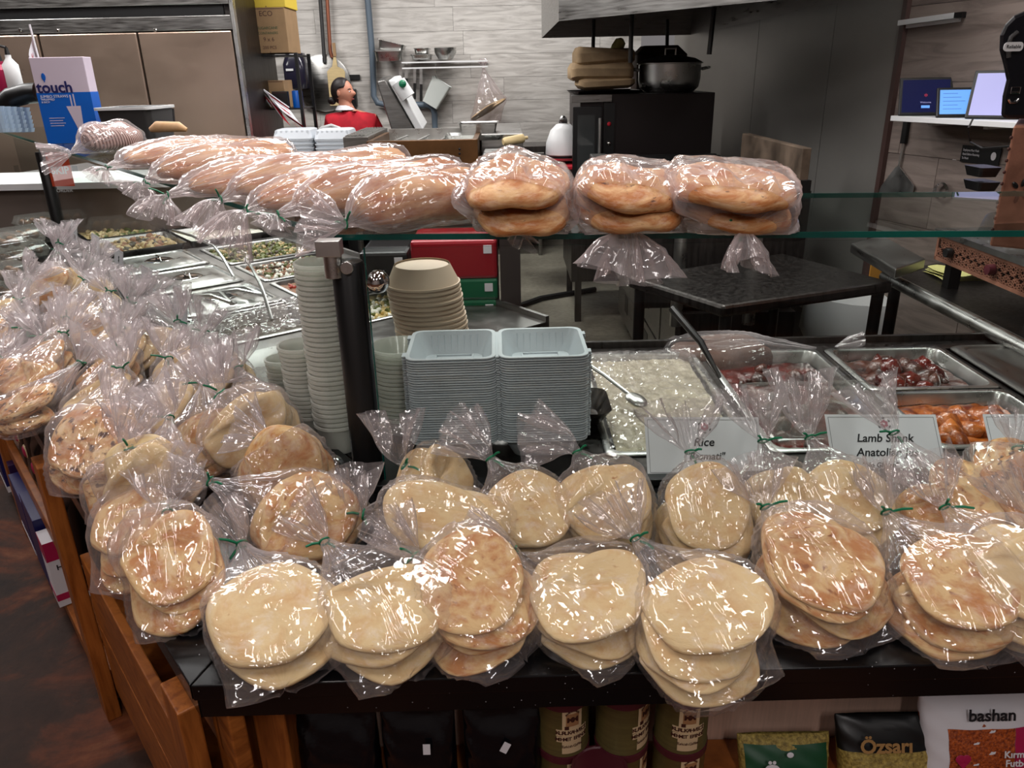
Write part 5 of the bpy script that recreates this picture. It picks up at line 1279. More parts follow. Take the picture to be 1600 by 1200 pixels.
# ---- black wire rack with boxes
ry = 6.3; rx0, rzt = XZ(382, 84, ry); rx1, _ = XZ(462, 84, ry); _, rzm = XZ(420, 170, ry)
rack = thing('metal_rack', 'black metal rack beside the refrigerator, holding flags and boxes', 'rack', ((rx0 + rx1) / 2, ry, 0))
for x in (rx0, rx1):
    for y in (ry, ry + .4): part(rack, 'post', x - .012, y - .012, 0, x + .012, y + .012, rzt, BK)
for z in (rzt - .012, rzm, rzm - .45):
    part(rack, 'shelf', rx0, ry, z - .01, rx1, ry + .4, z, BK)
def kbox(px0, px1, py0, py1, y, label, mat, d=.35, txt=(), name='cardboard_box', group=None, base=None):
    x0, z1 = XZ(px0, py0, y); x1, z0 = XZ(px1, py1, y)
    if base is not None: z0 = base
    t = thing(name, label, 'box', ((x0 + x1) / 2, y, z0), group=group); b = MB(); b.box(x0, y, z0, x1, y + d, z1); b.build('box', mat, t, bevel=.004)
    b = MB(); b.box((x0 + x1) / 2 - .003, y - .001, z0 + .002, (x0 + x1) / 2 + .003, y + .0005, z0 + (z1 - z0) * .0 + .01); b.box(x0 + .01, y - .001, z1 - .012, x1 - .01, y, z1 - .008); b.build('flap_seam', M_['brown_print'], t)
    for s, fx, fz, sz, m in txt: text(t, s, sz, basis((x0 + (x1 - x0) * fx, y - .002, z0 + (z1 - z0) * fz), (1, 0, 0), (0, 0, 1)), m)
    return t
G_ = M_['green_print']; BP = M_['brown_print']
kb = kbox(384, 452, 12, 82, ry - .02, 'brown cardboard carton with green print on top of the black rack', M_['card'], .36, (('SUGARCANE', .5, .55, .026, G_), ('CONTAINERS', .5, .44, .024, G_), ('ECO', .5, .86, .05, BP), ('9 x 6', .5, .30, .04, BP), ('200 PCS', .5, .12, .03, BP)), base=rzt)
kbox(380, 446, -26, 11, ry - .02, 'yellow and white carton on top of the brown carton', plain('yellow_carton', rgb(220, 190, 60), .6), .36)
kbox(406, 448, 126, 168, ry + .06, 'open kraft box on the rack shelf', M_['card'], .25, base=rzm)
kbox(424, 452, 143, 168, ry + .01, 'black crate on the rack shelf', BK, .04, base=rzm, name='black_crate')
x, z = XZ(468, 167, ry + .1); b = MB(); b.lathe([(.04, rzm + .001), (.04, rzm + .12), (.036, rzm + .125), (0, rzm + .125)], 20, (rx1 - .05, ry + .1, 0)); tag(b.build('blue_can', M_['blue_print'], smooth=True), 'blue can at the end of the rack shelf', 'can')
def flag(base, top, fl, label, group=None):
    t = thing('small_flag', label, 'flag', base, group=group); b = MB(); b.tube([base, top], .005, 6); b.build('stick', M_['paper'], t)
    u = (Vector(top) - Vector(base)).normalized(); v = Vector(fl); h = .16
    n = 12
    for nm, a0_, a1_, m in (('red_band', 0, .25, M_['red']), ('white_band', .25, .75, M_['paper']), ('red_band', .75, 1, M_['red'])):
        b = MB(); vs = []; k = 5
        for i in range(k + 1):
            q = a0_ + (a1_ - a0_) * i / k; w = Vector((0, .02 * math.sin(q * 7), -.05 * q))
            for zz in (0, 1):
                p = Vector(top) - u * h * zz + v * q + w
                vs += [p, p + Vector((0, .002, 0))]
        fs = []
        for i in range(k):
            a = 4 * i; fs += [(a, a + 4, a + 6, a + 2), (a + 1, a + 3, a + 7, a + 5), (a, a + 1, a + 5, a + 4), (a + 2, a + 6, a + 7, a + 3)]
        b.add(vs, fs); b.build(nm, m, t)
    c = Vector(top) - u * h * .5 + v * .5 + Vector((0, -.006 + .02 * math.sin(3.5), -.025)); vd = v.normalized()
    pts = []
    for i in range(14): a = 2 * PI * i / 14; r = .045 if i % 2 == 0 else .022; pts.append(c + vd * math.cos(a) * r + u * math.sin(a) * r)
    b = MB(); b.add(pts + [p + Vector((0, .001, 0)) for p in pts], [tuple(range(14)), tuple(range(27, 13, -1))]); b.build('leaf', M_['red'], t)
for i, (bx, by, tx, ty) in enumerate(((424, 167, 392, 122), (440, 168, 404, 133), (452, 168, 412, 140))):
    b0 = P(bx, by, y=ry - .03 - i * .02); t0 = P(tx, ty, y=ry - .06 - i * .02)
    flag(b0, t0, (.17, -.01, -.16), ('small red and white flag leaning on the black rack, uppermost of three', 'small red and white flag leaning on the black rack, middle of three', 'small red and white flag leaning on the black rack, lowest of three')[i], 'small flags')
# ---- wall behind: dispensers, paddles, pipes, shelf
wy = 8.28
def onwall(px0, py0, px1, py1, d=.12, y=wy): x0, z1 = XZ(px0, py0, y); x1, z0 = XZ(px1, py1, y); return x0, y - d, z0, x1, y, z1
x0, ya, z0, x1, yb_, z1 = onwall(449, 84, 490, 138, .28)
t = thing('towel_dispenser', 'dark paper towel dispenser on the grey plank wall', 'dispenser', ((x0 + x1) / 2, wy, z0)); b = MB(Matrix.Translation(((x0 + x1) / 2, wy - .14, 0)))
b.rr([(x1 - x0 - .04, .2, .04, z0), (x1 - x0, .27, .06, z0 + .05), (x1 - x0, .27, .06, z1 - .1), (x1 - x0 - .06, .2, .06, z1)]); b.build('cover', plain('smoked_plastic', rgb(38, 36, 52), .15), t, smooth=True)
b = MB(); b.box((x0 + x1) / 2 - .07, wy - .285, z1 - .16, (x0 + x1) / 2 - .0, wy - .277, z1 - .14); b.build('badge', M_['white'], t)
b = MB(); x, z = XZ(505, 130, wy - .05); b.lathe([(.27, -.02), (.27, .0), (.25, .01), (.1, .03), (.04, .05), (0, .05)], 32, M=basis((x, wy - .03, z), (1, 0, 0), (0, 0, 1))); tag(b.build('round_tray', M_['steel'], smooth=True), 'round grey metal tray hanging behind the bread paddle', 'tray')
t = thing('bread_paddle', 'pale wooden bread paddle hanging on the plank wall behind the worker', 'paddle', P(524, 130, y=wy - .08)); 
pts = [(511, 112), (514, 108), (519, 104), (521, 88), (524, 86), (527, 104), (536, 108), (539, 113), (537, 165), (516, 165)]
q = [P(a, c, y=wy - .09) for a, c in pts]; b = MB(); n = len(q); b.add(q + [p + Vector((0, .02, 0)) for p in q], [tuple(range(n)), tuple(range(2 * n - 1, n - 1, -1))] + [(i, n + i, n + (i + 1) % n, (i + 1) % n) for i in range(n)]); b.build('blade', M_['wood_pale'], t)
part(t, 'leather_strap', *[v for v in (q[3].x, wy - .1, q[3].z - .0, q[3].x + .03, wy - .085, q[3].z + .12)], M_['card'])
def pipe(label, pts, r, mat, y=wy - .06, name='wall_pipe'):
    b = MB(); b.tube([P(a, c, y=y) for a, c in pts], r, 12); tag(b.build(name, mat, smooth=True), label, 'pipe')
pipe('thick grey drain pipe bending along the plank wall', ((573, -20), (582, 90), (584, 150), (590, 161), (600, 163), (668, 164), (676, 168), (679, 178), (680, 215)), .03, M_['conduit'])
pipe('thin dark pipe left of the copper pipe', ((499, -20), (506, 80), (507, 98)), .018, M_['dark'])
pipe('copper pipe running down the plank wall', ((510, -20), (516, 80), (519, 90)), .018, M_['copper_pipe'])
b = MB(); b.box(*onwall(539, 117, 563, 125, .01)); tag(b.build('notice_plate', BK), 'small black notice plate beside the bread paddle', 'sign')
b = MB(); b.box(*onwall(549, 139, 560, 167, .08)); tag(b.build('soap_dispenser', BK, bevel=.01), 'black soap dispenser on the wall before the worker', 'dispenser')
# wire shelf with pans
sx0, ssz = XZ(628, 98, wy - .3); sx1, _ = XZ(762, 98, wy - .3)
t = thing('wire_shelf', 'white wire wall shelf with steel pans on top', 'shelf', ((sx0 + sx1) / 2, wy, ssz))
b = MB()
for k in range(int((sx1 - sx0) / .03)): b.bar((sx0 + k * .03, wy - .32, ssz), (sx0 + k * .03, wy, ssz), .006, .006)
o = b.build('wires', M_['white'], t); o['kind'] = 'stuff'
for yy, zz in ((wy - .32, 0), (wy - .32, -.05), (wy - .02, 0)): part(t, 'rail', sx0, yy - .006, ssz + zz - .006, sx1, yy + .006, ssz + zz + .006, M_['white'])
def wallpan(px0, py0, px1, py1, label, y=wy - .2, round_=False, tilt=0):
    x0, z1 = XZ(px0, py0, y); x1, z0 = XZ(px1, py1, y); w = x1 - x0; h = z1 - z0
    M = Matrix.Translation(((x0 + x1) / 2, y, z0)) @ Matrix.Rotation(tilt, 4, 'Y'); b = MB(M)
    if round_: b.lathe([(w * .3, 0), (w * .48, h * .6), (w * .5, h), (w * .47, h), (w * .44, h * .6), (0, .01)], 24, cap=False)
    else: b.rr([(w * .85, .2, .03, 0), (w * .92, .24, .03, h * .9), (w, .28, .03, h * .92), (w, .28, .03, h), (w * .9, .23, .03, h), (w * .8, .2, .03, .01)])
    tag(b.build('steel_pan', SB, smooth=True), label, 'pan')
wallpan(586, 80, 632, 95, 'deep steel pan at the end of the wire shelf'); wallpan(589, 66, 632, 80, 'steel lid leaning on the deep pan', tilt=.25)
wallpan(643, 86, 676, 93, 'flat steel pan on the wire shelf'); wallpan(648, 76, 672, 85, 'small steel pan stacked on the flat pan'); wallpan(678, 75, 714, 93, 'round steel bowl on the wire shelf', round_=True)
for i, (px, l1, l2, m) in enumerate(((626, 105, 135, SB), (635, 105, 140, SB), (648, 105, 155, BK), (658, 105, 158, BK))):
    t = thing('kitchen_knife', 'kitchen knife on the wall magnet, ' + ordn[i] + ' from the drain pipe', 'knife', P(px, l1, y=wy - .05), group='knives on the wall')
    a = P(px, l1, y=wy - .05); c = P(px, (l1 + l2) / 2, y=wy - .05); e = P(px, l2, y=wy - .05)
    b = MB(); b.bar(a, c, .03, .004, (0, 1, 0)); b.build('blade', SB, t); b = MB(); b.bar(c, e, .025, .02, (0, 1, 0)); b.build('handle', m if i > 1 else BK, t)
t = thing('measuring_jug', 'translucent square measuring jug hanging tilted under the wire shelf', 'jug', P(681, 140, y=wy - .15)); cc = P(682, 145, y=wy - .15)
b = MB(Matrix.Translation(cc) @ Matrix.Rotation(.55, 4, 'Y')); b.rr([(.16, .14, .02, -.13), (.20, .17, .02, .11), (.21, .18, .02, .12)], c1=False); b.build('body', M_['melamine'], t, smooth=True)
b = MB(); b.tube([P(681, 100, y=wy - .15), P(680, 115, y=wy - .15), P(684, 128, y=wy - .15)], .008, 6); b.build('hook', SB, t)
# plastic bag hanging
NP_ = P(755, 104, y=wy - .25); BP_ = P(764, 192, y=wy - .25)
bag('hanging from the wire shelf end', 'crumpled clear bag', BP_, NP_, W=.42, kind='pita', n=1, T=.16, frill=(0, 0, 1), flen=.06, hint=(0, -1, 0), plen=.05, a0=.1, bread='small wrapped loaf', name='plastic_bag', group='loose plastic bags', ties=0, mat='film_tight')
# ---- counters along the wall
cz = .96
def bench(label, x0, y0, x1, y1, z, name='work_bench'):
    t = thing(name, label, 'bench', ((x0 + x1) / 2, y0, 0)); part(t, 'worktop', x0, y0, z - .04, x1, y1, z, S_, .005)
    for x in (x0 + .04, x1 - .04):
        for y in (y0 + .05, y1 - .05): b = MB(); b.lathe([(.02, 0), (.02, z - .04)], 12, (x, y, 0)); b.build('leg', S_, t)
    part(t, 'lower_shelf', x0 + .02, y0 + .03, .28, x1 - .02, y1 - .03, .3, S_); return t
bench('stainless bench along the grey plank wall', -2.0, 7.5, .35, 8.2, .98)
# tall stacks of foam containers behind the breads
for i, (px0, px1, w_) in enumerate(((424, 487, 'beside the black rack'), (489, 548, 'behind the worker'))):
    y = 5.6; x0, z1 = XZ(px0, 212, y); x1, _ = XZ(px1, 212, y)
    t = thing('foam_box_stack', 'stack of lidded white foam trays ' + w_, 'container', ((x0 + x1) / 2, y, z1 - .3)); b = MB(Matrix.Translation(((x0 + x1) / 2, y + .15, 0)))
    w = x1 - x0
    for k in range(9): zz = z1 - .28 + k * .028; b.rr([(w - .02, .28, .03, zz), (w, .3, .03, zz + .022), (w, .3, .03, zz + .027)])
    o = b.build('trays', M_['foam'], t); o['kind'] = 'stuff'
    b = MB(Matrix.Translation(((x0 + x1) / 2, y + .15, 0))); b.rr([(w, .3, .03, z1 - .026), (w * .9, .26, .04, z1 + .03), (w * .82, .22, .04, z1 + .036)])
    for k in range(7): b.box(-w * .42 + k * w * .13, -.135, z1 - .01, -w * .42 + k * w * .13 + w * .05, -.125, z1 + .03)
    b.build('lid', M_['foam'], t, smooth=True)
xa, _ = XZ(400, 220, 5.6); xb_, _ = XZ(560, 220, 5.6); zf = P(450, 205, y=5.6).z - .30
bench('low stainless bench under the foam tray stacks', xa, 5.5, xb_, 6.05, zf)
# fryer, pans
def at(px0, py0, px1, py1, y): x0, z1 = XZ(px0, py0, y); x1, z0 = XZ(px1, py1, y); return x0, z0, x1, z1
x0, z0, x1, z1 = at(572, 221, 748, 268, 4.6)
t = thing('deep_fryer', 'stained brown metal fryer with open stainless top', 'fryer', ((x0 + x1) / 2, 4.6, z0)); part(t, 'front', x0, 4.6, z0 - .3, x1, 4.64, z1, M_['fryer'], .004)
part(t, 'side', x0, 4.641, z0 - .3, x0 + .03, 5.35, z1, M_['fryer']); part(t, 'side', x1 - .03, 4.641, z0 - .3, x1, 5.35, z1, M_['fryer']); part(t, 'rear_panel', x0 + .03, 5.32, z0 - .3, x1 - .03, 5.35, z1 + .02, SB)
part(t, 'basin', x0 + .031, 4.641, z1 - .07, x1 - .031, 5.319, z1 - .05, SB)
for px in (605, 718):
    for k in range(3): x, z = XZ(px, 233 + k * 7, 4.6); b = MB(); b.ball((x, 4.599, z), (.007, .003, .007), 8, 4); b.build('rivet', BK, t)
b = MB(); q = P(640, 212, y=5.0); 
for k in range(3): b.tube([(x0 + .1 + k * .14, 4.7, z1 - .03), (x0 + .16 + k * .14, 5.25, z1 - .02)], .008, 6)
b.build('basket_rod', SB, t)
x0b, z0b, x1b, z1b = at(540, 206, 570, 250, 4.7)
t = tbox('drain_board', 'ribbed stainless drain board beside the fryer', 'drain board', x0b - .02, 4.7, z1b - .25, x0 - .005, 5.5, z1b - .03, S_)
for k in range(7): part(t, 'rib', x0b - .01 + k * .018, 4.72, z1b - .03, x0b - .002 + k * .018, 5.48, z1b - .022, SB)
x0c, z0c, x1c, z1c = at(752, 247, 826, 275, 4.4)
t = tbox('counter_unit', 'dark steel unit with glassy top beside the fryer', 'appliance', x0c, 4.4, z0c - .3, x1c, 4.9, z1c, BK)
part(t, 'top_plate', x0c + .01, 4.41, z1c, x1c - .01, 4.89, z1c + .008, SB)
x0e, z0e, x1e, z1e = at(750, 214, 805, 246, 5.0)
t = tbox('prep_counter', 'pale stainless prep counter behind the fryer', 'counter', x1 + .01, 4.95, z1 - .5, x1e + .05, 6.1, z1 - .0, S_)
b = MB(Matrix.Translation(P(748, 205, y=5.2))); b.rr([(.20, .16, .01, -.045), (.24, .2, .015, .05), (.26, .22, .02, .055)], c1=False); tag(b.build('loaf_pan', S_, smooth=True), 'deep grey loaf pan on the prep counter', 'pan')
b = MB(Matrix.Translation(P(742, 214, y=5.05))); b.rr([(.33, .22, .02, -.012), (.37, .26, .02, .02)], c1=False); tag(b.build('baking_tray', SB, smooth=True), 'shallow baking tray before the loaf pan', 'tray')
b = MB(); a_ = P(786, 222, y=4.85); c_ = P(818, 216, y=4.9); b.tube([a_, a_.lerp(c_, .1), a_.lerp(c_, .9), c_], [.018, .026, .028, .024], 14); b.tube([c_, c_.lerp(a_, -.2)], .01, 8); tag(b.build('rolling_pin', M_['wood_pale'], smooth=True), 'pale wooden rolling pin lying on the prep counter', 'rolling pin')
# leaning steel machine lid
t = thing('slanted_machine', 'slanted stainless panel machine with white top behind the fryer', 'machine', P(630, 200, y=6.6))
q = [P(588, 127, y=6.6), P(602, 124, y=6.6), P(648, 203, y=6.6), P(612, 205, y=6.6)]
b = MB(); b.add(q + [p + Vector((0, .35, .03)) for p in q], [(0, 3, 2, 1), (4, 5, 6, 7), (0, 1, 5, 4), (1, 2, 6, 5), (2, 3, 7, 6), (3, 0, 4, 7)]); b.build('body', S_, t, bevel=.01)
q = [P(606, 126, y=6.55), P(618, 124, y=6.55), P(662, 202, y=6.55), P(650, 204, y=6.55)]
b = MB(); b.add(q + [p + Vector((0, .35, .03)) for p in q], [(0, 3, 2, 1), (4, 5, 6, 7), (0, 1, 5, 4), (1, 2, 6, 5), (2, 3, 7, 6), (3, 0, 4, 7)]); b.build('cover', M_['white'], t, bevel=.01)
b = MB(); b.tube([P(622, 128, y=6.5), P(638, 152, y=6.5)], .06, 14); b.build('canister', M_['white'], t, smooth=True)
b = MB(); b.ball(P(629, 131, y=6.42), .03, 10, 6); b.build('green_cap', M_['green'], t)
# white mixer and red stool
t = thing('stand_mixer', 'white domed stand mixer beside the dark oven', 'mixer', P(878, 290, y=5.6)); c_ = P(880, 222, y=5.65)
b = MB(Matrix.Translation(c_)); b.lathe([(.10, -.10), (.125, -.08), (.12, .0), (.09, .08), (.05, .12), (0, .13)], 28); b.build('dome', M_['white'], t, smooth=True)
b = MB(Matrix.Translation(c_)); b.lathe([(.13, -.115), (.135, -.10), (.10, -.099)], 28); b.lathe([(.03, -.35), (.03, -.115)], 12); b.build('collar', SB, t)
b = MB(Matrix.Translation(P(880, 190, y=5.65))); b.ball((0, 0, 0), (.03, .03, .04), 12, 8); b.build('knob', M_['chrome'], t)
b = MB(Matrix.Translation(P(880, 272, y=5.6))); b.lathe([(.02, -.05), (.11, -.0), (.13, .07), (.12, .07), (.0, -.03)], 24, cap=False); b.build('bowl', M_['white'], t, smooth=True)
b = MB(); q = P(862, 262, y=5.45); b.box(q.x - .08, 5.4, q.z - .01, q.x + .2, 5.75, q.z + .012); tag(b.build('red_tray', M_['red'], bevel=.004), 'red tray under the white mixer', 'tray')
for i, px in enumerate((835, 835)):
    q = P(px, 232 + i * 22, y=6.4); b = MB(); b.box(q.x - .16, 6.4, q.z - .03, q.x + .16, 6.8, q.z + .02); tag(b.build('sheet_pan', SD, bevel=.005), ('upper', 'lower')[i] + ' dark sheet pan on the trolley behind the mixer', 'pan')
# ---- oven
oy = 5.3; ox0, oz1 = XZ(895, 149, oy); ox1, _ = XZ(1118, 149, oy + .0); oxm, _ = XZ(944, 149, oy)
t = thing('convection_oven', 'tall dark convection oven with glass door and knob column', 'oven', ((ox0 + ox1) / 2, oy, .0))
part(t, 'cabinet', ox0 + .05, oy + .01, .3, ox1, oy + .9, oz1, plain('oven_side', rgb(44, 38, 38), .38, .5), .006)
part(t, 'control_column', oxm - .0, oy - .01, .75, oxm + .07, oy + .009, oz1 - .05, BK)
part(t, 'door', ox0, oy - .03, .75, oxm - .012, oy + .009, oz1 - .07, BK, .004)
b = MB(); b.box(ox0 + .03, oy - .034, .82, oxm - .06, oy - .031, oz1 - .12); b.build('door_glass', plain('dark_oven_glass', rgb(60, 62, 62), .06, .2), t)
b = MB(); b.tube([(oxm - .03, oy - .06, .85), (oxm - .03, oy - .06, oz1 - .14)], .012, 10); b.build('door_handle', SB, t, smooth=True)
part(t, 'top_trim', ox0 - .01, oy - .02, oz1 - .045, oxm + .05, oy + .009, oz1, S_, .003)
for k, z in enumerate((.18, .30, .42, .53)):
    b = MB(); b.ball((oxm + .035, oy - .016, oz1 - z), (.014, .012, .014), 12, 6); b.build('knob', M_['chrome'] if k else M_['red'], t)
part(t, 'stand_shelf', ox0, oy, .30, ox1, oy + .8, .74, SD)
for x in (ox0 + .03, ox1 - .05):
    for y in (oy + .02, oy + .8): b = MB(); b.box(x, y, 0, x + .045, y + .045, .3); b.build('leg', SD, t)
# things on the oven
x0, z0, x1, z1 = at(893, 138, 1000, 145, oy + .15); b = MB(Matrix.Translation(((x0 + x1) / 2, oy + .35, oz1 + .002))); b.rr([(.42, .4, .02, 0), (.46, .46, .02, .02)], c1=False); tag(b.build('sheet_pan', SD, smooth=True), 'dark sheet pan under the paper flour sacks', 'pan')
for i, (a, c, py0, py1) in enumerate(((905, 994, 127, 143), (893, 992, 104, 129), (901, 994, 80, 105))):
    x0, z0, x1, z1 = at(a, py0, c, py1, oy + .12); w = x1 - x0; hh = z1 - z0; b = MB(Matrix.Translation(((x0 + x1) / 2, oy + .33, z0 + .02)))
    b.rr([(w * .9, .3, .03, 0), (w, .36, .04, hh * .25), (w, .37, .04, hh * .7), (w * .92, .32, .04, hh * .97)], k=6)
    o = b.build('flour_sack', M_['kraft'], smooth=True); tag(o, ('bottom', 'middle', 'top')[i] + ' brown paper sack in the pile on the oven', 'sack', 'paper sacks on the oven')
    for v in o.data.vertices:
        n_ = .012 * math.sin(v.co.x * 31 + i) * math.sin(v.co.y * 22 + v.co.z * 40); v.co.z += n_
b = MB(); q0 = P(962, 80, y=oy + .3); q1 = P(972, 60, y=oy + .3); b.tube([q0, q0.lerp(q1, .3), q0.lerp(q1, .8), q1], [.04, .042, .036, .01], 14); tag(b.build('corn_cob', M_['yellow_cloth'], smooth=True), 'pale corn cob standing on the top paper sack', 'corn')
x0, z0, x1, z1 = at(996, 72, 1069, 146, oy + .5); b = MB(Matrix.Translation(((x0 + x1) / 2, oy + .62, oz1 + .002))); b.rr([(x1 - x0, .3, .03, 0), (x1 - x0 + .01, .32, .04, (z1 - oz1) * .8), (x1 - x0 - .1, .2, .04, z1 - oz1)])
tag(b.build('brown_sack', plain('brown_sack_paper', rgb(70, 48, 38), .7), smooth=True), 'dark brown sack behind the big cooking pot', 'sack')
pc = P(1048, 147, y=oy + .2); pr = (P(1097, 120, y=oy + .2).x - P(1000, 120, y=oy + .2).x) / 2
t = thing('cooking_pot', 'big shiny steel cooking pot with lid on the oven', 'pot', (pc.x, oy + .28, oz1)); M = Matrix.Translation((pc.x, oy + .28, oz1 + .001)); ph_ = .175
b = MB(M); b.lathe([(pr * .78, 0), (pr * .95, .03), (pr, .08), (pr, ph_), (pr + .012, ph_ + .004), (pr + .012, ph_ + .008)], 40); b.build('body', SB, t, smooth=True)
b = MB(M); b.lathe([(pr + .008, ph_ + .009), (pr * .8, ph_ + .035), (pr * .3, ph_ + .055), (0, ph_ + .058)], 40); b.build('lid', SD, t, smooth=True)
b = MB(M); b.tube([(-.035, 0, ph_ + .05), (-.035, 0, ph_ + .095), (.035, 0, ph_ + .095), (.035, 0, ph_ + .05)], .007, 8); b.build('lid_handle', SB, t)
for s in (-1, 1): b = MB(M); b.tube([(s * pr, -.05, .14), (s * (pr + .05), -.04, .15), (s * (pr + .05), .04, .15), (s * pr, .05, .14)], .009, 8); b.build('side_handle', SB, t)
# ---- extraction hood and black gas pipes
hy = 4.8; 
t = thing('extraction_hood', 'stainless extraction hood with slatted filters at the ceiling', 'hood', P(1000, 0, y=hy))
A = P(873, 33, y=hy); Bh = P(1055, 33, y=hy + 1.6); Cn = P(1130, 20, y=3.2); zb = A.z
far = Vector((P(1062, 150, y=7.3).x, 7.3, zb)); 
b = MB(); hx0 = A.x; hx1 = 1.55
b.add([(hx0, hy, zb), (hx1, hy - 1.6, zb), (hx1, 7.0, zb), (hx0, 7.0, zb), (hx0, hy, zb + .6), (hx1, hy - 1.6, zb + .6), (hx1, 7.0, zb + .6), (hx0, 7.0, zb + .6),
       ], [(4, 5, 6, 7), (0, 4, 7, 3), (3, 7, 6, 2), (1, 2, 6, 5), (0, 1, 5, 4)])
b.build('canopy', S_, t)
part(t, 'inner_ceiling', hx0 + .02, hy + .02, zb + .35, hx1 - .02, 6.9, zb + .37, SD)
for k in range(14):
    b = MB(); b.bar((.95, 4.2 + k * .07, zb + .30), (1.4, 4.2 + k * .07, zb + .12), .04, .012, (0, 1, 1)); b.build('filter_slat', S_, t)
part(t, 'light_strip', .5, 5.2, zb + .32, .7, 5.4, zb + .345, M_['white'])
def gaspipe(label, pts): 
    b = MB(); b.tube([P(*q[:2], y=q[2]) for q in pts], .013, 8); tag(b.build('gas_pipe', BK, smooth=True), label, 'pipe')
gaspipe('black drop pipe ending above the flour sacks', ((985, 98, 4.7), (986, 60, 4.7), (988, 14, 4.7), (992, 11, 4.7), (1050, 10, 4.6), (1112, 8, 4.4), (1116, 12, 4.4), (1108, 85, 4.4)))
gaspipe('black vertical pipe hanging from the hood behind the sacks', ((928, 30, 5.9), (925, 140, 5.9)))
gaspipe('striped grey vertical pipe behind the cooking pot', ((1043, 30, 6.1), (1041, 140, 6.1)))
# ---- chef base and griddle
gx0, gx1 = .76, 1.30; gy0, gy1 = 3.35, 5.15
t = thing('chef_base', 'low stainless refrigerated base with four recessed pull drawers', 'drawer unit', (gx0, gy0, 0))
part(t, 'carcass', gx0 + .02, gy0 + .01, .1, gx1, gy1, .64, SD)
dl = (gy1 - gy0 - .35) / 2
for i in range(2):
    for j in range(2):
        y0_ = gy0 + .35 + i * dl; z0_ = .13 + j * .255
        dr = part(t, 'drawer', gx0 - .01, y0_ + .006, z0_, gx0 + .019, y0_ + dl - .006, z0_ + .245, S_, .004)
        b = MB(); b.box(gx0 - .012, y0_ + dl * .42, z0_ + .09, gx0 - .0102, y0_ + dl * .58, z0_ + .2); b.build('recessed_pull', BK, dr)
part(t, 'vent_panel', gx0 - .005, gy0 + .01, .12, gx0 + .019, gy0 + .345, .63, S_)
for k in range(8): part(t, 'vent_slot', gx0 - .007, gy0 + .05, .16 + k * .03, gx0 - .0052, gy0 + .3, .17 + k * .03, BK)
for y in (gy0 + .05, gy1 - .1): part(t, 'foot', gx0 + .05, y, 0, gx0 + .1, y + .05, .1, BK)
x, z = XZ(965, 262, 3.6); gz = P(1150, 285, y=3.35).z
t = thing('griddle', 'black cast grate griddle with stainless front and soiled backsplash', 'griddle', (1.1, 3.4, .66))
gxa, _ = XZ(968, 268, 3.9); 
part(t, 'body', gxa + .02, 3.4, .66, 1.32, 4.9, gz - .05, SD); part(t, 'front_ledge', gxa - .04, 3.36, gz - .09, gxa + .06, 4.95, gz - .02, S_, .006)
for k in range(16): part(t, 'grate_bar', gxa + .09, 3.45 + k * .088, gz - .045, 1.255, 3.49 + k * .088, gz - .02, BK)
bx, bz = XZ(1178, 230, 3.5); part(t, 'end_splash', gxa + .1, 3.36, gz - .09, 1.3, 3.39, gz + .0, BK)
part(t, 'backsplash', 1.26, 3.4, gz - .05, 1.30, 4.3, gz + .13, plain('grease_stained_steel', rgb(130, 112, 96), .5, .6, noise=.6, nscale=5), .004)
for px in (1082, 1208): 
    x, z = XZ(px, 385, 3.1); b = MB(); b.lathe([(.028, .6), (.028, gz - .09)], 16, (x, 3.32, 0)); b.build('leg', SB, t, smooth=True)
# ---- work tables
def table(label, corners, z, lean_mat, legs):
    t = thing('work_table', label, 'table', (corners[0].x, corners[0].y, 0)); b = MB(); b.prism([(c.x, c.y) for c in corners], z - .045, z); b.build('tabletop', lean_mat, t, bevel=.012)
    m = sum(corners, Vector()) / 4
    for c in legs:
        q = c.lerp(m, .10); b = MB(); b.lathe([(.022, 0), (.022, z - .045)], 14, (q.x, q.y, 0)); b.build('leg', BK, t, smooth=True)
    lo = [c.lerp(m, .1) for c in corners]; b = MB(); b.prism([(c.x, c.y) for c in lo], .25, .265); b.build('undershelf', SD, t); return t
tz = .92
cs_ = [P(1130, 478, z=tz), P(1397, 440, z=tz), P(1222, 395, z=tz), P(981, 432, z=tz)]
table('dark steel work table before the chef base', cs_, tz, SD, cs_)
c0 = P(1384, 424, z=tz); c1_ = P(1640, 552, z=tz); dr_ = Vector((.9, .45, 0)).normalized()
cs_ = [c0, c1_, c1_ + dr_ * .7, c0 + dr_ * .7]
t = table('stainless table with bright rounded edge under the copper grill', cs_, tz, SD, [cs_[0], cs_[3]])
b = MB(); b.tube([c0 + Vector((0, 0, -.02)), c1_ + Vector((0, 0, -.02))], .024, 14); b.build('rounded_edge', SB, t, smooth=True)
q = [P(1330, 380, z=1.0), P(1400, 420, z=1.0) , P(1446, 404, z=1.0), P(1378, 367, z=1.0)]
b = MB(); b.prism([(c.x, c.y) for c in q], .96, 1.0); tag(b.build('side_shelf', S_, bevel=.005), 'narrow stainless side shelf between the two work tables', 'shelf')
b = MB(); q0 = P(1362, 412, y=3.3); b.box(q0.x, 3.3, q0.z - .10, q0.x + .16, 3.31, q0.z); tag(b.build('paper_notice', plain('orange_card', rgb(214, 150, 60), .6)), 'small orange notice under the side shelf', 'sign')
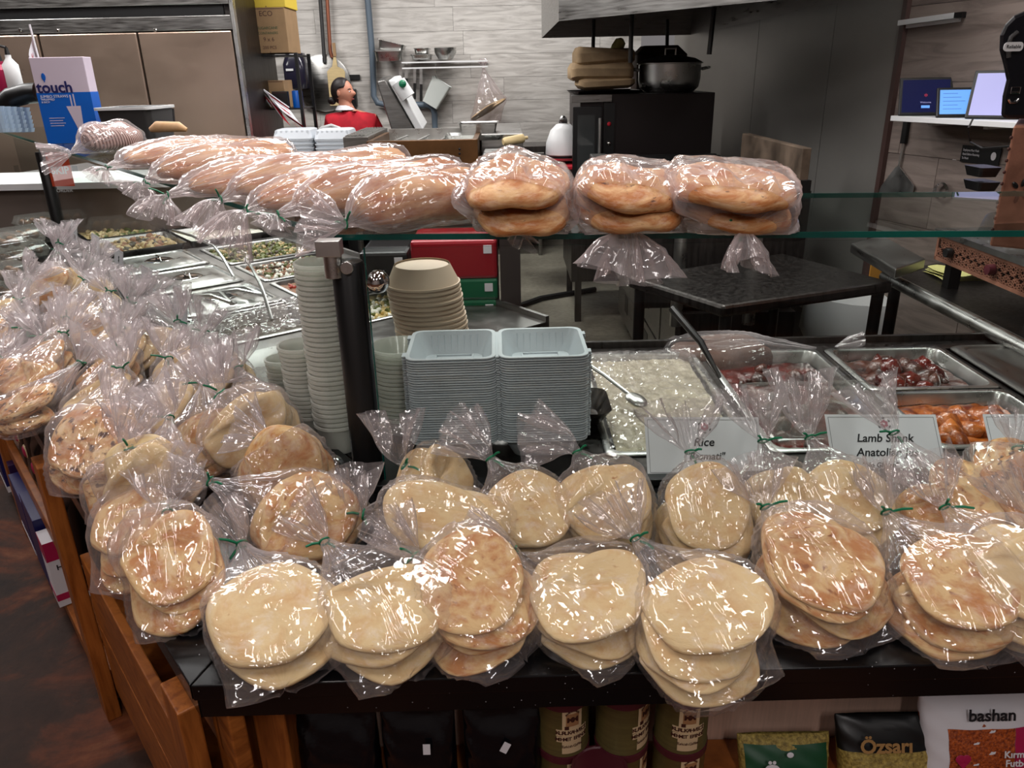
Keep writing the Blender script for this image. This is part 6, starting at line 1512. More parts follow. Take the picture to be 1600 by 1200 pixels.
# copper pierced grill box on the stainless table
t = thing('copper_grill', 'copper grill box pierced with a star lattice on the stainless table', 'grill', P(1465, 400, z=tz + .1))
g0 = P(1466, 366, y=2.75); g1 = P(1640, 430, z=P(1466, 366, y=2.75).z); hgt = P(1466, 366, y=2.75).z - P(1461, 400, y=2.75).z + .01
ux = (g1 - g0); ux.z = 0; L2 = ux.length; M = basis(Vector((g0.x, g0.y, g0.z - hgt)), ux, (0, 0, 1)); nrm = Vector((M.col[2][0], M.col[2][1], M.col[2][2])); sgn = 1 if nrm.x < 0 else -1
b = MB(M); zz = sorted((-sgn * .012, -sgn * .40)); b.box(0, 0, zz[0], L2, hgt, zz[1]); b.build('box', BK, t)
b = MB(M); zz = sorted((-sgn * .0, -sgn * .006)); e = .012
for q in ((0, 0, L2, e), (0, hgt - e, L2, hgt), (0, 0, e, hgt), (L2 - e, 0, L2, hgt)): b.box(q[0], q[1], zz[0], q[2], q[3], zz[1])
r_ = hgt * .25; k = 0; x = r_
def ringbar(b, cx, cy_, r, n, w=.0045, ph=0, inner=None):
    for i in range(n):
        a0_, a1_ = 2 * PI * i / n + ph, 2 * PI * (i + 1) / n + ph
        p0 = Vector((cx + r * math.cos(a0_), cy_ + r * math.sin(a0_), -sgn * .003)); p1 = Vector((cx + r * math.cos(a1_), cy_ + r * math.sin(a1_), -sgn * .003))
        if inner:
            am = (a0_ + a1_) / 2; pm = Vector((cx + inner * math.cos(am), cy_ + inner * math.sin(am), -sgn * .003)); b.bar(p0, pm, w, .004, (0, 0, 1)); b.bar(pm, p1, w, .004, (0, 0, 1))
        else: b.bar(p0, p1, w, .004, (0, 0, 1))
while x < L2 + r_:
    for row in range(2):
        cy_ = hgt * (.26 + .48 * row); cx = x + (r_ if row else 0)
        if cx + r_ > L2: continue
        ringbar(b, cx, cy_, r_ * .35, 8, w=.003); ringbar(b, cx, cy_, r_ * .95, 8, w=.003, inner=r_ * .55)
        for i in range(8): a = 2 * PI * i / 8 + PI / 8; b.bar((cx + r_ * .35 * math.cos(a), cy_ + r_ * .35 * math.sin(a), -sgn * .003), (cx + r_ * 1.05 * math.cos(a), cy_ + r_ * 1.05 * math.sin(a), -sgn * .003), .003, .004, (0, 0, 1))
    x += 2 * r_
b.build('star_lattice', M_['copper'], t)
b = MB(M); zz = sorted((.01 * sgn, -sgn * .42)); b.box(-.01, hgt + .001, zz[0], L2, hgt + .02, zz[1]); b.build('steel_top', SB, t)
for xx, m in ((L2 * .17, BK), (L2 * .58, M_['maroon'])):
    b = MB(M); b.lathe([(.018, 0), (.016, .02), (0, .022)], 16, M=Matrix.Translation((xx, hgt * .5, .002 * sgn)) @ Matrix.Rotation(0 if sgn > 0 else PI, 4, 'X')); b.build('knob', m, t, smooth=True)
b = MB(M); b.box(.03, tz - (g0.z - hgt), -sgn * .05 - .02, .07, -.002, -sgn * .05 + .02); b.box(L2 - .1, tz - (g0.z - hgt), -sgn * .05 - .02, L2 - .05, -.002, -sgn * .05 + .02); b.build('foot', BK, t)
# yellow cloth
p0 = P(1470, 438, z=tz); t = thing('folded_cloth', 'pale yellow folded cloth on the stainless table', 'cloth', p0); b = MB()
for k in range(3):
    V_ = []; n = 12
    for i in range(n + 1):
        for j in range(5):
            V_.append((p0.x + i * .017 + k * .006, p0.y - .02 + j * .04 - k * .004, tz + .004 + k * .010 + .004 * math.sin(i * .9 + j + k)))
    b.add(V_ + [(a, c, d - .008) for a, c, d in V_], [(i * 5 + j, i * 5 + j + 1, (i + 1) * 5 + j + 1, (i + 1) * 5 + j)[::-1] for i in range(n) for j in range(4)] + [(65 + i * 5 + j, 65 + i * 5 + j + 1, 65 + (i + 1) * 5 + j + 1, 65 + (i + 1) * 5 + j) for i in range(n) for j in range(4)] + [(i * 5, (i + 1) * 5, 65 + (i + 1) * 5, 65 + i * 5) for i in range(n)])
b.build('folds', M_['yellow_cloth'], t, smooth=True)
# copper machine at the frame edge
t = thing('copper_machine', 'tall hammered copper machine with leaf cutout at the frame edge', 'machine', P(1590, 370, z=tz + .2)); yy = 2.1
q = [P(1546, 385, y=yy), P(1700, 400, y=yy), P(1720, 196, y=yy), P(1584, 196, y=yy)]
b = MB(); b.add(q + [p + Vector((.20, .3, 0)) for p in q], [(0, 1, 2, 3), (7, 6, 5, 4), (0, 4, 5, 1), (1, 5, 6, 2), (2, 6, 7, 3), (3, 7, 4, 0)]); b.build('body', M_['copper'], t, bevel=.006)
b = MB(); c_ = P(1594, 298, y=yy - .004)
for k in range(6):
    a = k * PI / 3 + .3; u = Vector((math.cos(a), 0, math.sin(a))); b.ball(c_ + u * .022, (.012, .003, .006), 8, 5, Euler((0, -a, 0)).to_matrix())
b.build('leaf_cutout', BK, t)
b = MB()
for i in range(9): p = P(1580 - i * 3.6, 215 + i * 18, y=yy - .003); b.ball(p, (.005, .003, .005), 6, 4)
for i in range(3): p0 = P(1588 - i * 3, 262 - i * 1, y=yy - .003)
b.build('rivet_row', M_['brown_print'], t)
# ---- right wall fittings
def wallM(px, py, off=.0):
    """point on the taupe wall under a pixel"""
    r = Vector(ray(px, py).tolist()); o = Vector((SWb.x, SWb.y, 0)); c = Vector(CAMP.tolist()); t_ = (o - c).dot(nT) / r.dot(nT); return c + r * t_ + nT * off
zT = Vector((0, 0, 1))
t = thing('wall_shelf', 'white wall shelf holding lit tablets on two brackets', 'shelf', wallM(1400, 175)); s0 = wallM(1452, 178); s1 = wallM(1545, 192); 
sl = (s1 - s0); sl.z = 0; dsh = sl.normalized(); zs_ = s0.z
f0 = P(1398, 176, z=zs_); f1 = P(1545, 190, z=zs_)
b = MB(); f0 = s0 + nT * .22; f1 = s0 + dT * 1.5 + nT * .22
b.prism([(s0.x, s0.y), (f0.x, f0.y), (f1.x, f1.y), ((f1 - nT * .22).x, (f1 - nT * .22).y)], zs_ - .022, zs_)
b.build('board', M_['white'], t, bevel=.002)
for px in (1500, 1590):
    w0 = wallM(px, 215, .004); b = MB(); b.bar(Vector((w0.x, w0.y, zs_ - .024)), Vector((w0.x, w0.y, zs_ - .19)), .02, .008, nT); b.bar(Vector((w0.x, w0.y, zs_ - .03)), Vector((w0.x, w0.y, zs_ - .03)) + nT * .18, .02, .010); b.build('bracket', M_['white'], t)
def tablet(px0, px1, pyb, w, h, label, screen, z0, lean=.5, yaw=0, extra=None):
    c_ = wallM((px0 + px1) / 2, 175, .13); o = Vector((c_.x, c_.y, zs_ + .004)); x = (Vector((1, -.25 + yaw, 0))).normalized(); back = Vector((-x.y, x.x, 0)); y = (Vector((0, 0, 1)) * math.cos(lean) + back * math.sin(lean))
    M = basis(o - x * w / 2, x, y); t = thing('tablet', label, 'tablet', o); b = MB(M); b.box(0, 0, -.012, w, h, 0); b.build('case', BK, t, bevel=.004)
    b = MB(M); b.box(.012, .012, .0002, w - .012, h - .012, .0008); b.build('screen', screen, t)
    if extra: extra(t, M, w, h)
    return t
def tA(t, M, w, h):
    text(t, 'Welcome', .011, M @ Matrix.Translation((w * .5, h * .33, .001)), M_['screen_lilac']); b = MB(M); b.box(w * .42, h * .18, .0009, w * .58, h * .25, .0012); b.build('button_icon', M_['screen_blue'], t); flower(t, M @ Matrix.Translation((w * .5, h * .52, .001)), .012)
def tB(t, M, w, h):
    for k in range(5):
        b = MB(M); b.box(w * .12, h * (.78 - k * .13), .0009, w * (.4 + .07 * (k % 3)), h * (.79 - k * .13), .0012); b.build('screen_line', M_['navy'], t)
tablet(1450, 1513, 168, .215, .17, 'dark screened tablet at the wall end of the shelf', M_['screen_navy'], 0, .45, extra=tA)
tablet(1512, 1572, 172, .20, .13, 'bright blue screened tablet in the middle of the shelf', M_['screen_blue'], 0, .5, extra=tB)
tablet(1560, 1640, 176, .24, .19, 'steeply tilted tablet beside the towel dispenser', M_['screen_lilac'], 0, .35, yaw=-.5)
# towel dispenser
dc = P(1592, 180, z=zs_); yy = 2.15
t = thing('towel_dispenser', 'large black towel dispenser with oval white badge on the wall shelf', 'dispenser', P(1600, 186, y=yy))
out = [(1564, 178), (1566, 150), (1572, 125), (1567, 100), (1561, 78), (1562, 55), (1570, 38), (1584, 24), (1600, 17), (1640, 14), (1690, 30), (1700, 186), (1566, 186)]
q = [P(a, c, y=yy) for a, c in out]; n = len(q); b = MB(); b.add(q + [p + Vector((.15, .22, 0)) for p in q], [tuple(range(n - 1, -1, -1)), tuple(range(n, 2 * n))] + [(i, (i + 1) % n, n + (i + 1) % n, n + i) for i in range(n)])
b.build('housing', plain('black_gloss_plastic', rgb(22, 22, 27), .25), t, bevel=.01)
ob = P(1583, 73, y=yy - .006); b = MB(Matrix.Translation(ob)); b.rr([(.034, .016, .008, 0), (.034, .016, .008, .002)]); bm_ = b.v; b = MB(basis(ob, (1, 0, 0), zT)); b.rr([(.050, .022, .009, 0), (.050, .022, .009, .002)]); b.build('badge', M_['white'], t)
text(t, 'Reliable', .012, basis(ob + Vector((0, -.003, 0)), (1, 0, 0), zT), M_['ink'])
b = MB(basis(P(1585, 150, y=yy - .004), (1, 0, 0), zT)); b.tube([(-.01, .01, 0), (.01, .01, 0)], .002, 6); b.tube([(-.014, -.008, 0), (-.008, -.016, 0), (.008, -.016, 0), (.014, -.008, 0)], .003, 6); b.tube([(-.012, .022, 0), (.012, .022, 0), (.012, .006, 0), (-.012, .006, 0), (-.012, .022, 0)], .0012, 6); b.build('latch', M_['chrome'], t)
b = MB(); pts = [(1590, 50), (1580, 58), (1575, 70), (1576, 90)]; b.tube([P(a, c, y=yy - .002) for a, c in pts], .006, 8); b.build('moulded_rib', M_['dark'], t, smooth=True)
# rail lamp, spatula, sign
t = thing('wall_rail', 'white metal rail fixture high on the taupe wall', 'rail', wallM(1412, 35)); a = wallM(1412, 36, .02); c_ = wallM(1500, 24, .02)
b = MB(); b.bar(a, c_, .03, .022); b.build('rail', M_['white'], t); b = MB(); b.bar(wallM(1418, 42, .01), wallM(1504, 31, .01), .018, .014); b.build('lower_strip', M_['white'], t); b = MB(); b.bar(c_, c_ + dT * .04, .028, .022); b.build('end_cap', BK, t)
t = thing('spatula', 'wide steel spatula with black handle hanging on the taupe wall', 'spatula', wallM(1415, 230)); off = .02
b = MB(); b.bar(wallM(1424, 180, off), wallM(1417, 224, off), .03, .02, nT); b.build('handle', BK, t, bevel=.004)
b = MB(); b.tube([wallM(1417, 224, off), wallM(1410, 258, off)], .005, 8); b.build('shaft', SB, t)
q = [wallM(*p, off) for p in ((1410, 258), (1434, 290), (1432, 301), (1378, 302), (1383, 290), (1404, 262))]; n = len(q); b = MB(); b.add(q + [p + nT * .004 for p in q], [tuple(range(n)), tuple(range(2 * n - 1, n - 1, -1))] + [(i, n + i, n + (i + 1) % n, (i + 1) % n) for i in range(n)]); b.build('blade', SB, t)
a = wallM(1504, 252, .014); c_ = wallM(1564, 260, .014); u_ = wallM(1508, 226, .014)
xx = c_ - a; xx.z = 0; M = basis(a, xx, zT); w = xx.length; h = abs(u_.z - a.z); t = thing('handwash_sign', 'black sign telling employees to wash hands, below the shelf', 'sign', a); b = MB(M); b.box(0, 0, 0, w, h, .003); b.build('plate', BK, t)
sgnz = 1
for k, s in enumerate(('Employees Must Wash', 'Hands Before Returning', 'To Work')): text(t, s, h * .2, M @ Matrix.Translation((w * .04, h * (.72 - k * .24), .0035)), M_['paper'], align='LEFT', sx=.62)
b = MB(M); b.ball((w * .84, h * .5, .003), (w * .07, h * .26, .001), 10, 5); b.build('hands_mark', M_['paper'], t)
b = MB(); q = wallM(1478, 298, .03); b.lathe([(.034, -.01), (.040, 0), (.034, .01)], 20, M=basis(q, dT, zT), cap=False); tag(b.build('wall_ring', M_['chrome'], smooth=True), 'chrome ring fitting on the taupe wall', 'fitting')
for i, (a_, b0_, c0_, d0_) in enumerate(((1530, 262, 1568, 278), (1528, 285, 1566, 300))):
    p0 = P(a_, d0_, y=2.45); p1 = P(c0_, b0_, y=2.45); b = MB(Matrix.Translation((p0.x + (p1.x - p0.x) / 2, 2.5, p0.z))); b.rr([((p1.x - p0.x) * .8, .08, .01, 0), ((p1.x - p0.x), .1, .01, (p1.z - p0.z))]); tag(b.build('black_tub', BK, smooth=True), ('upper', 'lower')[i] + ' small black tub beside the copper machine', 'tub')
b = MB(); b.tube([P(1520, 186, y=2.55), P(1513, 200, y=2.5), P(1516, 222, y=2.5), P(1535, 232, y=2.4), P(1585, 228, y=2.2)], .003, 6); tag(b.build('black_cable', BK), 'thin black cable looping below the wall shelf', 'cable')
# ---- behind the sneeze guard: soda cases and cabinet
cyb = 2.75; dx0, _ = XZ(781, 400, cyb); dx1, _ = XZ(813, 400, cyb)
t = thing('steel_cabinet', 'dark narrow steel cabinet end beside the drink cases', 'cabinet', (dx0, cyb, 0)); part(t, 'end_panel', dx0, cyb, 0, dx1, cyb + .9, 1.16, plain('brown_black_panel', rgb(48, 40, 38), .45), .003); part(t, 'top_panel', dx0 - .75, cyb + .31, 1.161, dx1, cyb + .9, 1.19, BK)
xL = P(600, 400, y=cyb).x; _, zlow = XZ(740, 512, cyb)
part(t, 'shelf', dx0 - .75, cyb + .0, zlow - .02, dx0 - .002, cyb + .3, zlow, BK)
def case(px0, px1, py0, py1, label, m, s=None):
    x0, z1 = XZ(px0, py0, cyb + .02); x1, z0 = XZ(px1, py1, cyb + .02); t = thing('drink_case', label, 'carton', ((x0 + x1) / 2, cyb, z0), group='drink cases behind the guard'); b = MB(); b.box(x0, cyb + .02, z0 + .001, x1, cyb + .28, z1 - .001); b.build('carton', m, t, bevel=.012)
    if s: text(t, s, .085, basis((x0 + (x1 - x0) * .35, cyb + .017, (z0 + z1) / 2), (1, 0, 0), zT), M_['paper'], shear=.3, bold=.002)
    b = MB(); b.box(x1 - .05, cyb + .017, z1 - .05, x1 - .02, cyb + .0195, z1 - .02); b.build('print_mark', M_['paper'], t)
case(640, 778, 377, 436, 'red drink case on top of two green ones', plain('red_case', rgb(150, 12, 30), .3)); 
GR = plain('green_case', rgb(0, 96, 62), .3); case(640, 779, 437, 469, 'green drink case in the middle of the stack', GR, 'lite'); case(640, 780, 470, 503, 'green drink case at the bottom of the stack', GR, 'lite')
case(560, 640, 395, 440, 'dark drink case behind the paper bowls', BK)
# ---- bagged tray, floor things, hose
Bq = P(1030, 562, z=.84); Nq = P(1300, 548, z=.86)
bag('lying behind the meat pans', 'big clear bag', Bq, Nq, W=.22, kind='dark', n=1, T=.11, frill=(.8, -.2, -.1), flen=.08, hint=(0, -.5, 1), plen=.34, bread='brown wrapped roast', name='plastic_bag', group='loose plastic bags', ties=0)
def floorobj(name, label, cat, px, py, r, h, mat, z=0):
    q = P(px, py, z=z); b = MB(Matrix.Translation(q)); b.lathe([(r * .8, 0), (r, h * .3), (r * .95, h * .9), (r * .6, h), (0, h)], 18); tag(b.build(name, mat, smooth=True), label, cat)
q = P(1450, 545, z=.3); b = MB(Matrix.Translation(q + Vector((0, .15, -.1)))); b.rr([(.50, .36, .05, 0), (.56, .42, .05, .12), (.58, .44, .05, .13)], c1=False); tag(b.build('blue_bin', plain('blue_plastic', rgb(24, 64, 150), .4), smooth=True), 'blue plastic bin under the stainless table', 'bin')
floorobj('white_sack', 'white sack on the floor under the dark work table', 'sack', 1330, 545, .28, .35, M_['white'], .25)
floorobj('black_bag', 'black bag on the floor beside the blue bin', 'bag', 1510, 545, .16, .5, BK, .2)
b = MB(); b.tube([P(a, c, z=.02) for a, c in ((812, 478), (845, 466), (880, 460), (912, 455), (930, 452))], .022, 8); tag(b.build('floor_hose', BK, smooth=True), 'black hose lying on the kitchen floor', 'hose')
# pierced copper lower panel right
q0 = P(1520, 495, y=2.9); b = MB(basis(q0 + Vector((0, 0, -.2)), (1, -.2, 0), zT)); 
sgn = 1
for i in range(7):
    for j in range(3): ringbar(b, .04 + i * .07, .04 + j * .07, .036, 8, w=.007, inner=.018)
tag(b.build('pierced_panel', M_['copper']), 'pierced copper panel standing under the stainless table', 'panel')
# ---- left background
gy_ = 3.9
x0, z0, x1, z1 = at(148, 172, 236, 192, gy_)
t = thing('grey_tub', 'long dark grey tub with pale rim behind the breads', 'tub', ((x0 + x1) / 2, gy_, z0)); b = MB(Matrix.Translation(((x0 + x1) / 2, gy_ + .15, z0 - .1))); w = x1 - x0
b.rr([(w * .94, .26, .03, 0), (w, .3, .03, .16)], c1=False); b.build('body', M_['dark'], t, smooth=True); b = MB(Matrix.Translation(((x0 + x1) / 2, gy_ + .15, z0 + .06))); b.rr([(w + .02, .32, .03, 0), (w + .02, .32, .03, .012), (w - .01, .29, .03, .012)], c1=False); b.build('rim', M_['white'], t)
x0, z0, x1, z1 = at(250, 170, 273, 205, 5.0); b = MB(); b.lathe([(.04, z0), (.05, z1), (.045, z1), (.04, z0 + .02)], 18, ((x0 + x1) / 2, 5.0, 0)); tag(b.build('black_cup', BK, smooth=True), 'black cup standing before the refrigerator door', 'cup')
b = MB(); a = P(235, 203, y=3.3); c_ = P(292, 203, y=3.3); b.tube([a, a.lerp(c_, .2) + Vector((0, 0, .012)), a.lerp(c_, .8) + Vector((0, 0, .012)), c_], [.01, .022, .02, .008], 12); tag(b.build('sesame_roll', M_['pide'], smooth=True), 'brown bread ring end peeking over the wrapped breads', 'bread')
# service counter to the far left behind the guard
t = tbox('service_counter', 'taupe panelled service counter beyond the side wing', 'counter', -4.8, 4.4, 0, -1.35, 4.9, 1.13, plain('taupe_panel', rgb(118, 106, 98), .5))
part(t, 'top', -4.85, 4.35, 1.131, -1.3, 4.95, 1.165, M_['white'])
# straw box on the guard's shelf
bl = P(62, 228, z=zg); brr = P(150, 205, z=zg); q0 = P(44, 222, z=zg)
yx = 3.75
bx = P(74, 222, z=zg); wB = .30
fa = P(64, 90, y=4.05); fb_ = P(131, 90, y=4.05); fc = P(75, 222, y=4.05)
Bx = Vector((fc.x, 4.05, zg + .001)); wB = (P(150, 205, y=4.05).x - fc.x); hB = fa.z - zg
M = Matrix.Translation(Bx) @ Matrix.Rotation(.10, 4, 'Z'); t = thing('straw_box', 'tall blue and white straw box printed touch on the glass shelf', 'box', Bx, rz=.10); M = WM[t.name]; dB = .10
b = MB(M); b.box(0, 0, 0, wB, dB, hB); b.build('carton', M_['lilac_card'], t, bevel=.003)
b = MB(M); b.box(-.001, -.001, 0, wB + .001, dB + .001, hB * .60); b.build('blue_band', M_['blue_print'], t)
TM = lambda x, z, q=0: M @ basis((x, -.0022, z), (1, 0, 0), (0, 0, 1))
text(t, 'touch', .072, TM(wB * .36, hB * .655), M_['navy'], bold=.0018)
b = MB(M); b.ball((wB * .20, -.002, hB * .78), (.010, .001, .018), 10, 6); b.box(wB * .20 - .002, -.0025, hB * .72, wB * .20 + .002, -.001, hB * .78); b.build('balloon_mark', M_['blue_print'], t)
b = MB(M); q = [(wB * .50, hB * .44), (wB * .77, hB * .44), (wB * .74, hB * .16), (wB * .64, hB * .16)]; b.add([(a, -.0018, c) for a, c in q] + [(a, -.0011, c) for a, c in q], [(3, 2, 1, 0), (4, 5, 6, 7), (0, 1, 5, 4), (1, 2, 6, 5), (2, 3, 7, 6), (3, 0, 4, 7)])
b.box(wB * .60, -.0018, hB * .44, wB * .625, -.0011, hB * .57); b.box(wB * .66, -.0018, hB * .44, wB * .685, -.0011, hB * .58); b.build('cup_print', M_['lilac_card'], t)
for k, (s, z, sz) in enumerate((('JUMBO STRAWS', .555, .018), ('WRAPPED', .52, .014), ('8 INCH', .49, .012))): text(t, s, sz, TM(wB * .06, hB * z), M_['paper'], align='LEFT')
for k in range(4): b = MB(M); b.box(wB * .13, -.0018, hB * (.30 - k * .03), wB * (.42 - .04 * (k % 2)), -.0011, hB * (.308 - k * .03)); b.build('print_line', M_['lilac_card'], t)
fl0 = P(60, 90, y=4.2); flag(fl0, P(46, 38, y=4.2), (-.03, -.02, -.16), 'small red and white flag standing behind the straw box')
for i, (px, m, lb) in enumerate(((12, M_['magenta'], 'pink bottle beside the straw box'), (26, M_['white'], 'white soap bottle with black pump beside the straw box'))):
    q = P(px, 143, y=4.3); t = thing('pump_bottle', lb, 'bottle', q); b = MB(Matrix.Translation(q)); h = .13 + .03 * i; b.lathe([(.036, 0), (.040, .01), (.038, h * .8), (.014, h), (.014, h + .015)], 18); b.build('body', m, t, smooth=True)
    b = MB(Matrix.Translation(q)); b.lathe([(.012, h + .016), (.008, h + .05)], 10); b.tube([(0, 0, h + .05), (-.035, 0, h + .06)], .007, 8); b.build('pump', BK, t)
b = MB(); b.tube([P(a, c, y=4.2) for a, c in ((-20, 190), (2, 168), (20, 152), (44, 146), (60, 145))], .05, 12); tag(b.build('black_arch', BK, smooth=True), 'thick black curved arm beside the straw box', 'arm')
t = thing('cup_stack', 'stack of pale blue plastic cups at the frame edge', 'cup', P(25, 205, y=4.0)); b = MB()
for i in range(5):
    q = P(2 + i * 10, 200, y=4.0 + i * .05)
    for k in range(6): b.lathe([(.03, q.z - .02 + k * .02), (.036, q.z + .0 + k * .02)], 14, (q.x, q.y, 0), cap=False)
o = b.build('cups', plain('pale_blue_plastic', rgb(175, 195, 215), .3), t); o['kind'] = 'stuff'
# reachable: orange sticker on the far post
pp = PB + dL * 3.4; t = thing('door_sticker', 'orange sticker with white lettering on the far black post', 'sticker', (pp.x, pp.y, 1.1)); zt2 = P(72, 228, y=pp.y).z; zb2 = P(88, 290, y=pp.y).z
b = MB(); b.box(pp.x + .035, pp.y - .034, zb2, pp.x + .15, pp.y - .033, zt2 - .03); b.build('card', M_['orange_sticker'], t)
text(t, 'SKIP', .05, basis((pp.x + .092, pp.y - .0345, zt2 - .12), (1, 0, 0), zT), M_['paper'], bold=.002); text(t, 'ORDER', .026, basis((pp.x + .092, pp.y - .0345, zt2 - .22), (1, 0, 0), zT), M_['paper'])
# pastry boxes at the far end of the side wing
for i, (px, py) in enumerate(((40, 395), (62, 372), (8, 462), (10, 408), (5, 360))):
    q = P(px, py, z=zc + .02); q.z = zc + .002; t = thing('pastry_box', ('clear ridged box of brown pastries, ' + ('beside the tall collared bag', 'behind the first pastry box', 'at the frame edge among the bags', 'behind the frame edge box', 'farthest by the cables')[i]), 'box', q, rz=.9, group='clear pastry boxes'); M = WM[t.name]
    for k in range(2):
        b = MB(M @ Matrix.Translation((0, 0, k * .075))); b.rr([(.17, .13, .02, 0), (.19, .15, .02, .03), (.20, .16, .02, .033), (.19, .15, .02, .036), (.165, .125, .02, .07)]); b.build('clear_shell', M_['clear_lid'], t, smooth=True)
        b = MB(M @ Matrix.Translation((0, 0, k * .075))); 
        for a in range(3):
            for c in range(2): b.ball((-.05 + a * .05, -.03 + c * .06, .03), (.022, .026, .022), 10, 6)
        o = b.build('pastries', M_['fryer'], t, smooth=True); o['kind'] = 'stuff'
# cup sleeves wrapped in film on the far end of the shelf
N_ = P(112, 238, z=zg + .02); B_ = P(222, 222, z=zg + .03)
bag('beside the blue straw box', 'shiny film roll of striped cups', B_, N_, W=.17, kind='cups', n=1, T=.10, frill=dirpx(N_, -1, .2), flen=.12, hint=(0, 0, 1), plen=(B_ - N_).length * .8, clampz=zg, bread='striped cup roll', name='film_roll', group='bagged breads on the glass shelf', ties=0, mat='film_tight')
# ================================================================== the worker in red
def skin_mesh(name, pts, edges, mat, parent, root=0, sub=2):
    me = bpy.data.meshes.new(name); me.from_pydata([p[:3] for p in pts], edges, []); o = bpy.data.objects.new(name, me); COL.objects.link(o)
    if parent: o.parent = parent
    me.materials.append(mat)
    o.modifiers.new('skin', 'SKIN'); bpy.context.view_layer.objects.active = o
    sv = me.skin_vertices[0].data if me.skin_vertices else None
    if sv is None:
        import bmesh
        bm = bmesh.new(); bm.from_mesh(me); bm.verts.layers.skin.verify(); bm.to_mesh(me); bm.free(); sv = me.skin_vertices[0].data
    for i, p in enumerate(pts):
        r = p[3]; sv[i].radius = (r, r) if not isinstance(r, tuple) else r; sv[i].use_root = (i == root)
    s = o.modifiers.new('sub', 'SUBSURF'); s.levels = sub; s.render_levels = sub
    for m in o.modifiers:
        if m.type == 'SKIN': m.use_smooth_shade = True
    return o
hy_ = 6.95; hc = P(536, 144, y=hy_)      # head centre
pr_ = thing('person', 'person in red shirt with white collar and dark tied-back hair, looking aside', 'person', (hc.x, hy_, 0))
H = hc.z; ox = hc.x; inv = WM[pr_.name].inverted()
def Lc(x, y, z): v = inv @ Vector((x, y, z)); return (v.x, v.y, v.z)
sh = H - .185  # shoulder height
base = ox + .03
pts = [(*Lc(base + .06, hy_, sh - .52), .15), (*Lc(base + .05, hy_, sh - .30), .14), (*Lc(base + .03, hy_, sh - .10), (.17, .13)), (*Lc(base + .0, hy_, sh + .03), (.08, .07)), (*Lc(ox + .0, hy_, sh + .11), .052),
       (*Lc(ox + .005, hy_, H), .07),
       (*Lc(base - .15, hy_ - .02, sh - .04), .066), (*Lc(base - .19, hy_ - .0, sh - .28), .05), (*Lc(base - .02, hy_ + .18, sh - .42), .04), (*Lc(base + .06, hy_ + .26, sh - .42), .028),
       (*Lc(base + .19, hy_ + .04, sh - .05), .066), (*Lc(base + .27, hy_ + .08, sh - .28), .052), (*Lc(base + .33, hy_ + .28, sh - .36), .04), (*Lc(base + .36, hy_ + .37, sh - .36), .028),
       (*Lc(base - .04, hy_, sh - .62), .10), (*Lc(base - .05, hy_ + .01, .48), .065), (*Lc(base - .05, hy_ + .03, .07), .04), (*Lc(base - .05, hy_ + .18, .035), .035),
       (*Lc(base + .15, hy_, sh - .62), .10), (*Lc(base + .16, hy_ + .01, .48), .065), (*Lc(base + .16, hy_ + .03, .07), .04), (*Lc(base + .17, hy_ + .18, .035), .035)]
ed = [(0, 1), (1, 2), (2, 3), (3, 4), (4, 5), (2, 6), (6, 7), (7, 8), (8, 9), (2, 10), (10, 11), (11, 12), (12, 13), (0, 14), (14, 15), (15, 16), (16, 17), (0, 18), (18, 19), (19, 20), (20, 21)]
# fingers as chains rooted in the palms
for wi, (wx, wy_) in ((9, (base + .06, hy_ + .26)), (13, (base + .36, hy_ + .37))):
    z = sh - (.42 if wi == 9 else .36)
    for k in range(4):
        i0 = len(pts); off = (k - 1.5) * .018; ln = (.055, .065, .062, .048)[k]
        pts += [(*Lc(wx + .03, wy_ + .03, z + off), .011), (*Lc(wx + .03 + ln * .5, wy_ + .03 + ln * .4, z + off), .010), (*Lc(wx + .03 + ln * .8, wy_ + .02 + ln, z + off - .008), .008)]
        ed += [(wi, i0), (i0, i0 + 1), (i0 + 1, i0 + 2)]
    i0 = len(pts); pts += [(*Lc(wx - .01, wy_ + .03, z + .035), .012), (*Lc(wx + .01, wy_ + .06, z + .05), .009)]; ed += [(wi, i0), (i0, i0 + 1)]
skin_mesh('body', pts, ed, M_['skin'], pr_)
# head surface: profile turned towards the right
Mh = Matrix.Translation((ox, hy_ - .0, H)) @ Matrix.Rotation(-.3, 4, 'Z') @ Matrix.Scale(.9, 4)   # +x is the facing direction
b = MB(Mh); n, m = 32, 24; vs = []; fs = []
for i in range(m + 1):
    ph_ = -PI / 2 + PI * i / m
    for k in range(n):
        a = 2 * PI * k / n; x = .098 * math.cos(ph_) * math.cos(a); y = .077 * math.cos(ph_) * math.sin(a); z = .118 * math.sin(ph_)
        if x > 0:
            f = max(0, math.cos(a)) ** 6; g = lambda c, w: math.exp(-((z - c) / w) ** 2)
            x += f ** 2 * (.030 * g(-.018, .016) + .018 * g(.0, .016) - .006 * g(.022, .012)) * (1 if abs(y) < .02 else .3) + f * (.008 * g(-.055, .01) + .006 * g(-.068, .008) + .014 * g(-.098, .018)) + f * .004 * g(.04, .02)
        if z < -.03: y *= 1 - .35 * min(1, (-z - .03) / .09); x = x * (1 - .12 * min(1, (-z - .03) / .09)) if x < 0 else x
        vs.append((x, y, z))
for i in range(m):
    for k in range(n): fs.append((i * n + k, i * n + (k + 1) % n, (i + 1) * n + (k + 1) % n, (i + 1) * n + k))
b.add(vs, fs); b.build('face', M_['skin'], pr_, smooth=True, sharp=80)
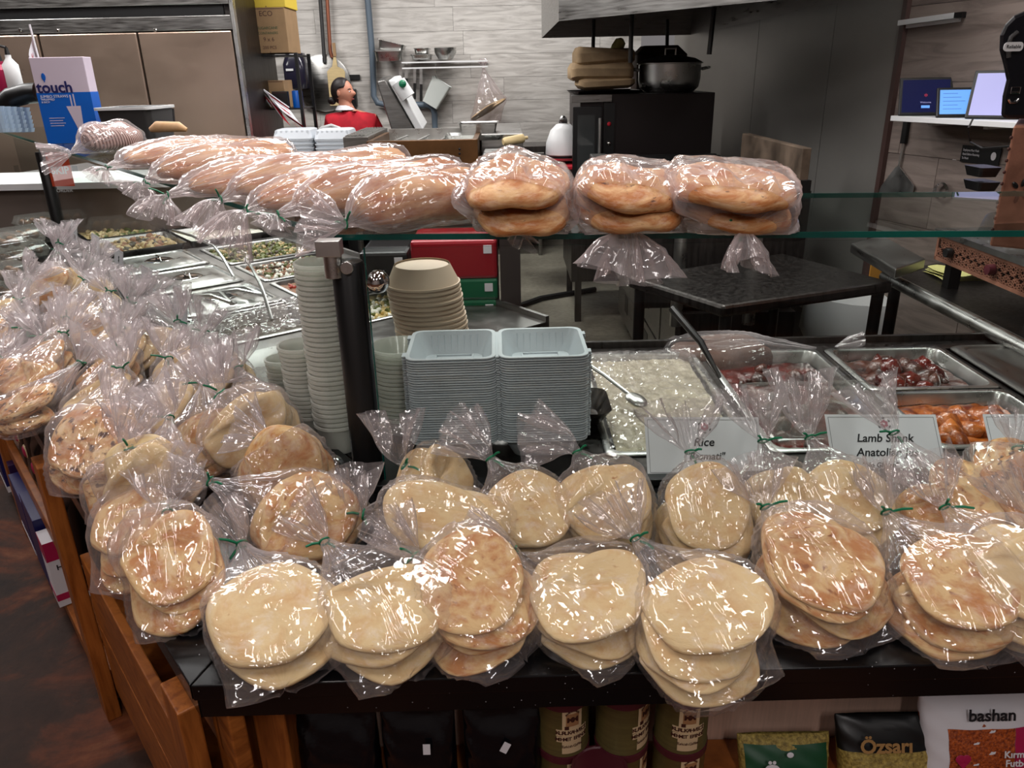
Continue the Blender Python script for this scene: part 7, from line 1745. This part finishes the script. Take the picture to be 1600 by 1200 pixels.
for s in (-1, 1):
    b = MB(Mh); b.ball((.083, s * .030, .004), (.010, .013, .008), 10, 6); b.build('eye', M_['paper'], pr_, smooth=True)
    b = MB(Mh); b.ball((.0915, s * .031, .004), (.003, .006, .006), 8, 5); b.build('iris', M_['ink'], pr_, smooth=True)
    b = MB(Mh); b.tube([(.094, s * .016, .024), (.090, s * .034, .030), (.078, s * .048, .024)], .0032, 6); b.build('eyebrow', M_['hair'], pr_)
    b = MB(Mh); b.ball((-.008, s * .078, -.008), (.017, .008, .028), 12, 8); b.build('ear', M_['skin'], pr_, smooth=True)
b = MB(Mh); b.ball((.098, 0, -.061), (.007, .020, .0065), 12, 6); b.build('lips', plain('lips', rgb(170, 80, 80), .5), pr_, smooth=True)
b = MB(Mh); vs = []; fs = []
for i in range(m + 1):
    ph_ = -PI / 2 + PI * i / m
    for k in range(n):
        a = 2 * PI * k / n; x = -.012 + .108 * math.cos(ph_) * math.cos(a); y = .086 * math.cos(ph_) * math.sin(a); z = .010 + .122 * math.sin(ph_)
        lim = .045 if z > .03 else -.022
        if x > lim: x = lim + (x - lim) * (.45 if z > .055 else .05)
        if z < -.05: y *= .8
        vs.append((x, y, z))
for i in range(m):
    for k in range(n): fs.append((i * n + k, i * n + (k + 1) % n, (i + 1) * n + (k + 1) % n, (i + 1) * n + k))
b.add(vs, fs); b.ball((-.125, 0, -.075), (.042, .035, .036), 14, 8); b.build('hair', M_['hair'], pr_, smooth=True, sharp=80)
# shirt over torso and arms, collar, trousers
sp = [(*Lc(base + .06, hy_, sh - .60), .175), (*Lc(base + .05, hy_, sh - .32), .165), (*Lc(base + .03, hy_, sh - .10), (.195, .15)), (*Lc(base + .0, hy_, sh + .015), (.105, .085)),
      (*Lc(base - .15, hy_ - .02, sh - .05), .085), (*Lc(base - .19, hy_, sh - .28), .066), (*Lc(base - .05, hy_ + .15, sh - .40), .052),
      (*Lc(base + .19, hy_ + .04, sh - .06), .085), (*Lc(base + .27, hy_ + .08, sh - .28), .07), (*Lc(base + .32, hy_ + .24, sh - .35), .054)]
skin_mesh('shirt', sp, [(0, 1), (1, 2), (2, 3), (2, 4), (4, 5), (5, 6), (2, 7), (7, 8), (8, 9)], M_['red'], pr_)
b = MB(); b.lathe([(.085, sh + .045), (.074, sh + .062), (.060, sh + .082), (.056, sh + .078), (.07, sh + .05)], 24, (ox + .005, hy_, 0), cap=False); b.build('collar', M_['paper'], pr_, smooth=True)
tp = [(*Lc(base + .06, hy_, sh - .60), .16), (*Lc(base - .04, hy_, sh - .66), .12), (*Lc(base - .05, hy_ + .01, .48), .085), (*Lc(base - .05, hy_ + .03, .12), .06), (*Lc(base + .15, hy_, sh - .66), .12), (*Lc(base + .16, hy_ + .01, .48), .085), (*Lc(base + .16, hy_ + .03, .12), .06)]
skin_mesh('trousers', tp, [(0, 1), (1, 2), (2, 3), (0, 4), (4, 5), (5, 6)], M_['black_matte'], pr_)
# white chair back beside the worker
t = thing('folding_chair', 'pale metal chair back behind the worker', 'chair', P(505, 215, y=6.35)); b = MB(); b.tube([P(a, c, y=6.35) for a, c in ((490, 228), (493, 212), (503, 200), (518, 196), (530, 200), (534, 215))], .014, 8); b.build('frame', M_['white'], t, smooth=True)
# lettering becomes plain mesh
bpy.context.view_layer.update()
_dg = bpy.context.evaluated_depsgraph_get()
for o in [o for o in S.objects if o.type == 'FONT']:
    me = bpy.data.meshes.new_from_object(o.evaluated_get(_dg)); n = bpy.data.objects.new('lettering', me); COL.objects.link(n)
    n.parent = o.parent; n.matrix_basis = o.matrix_basis.copy(); bpy.data.objects.remove(o)
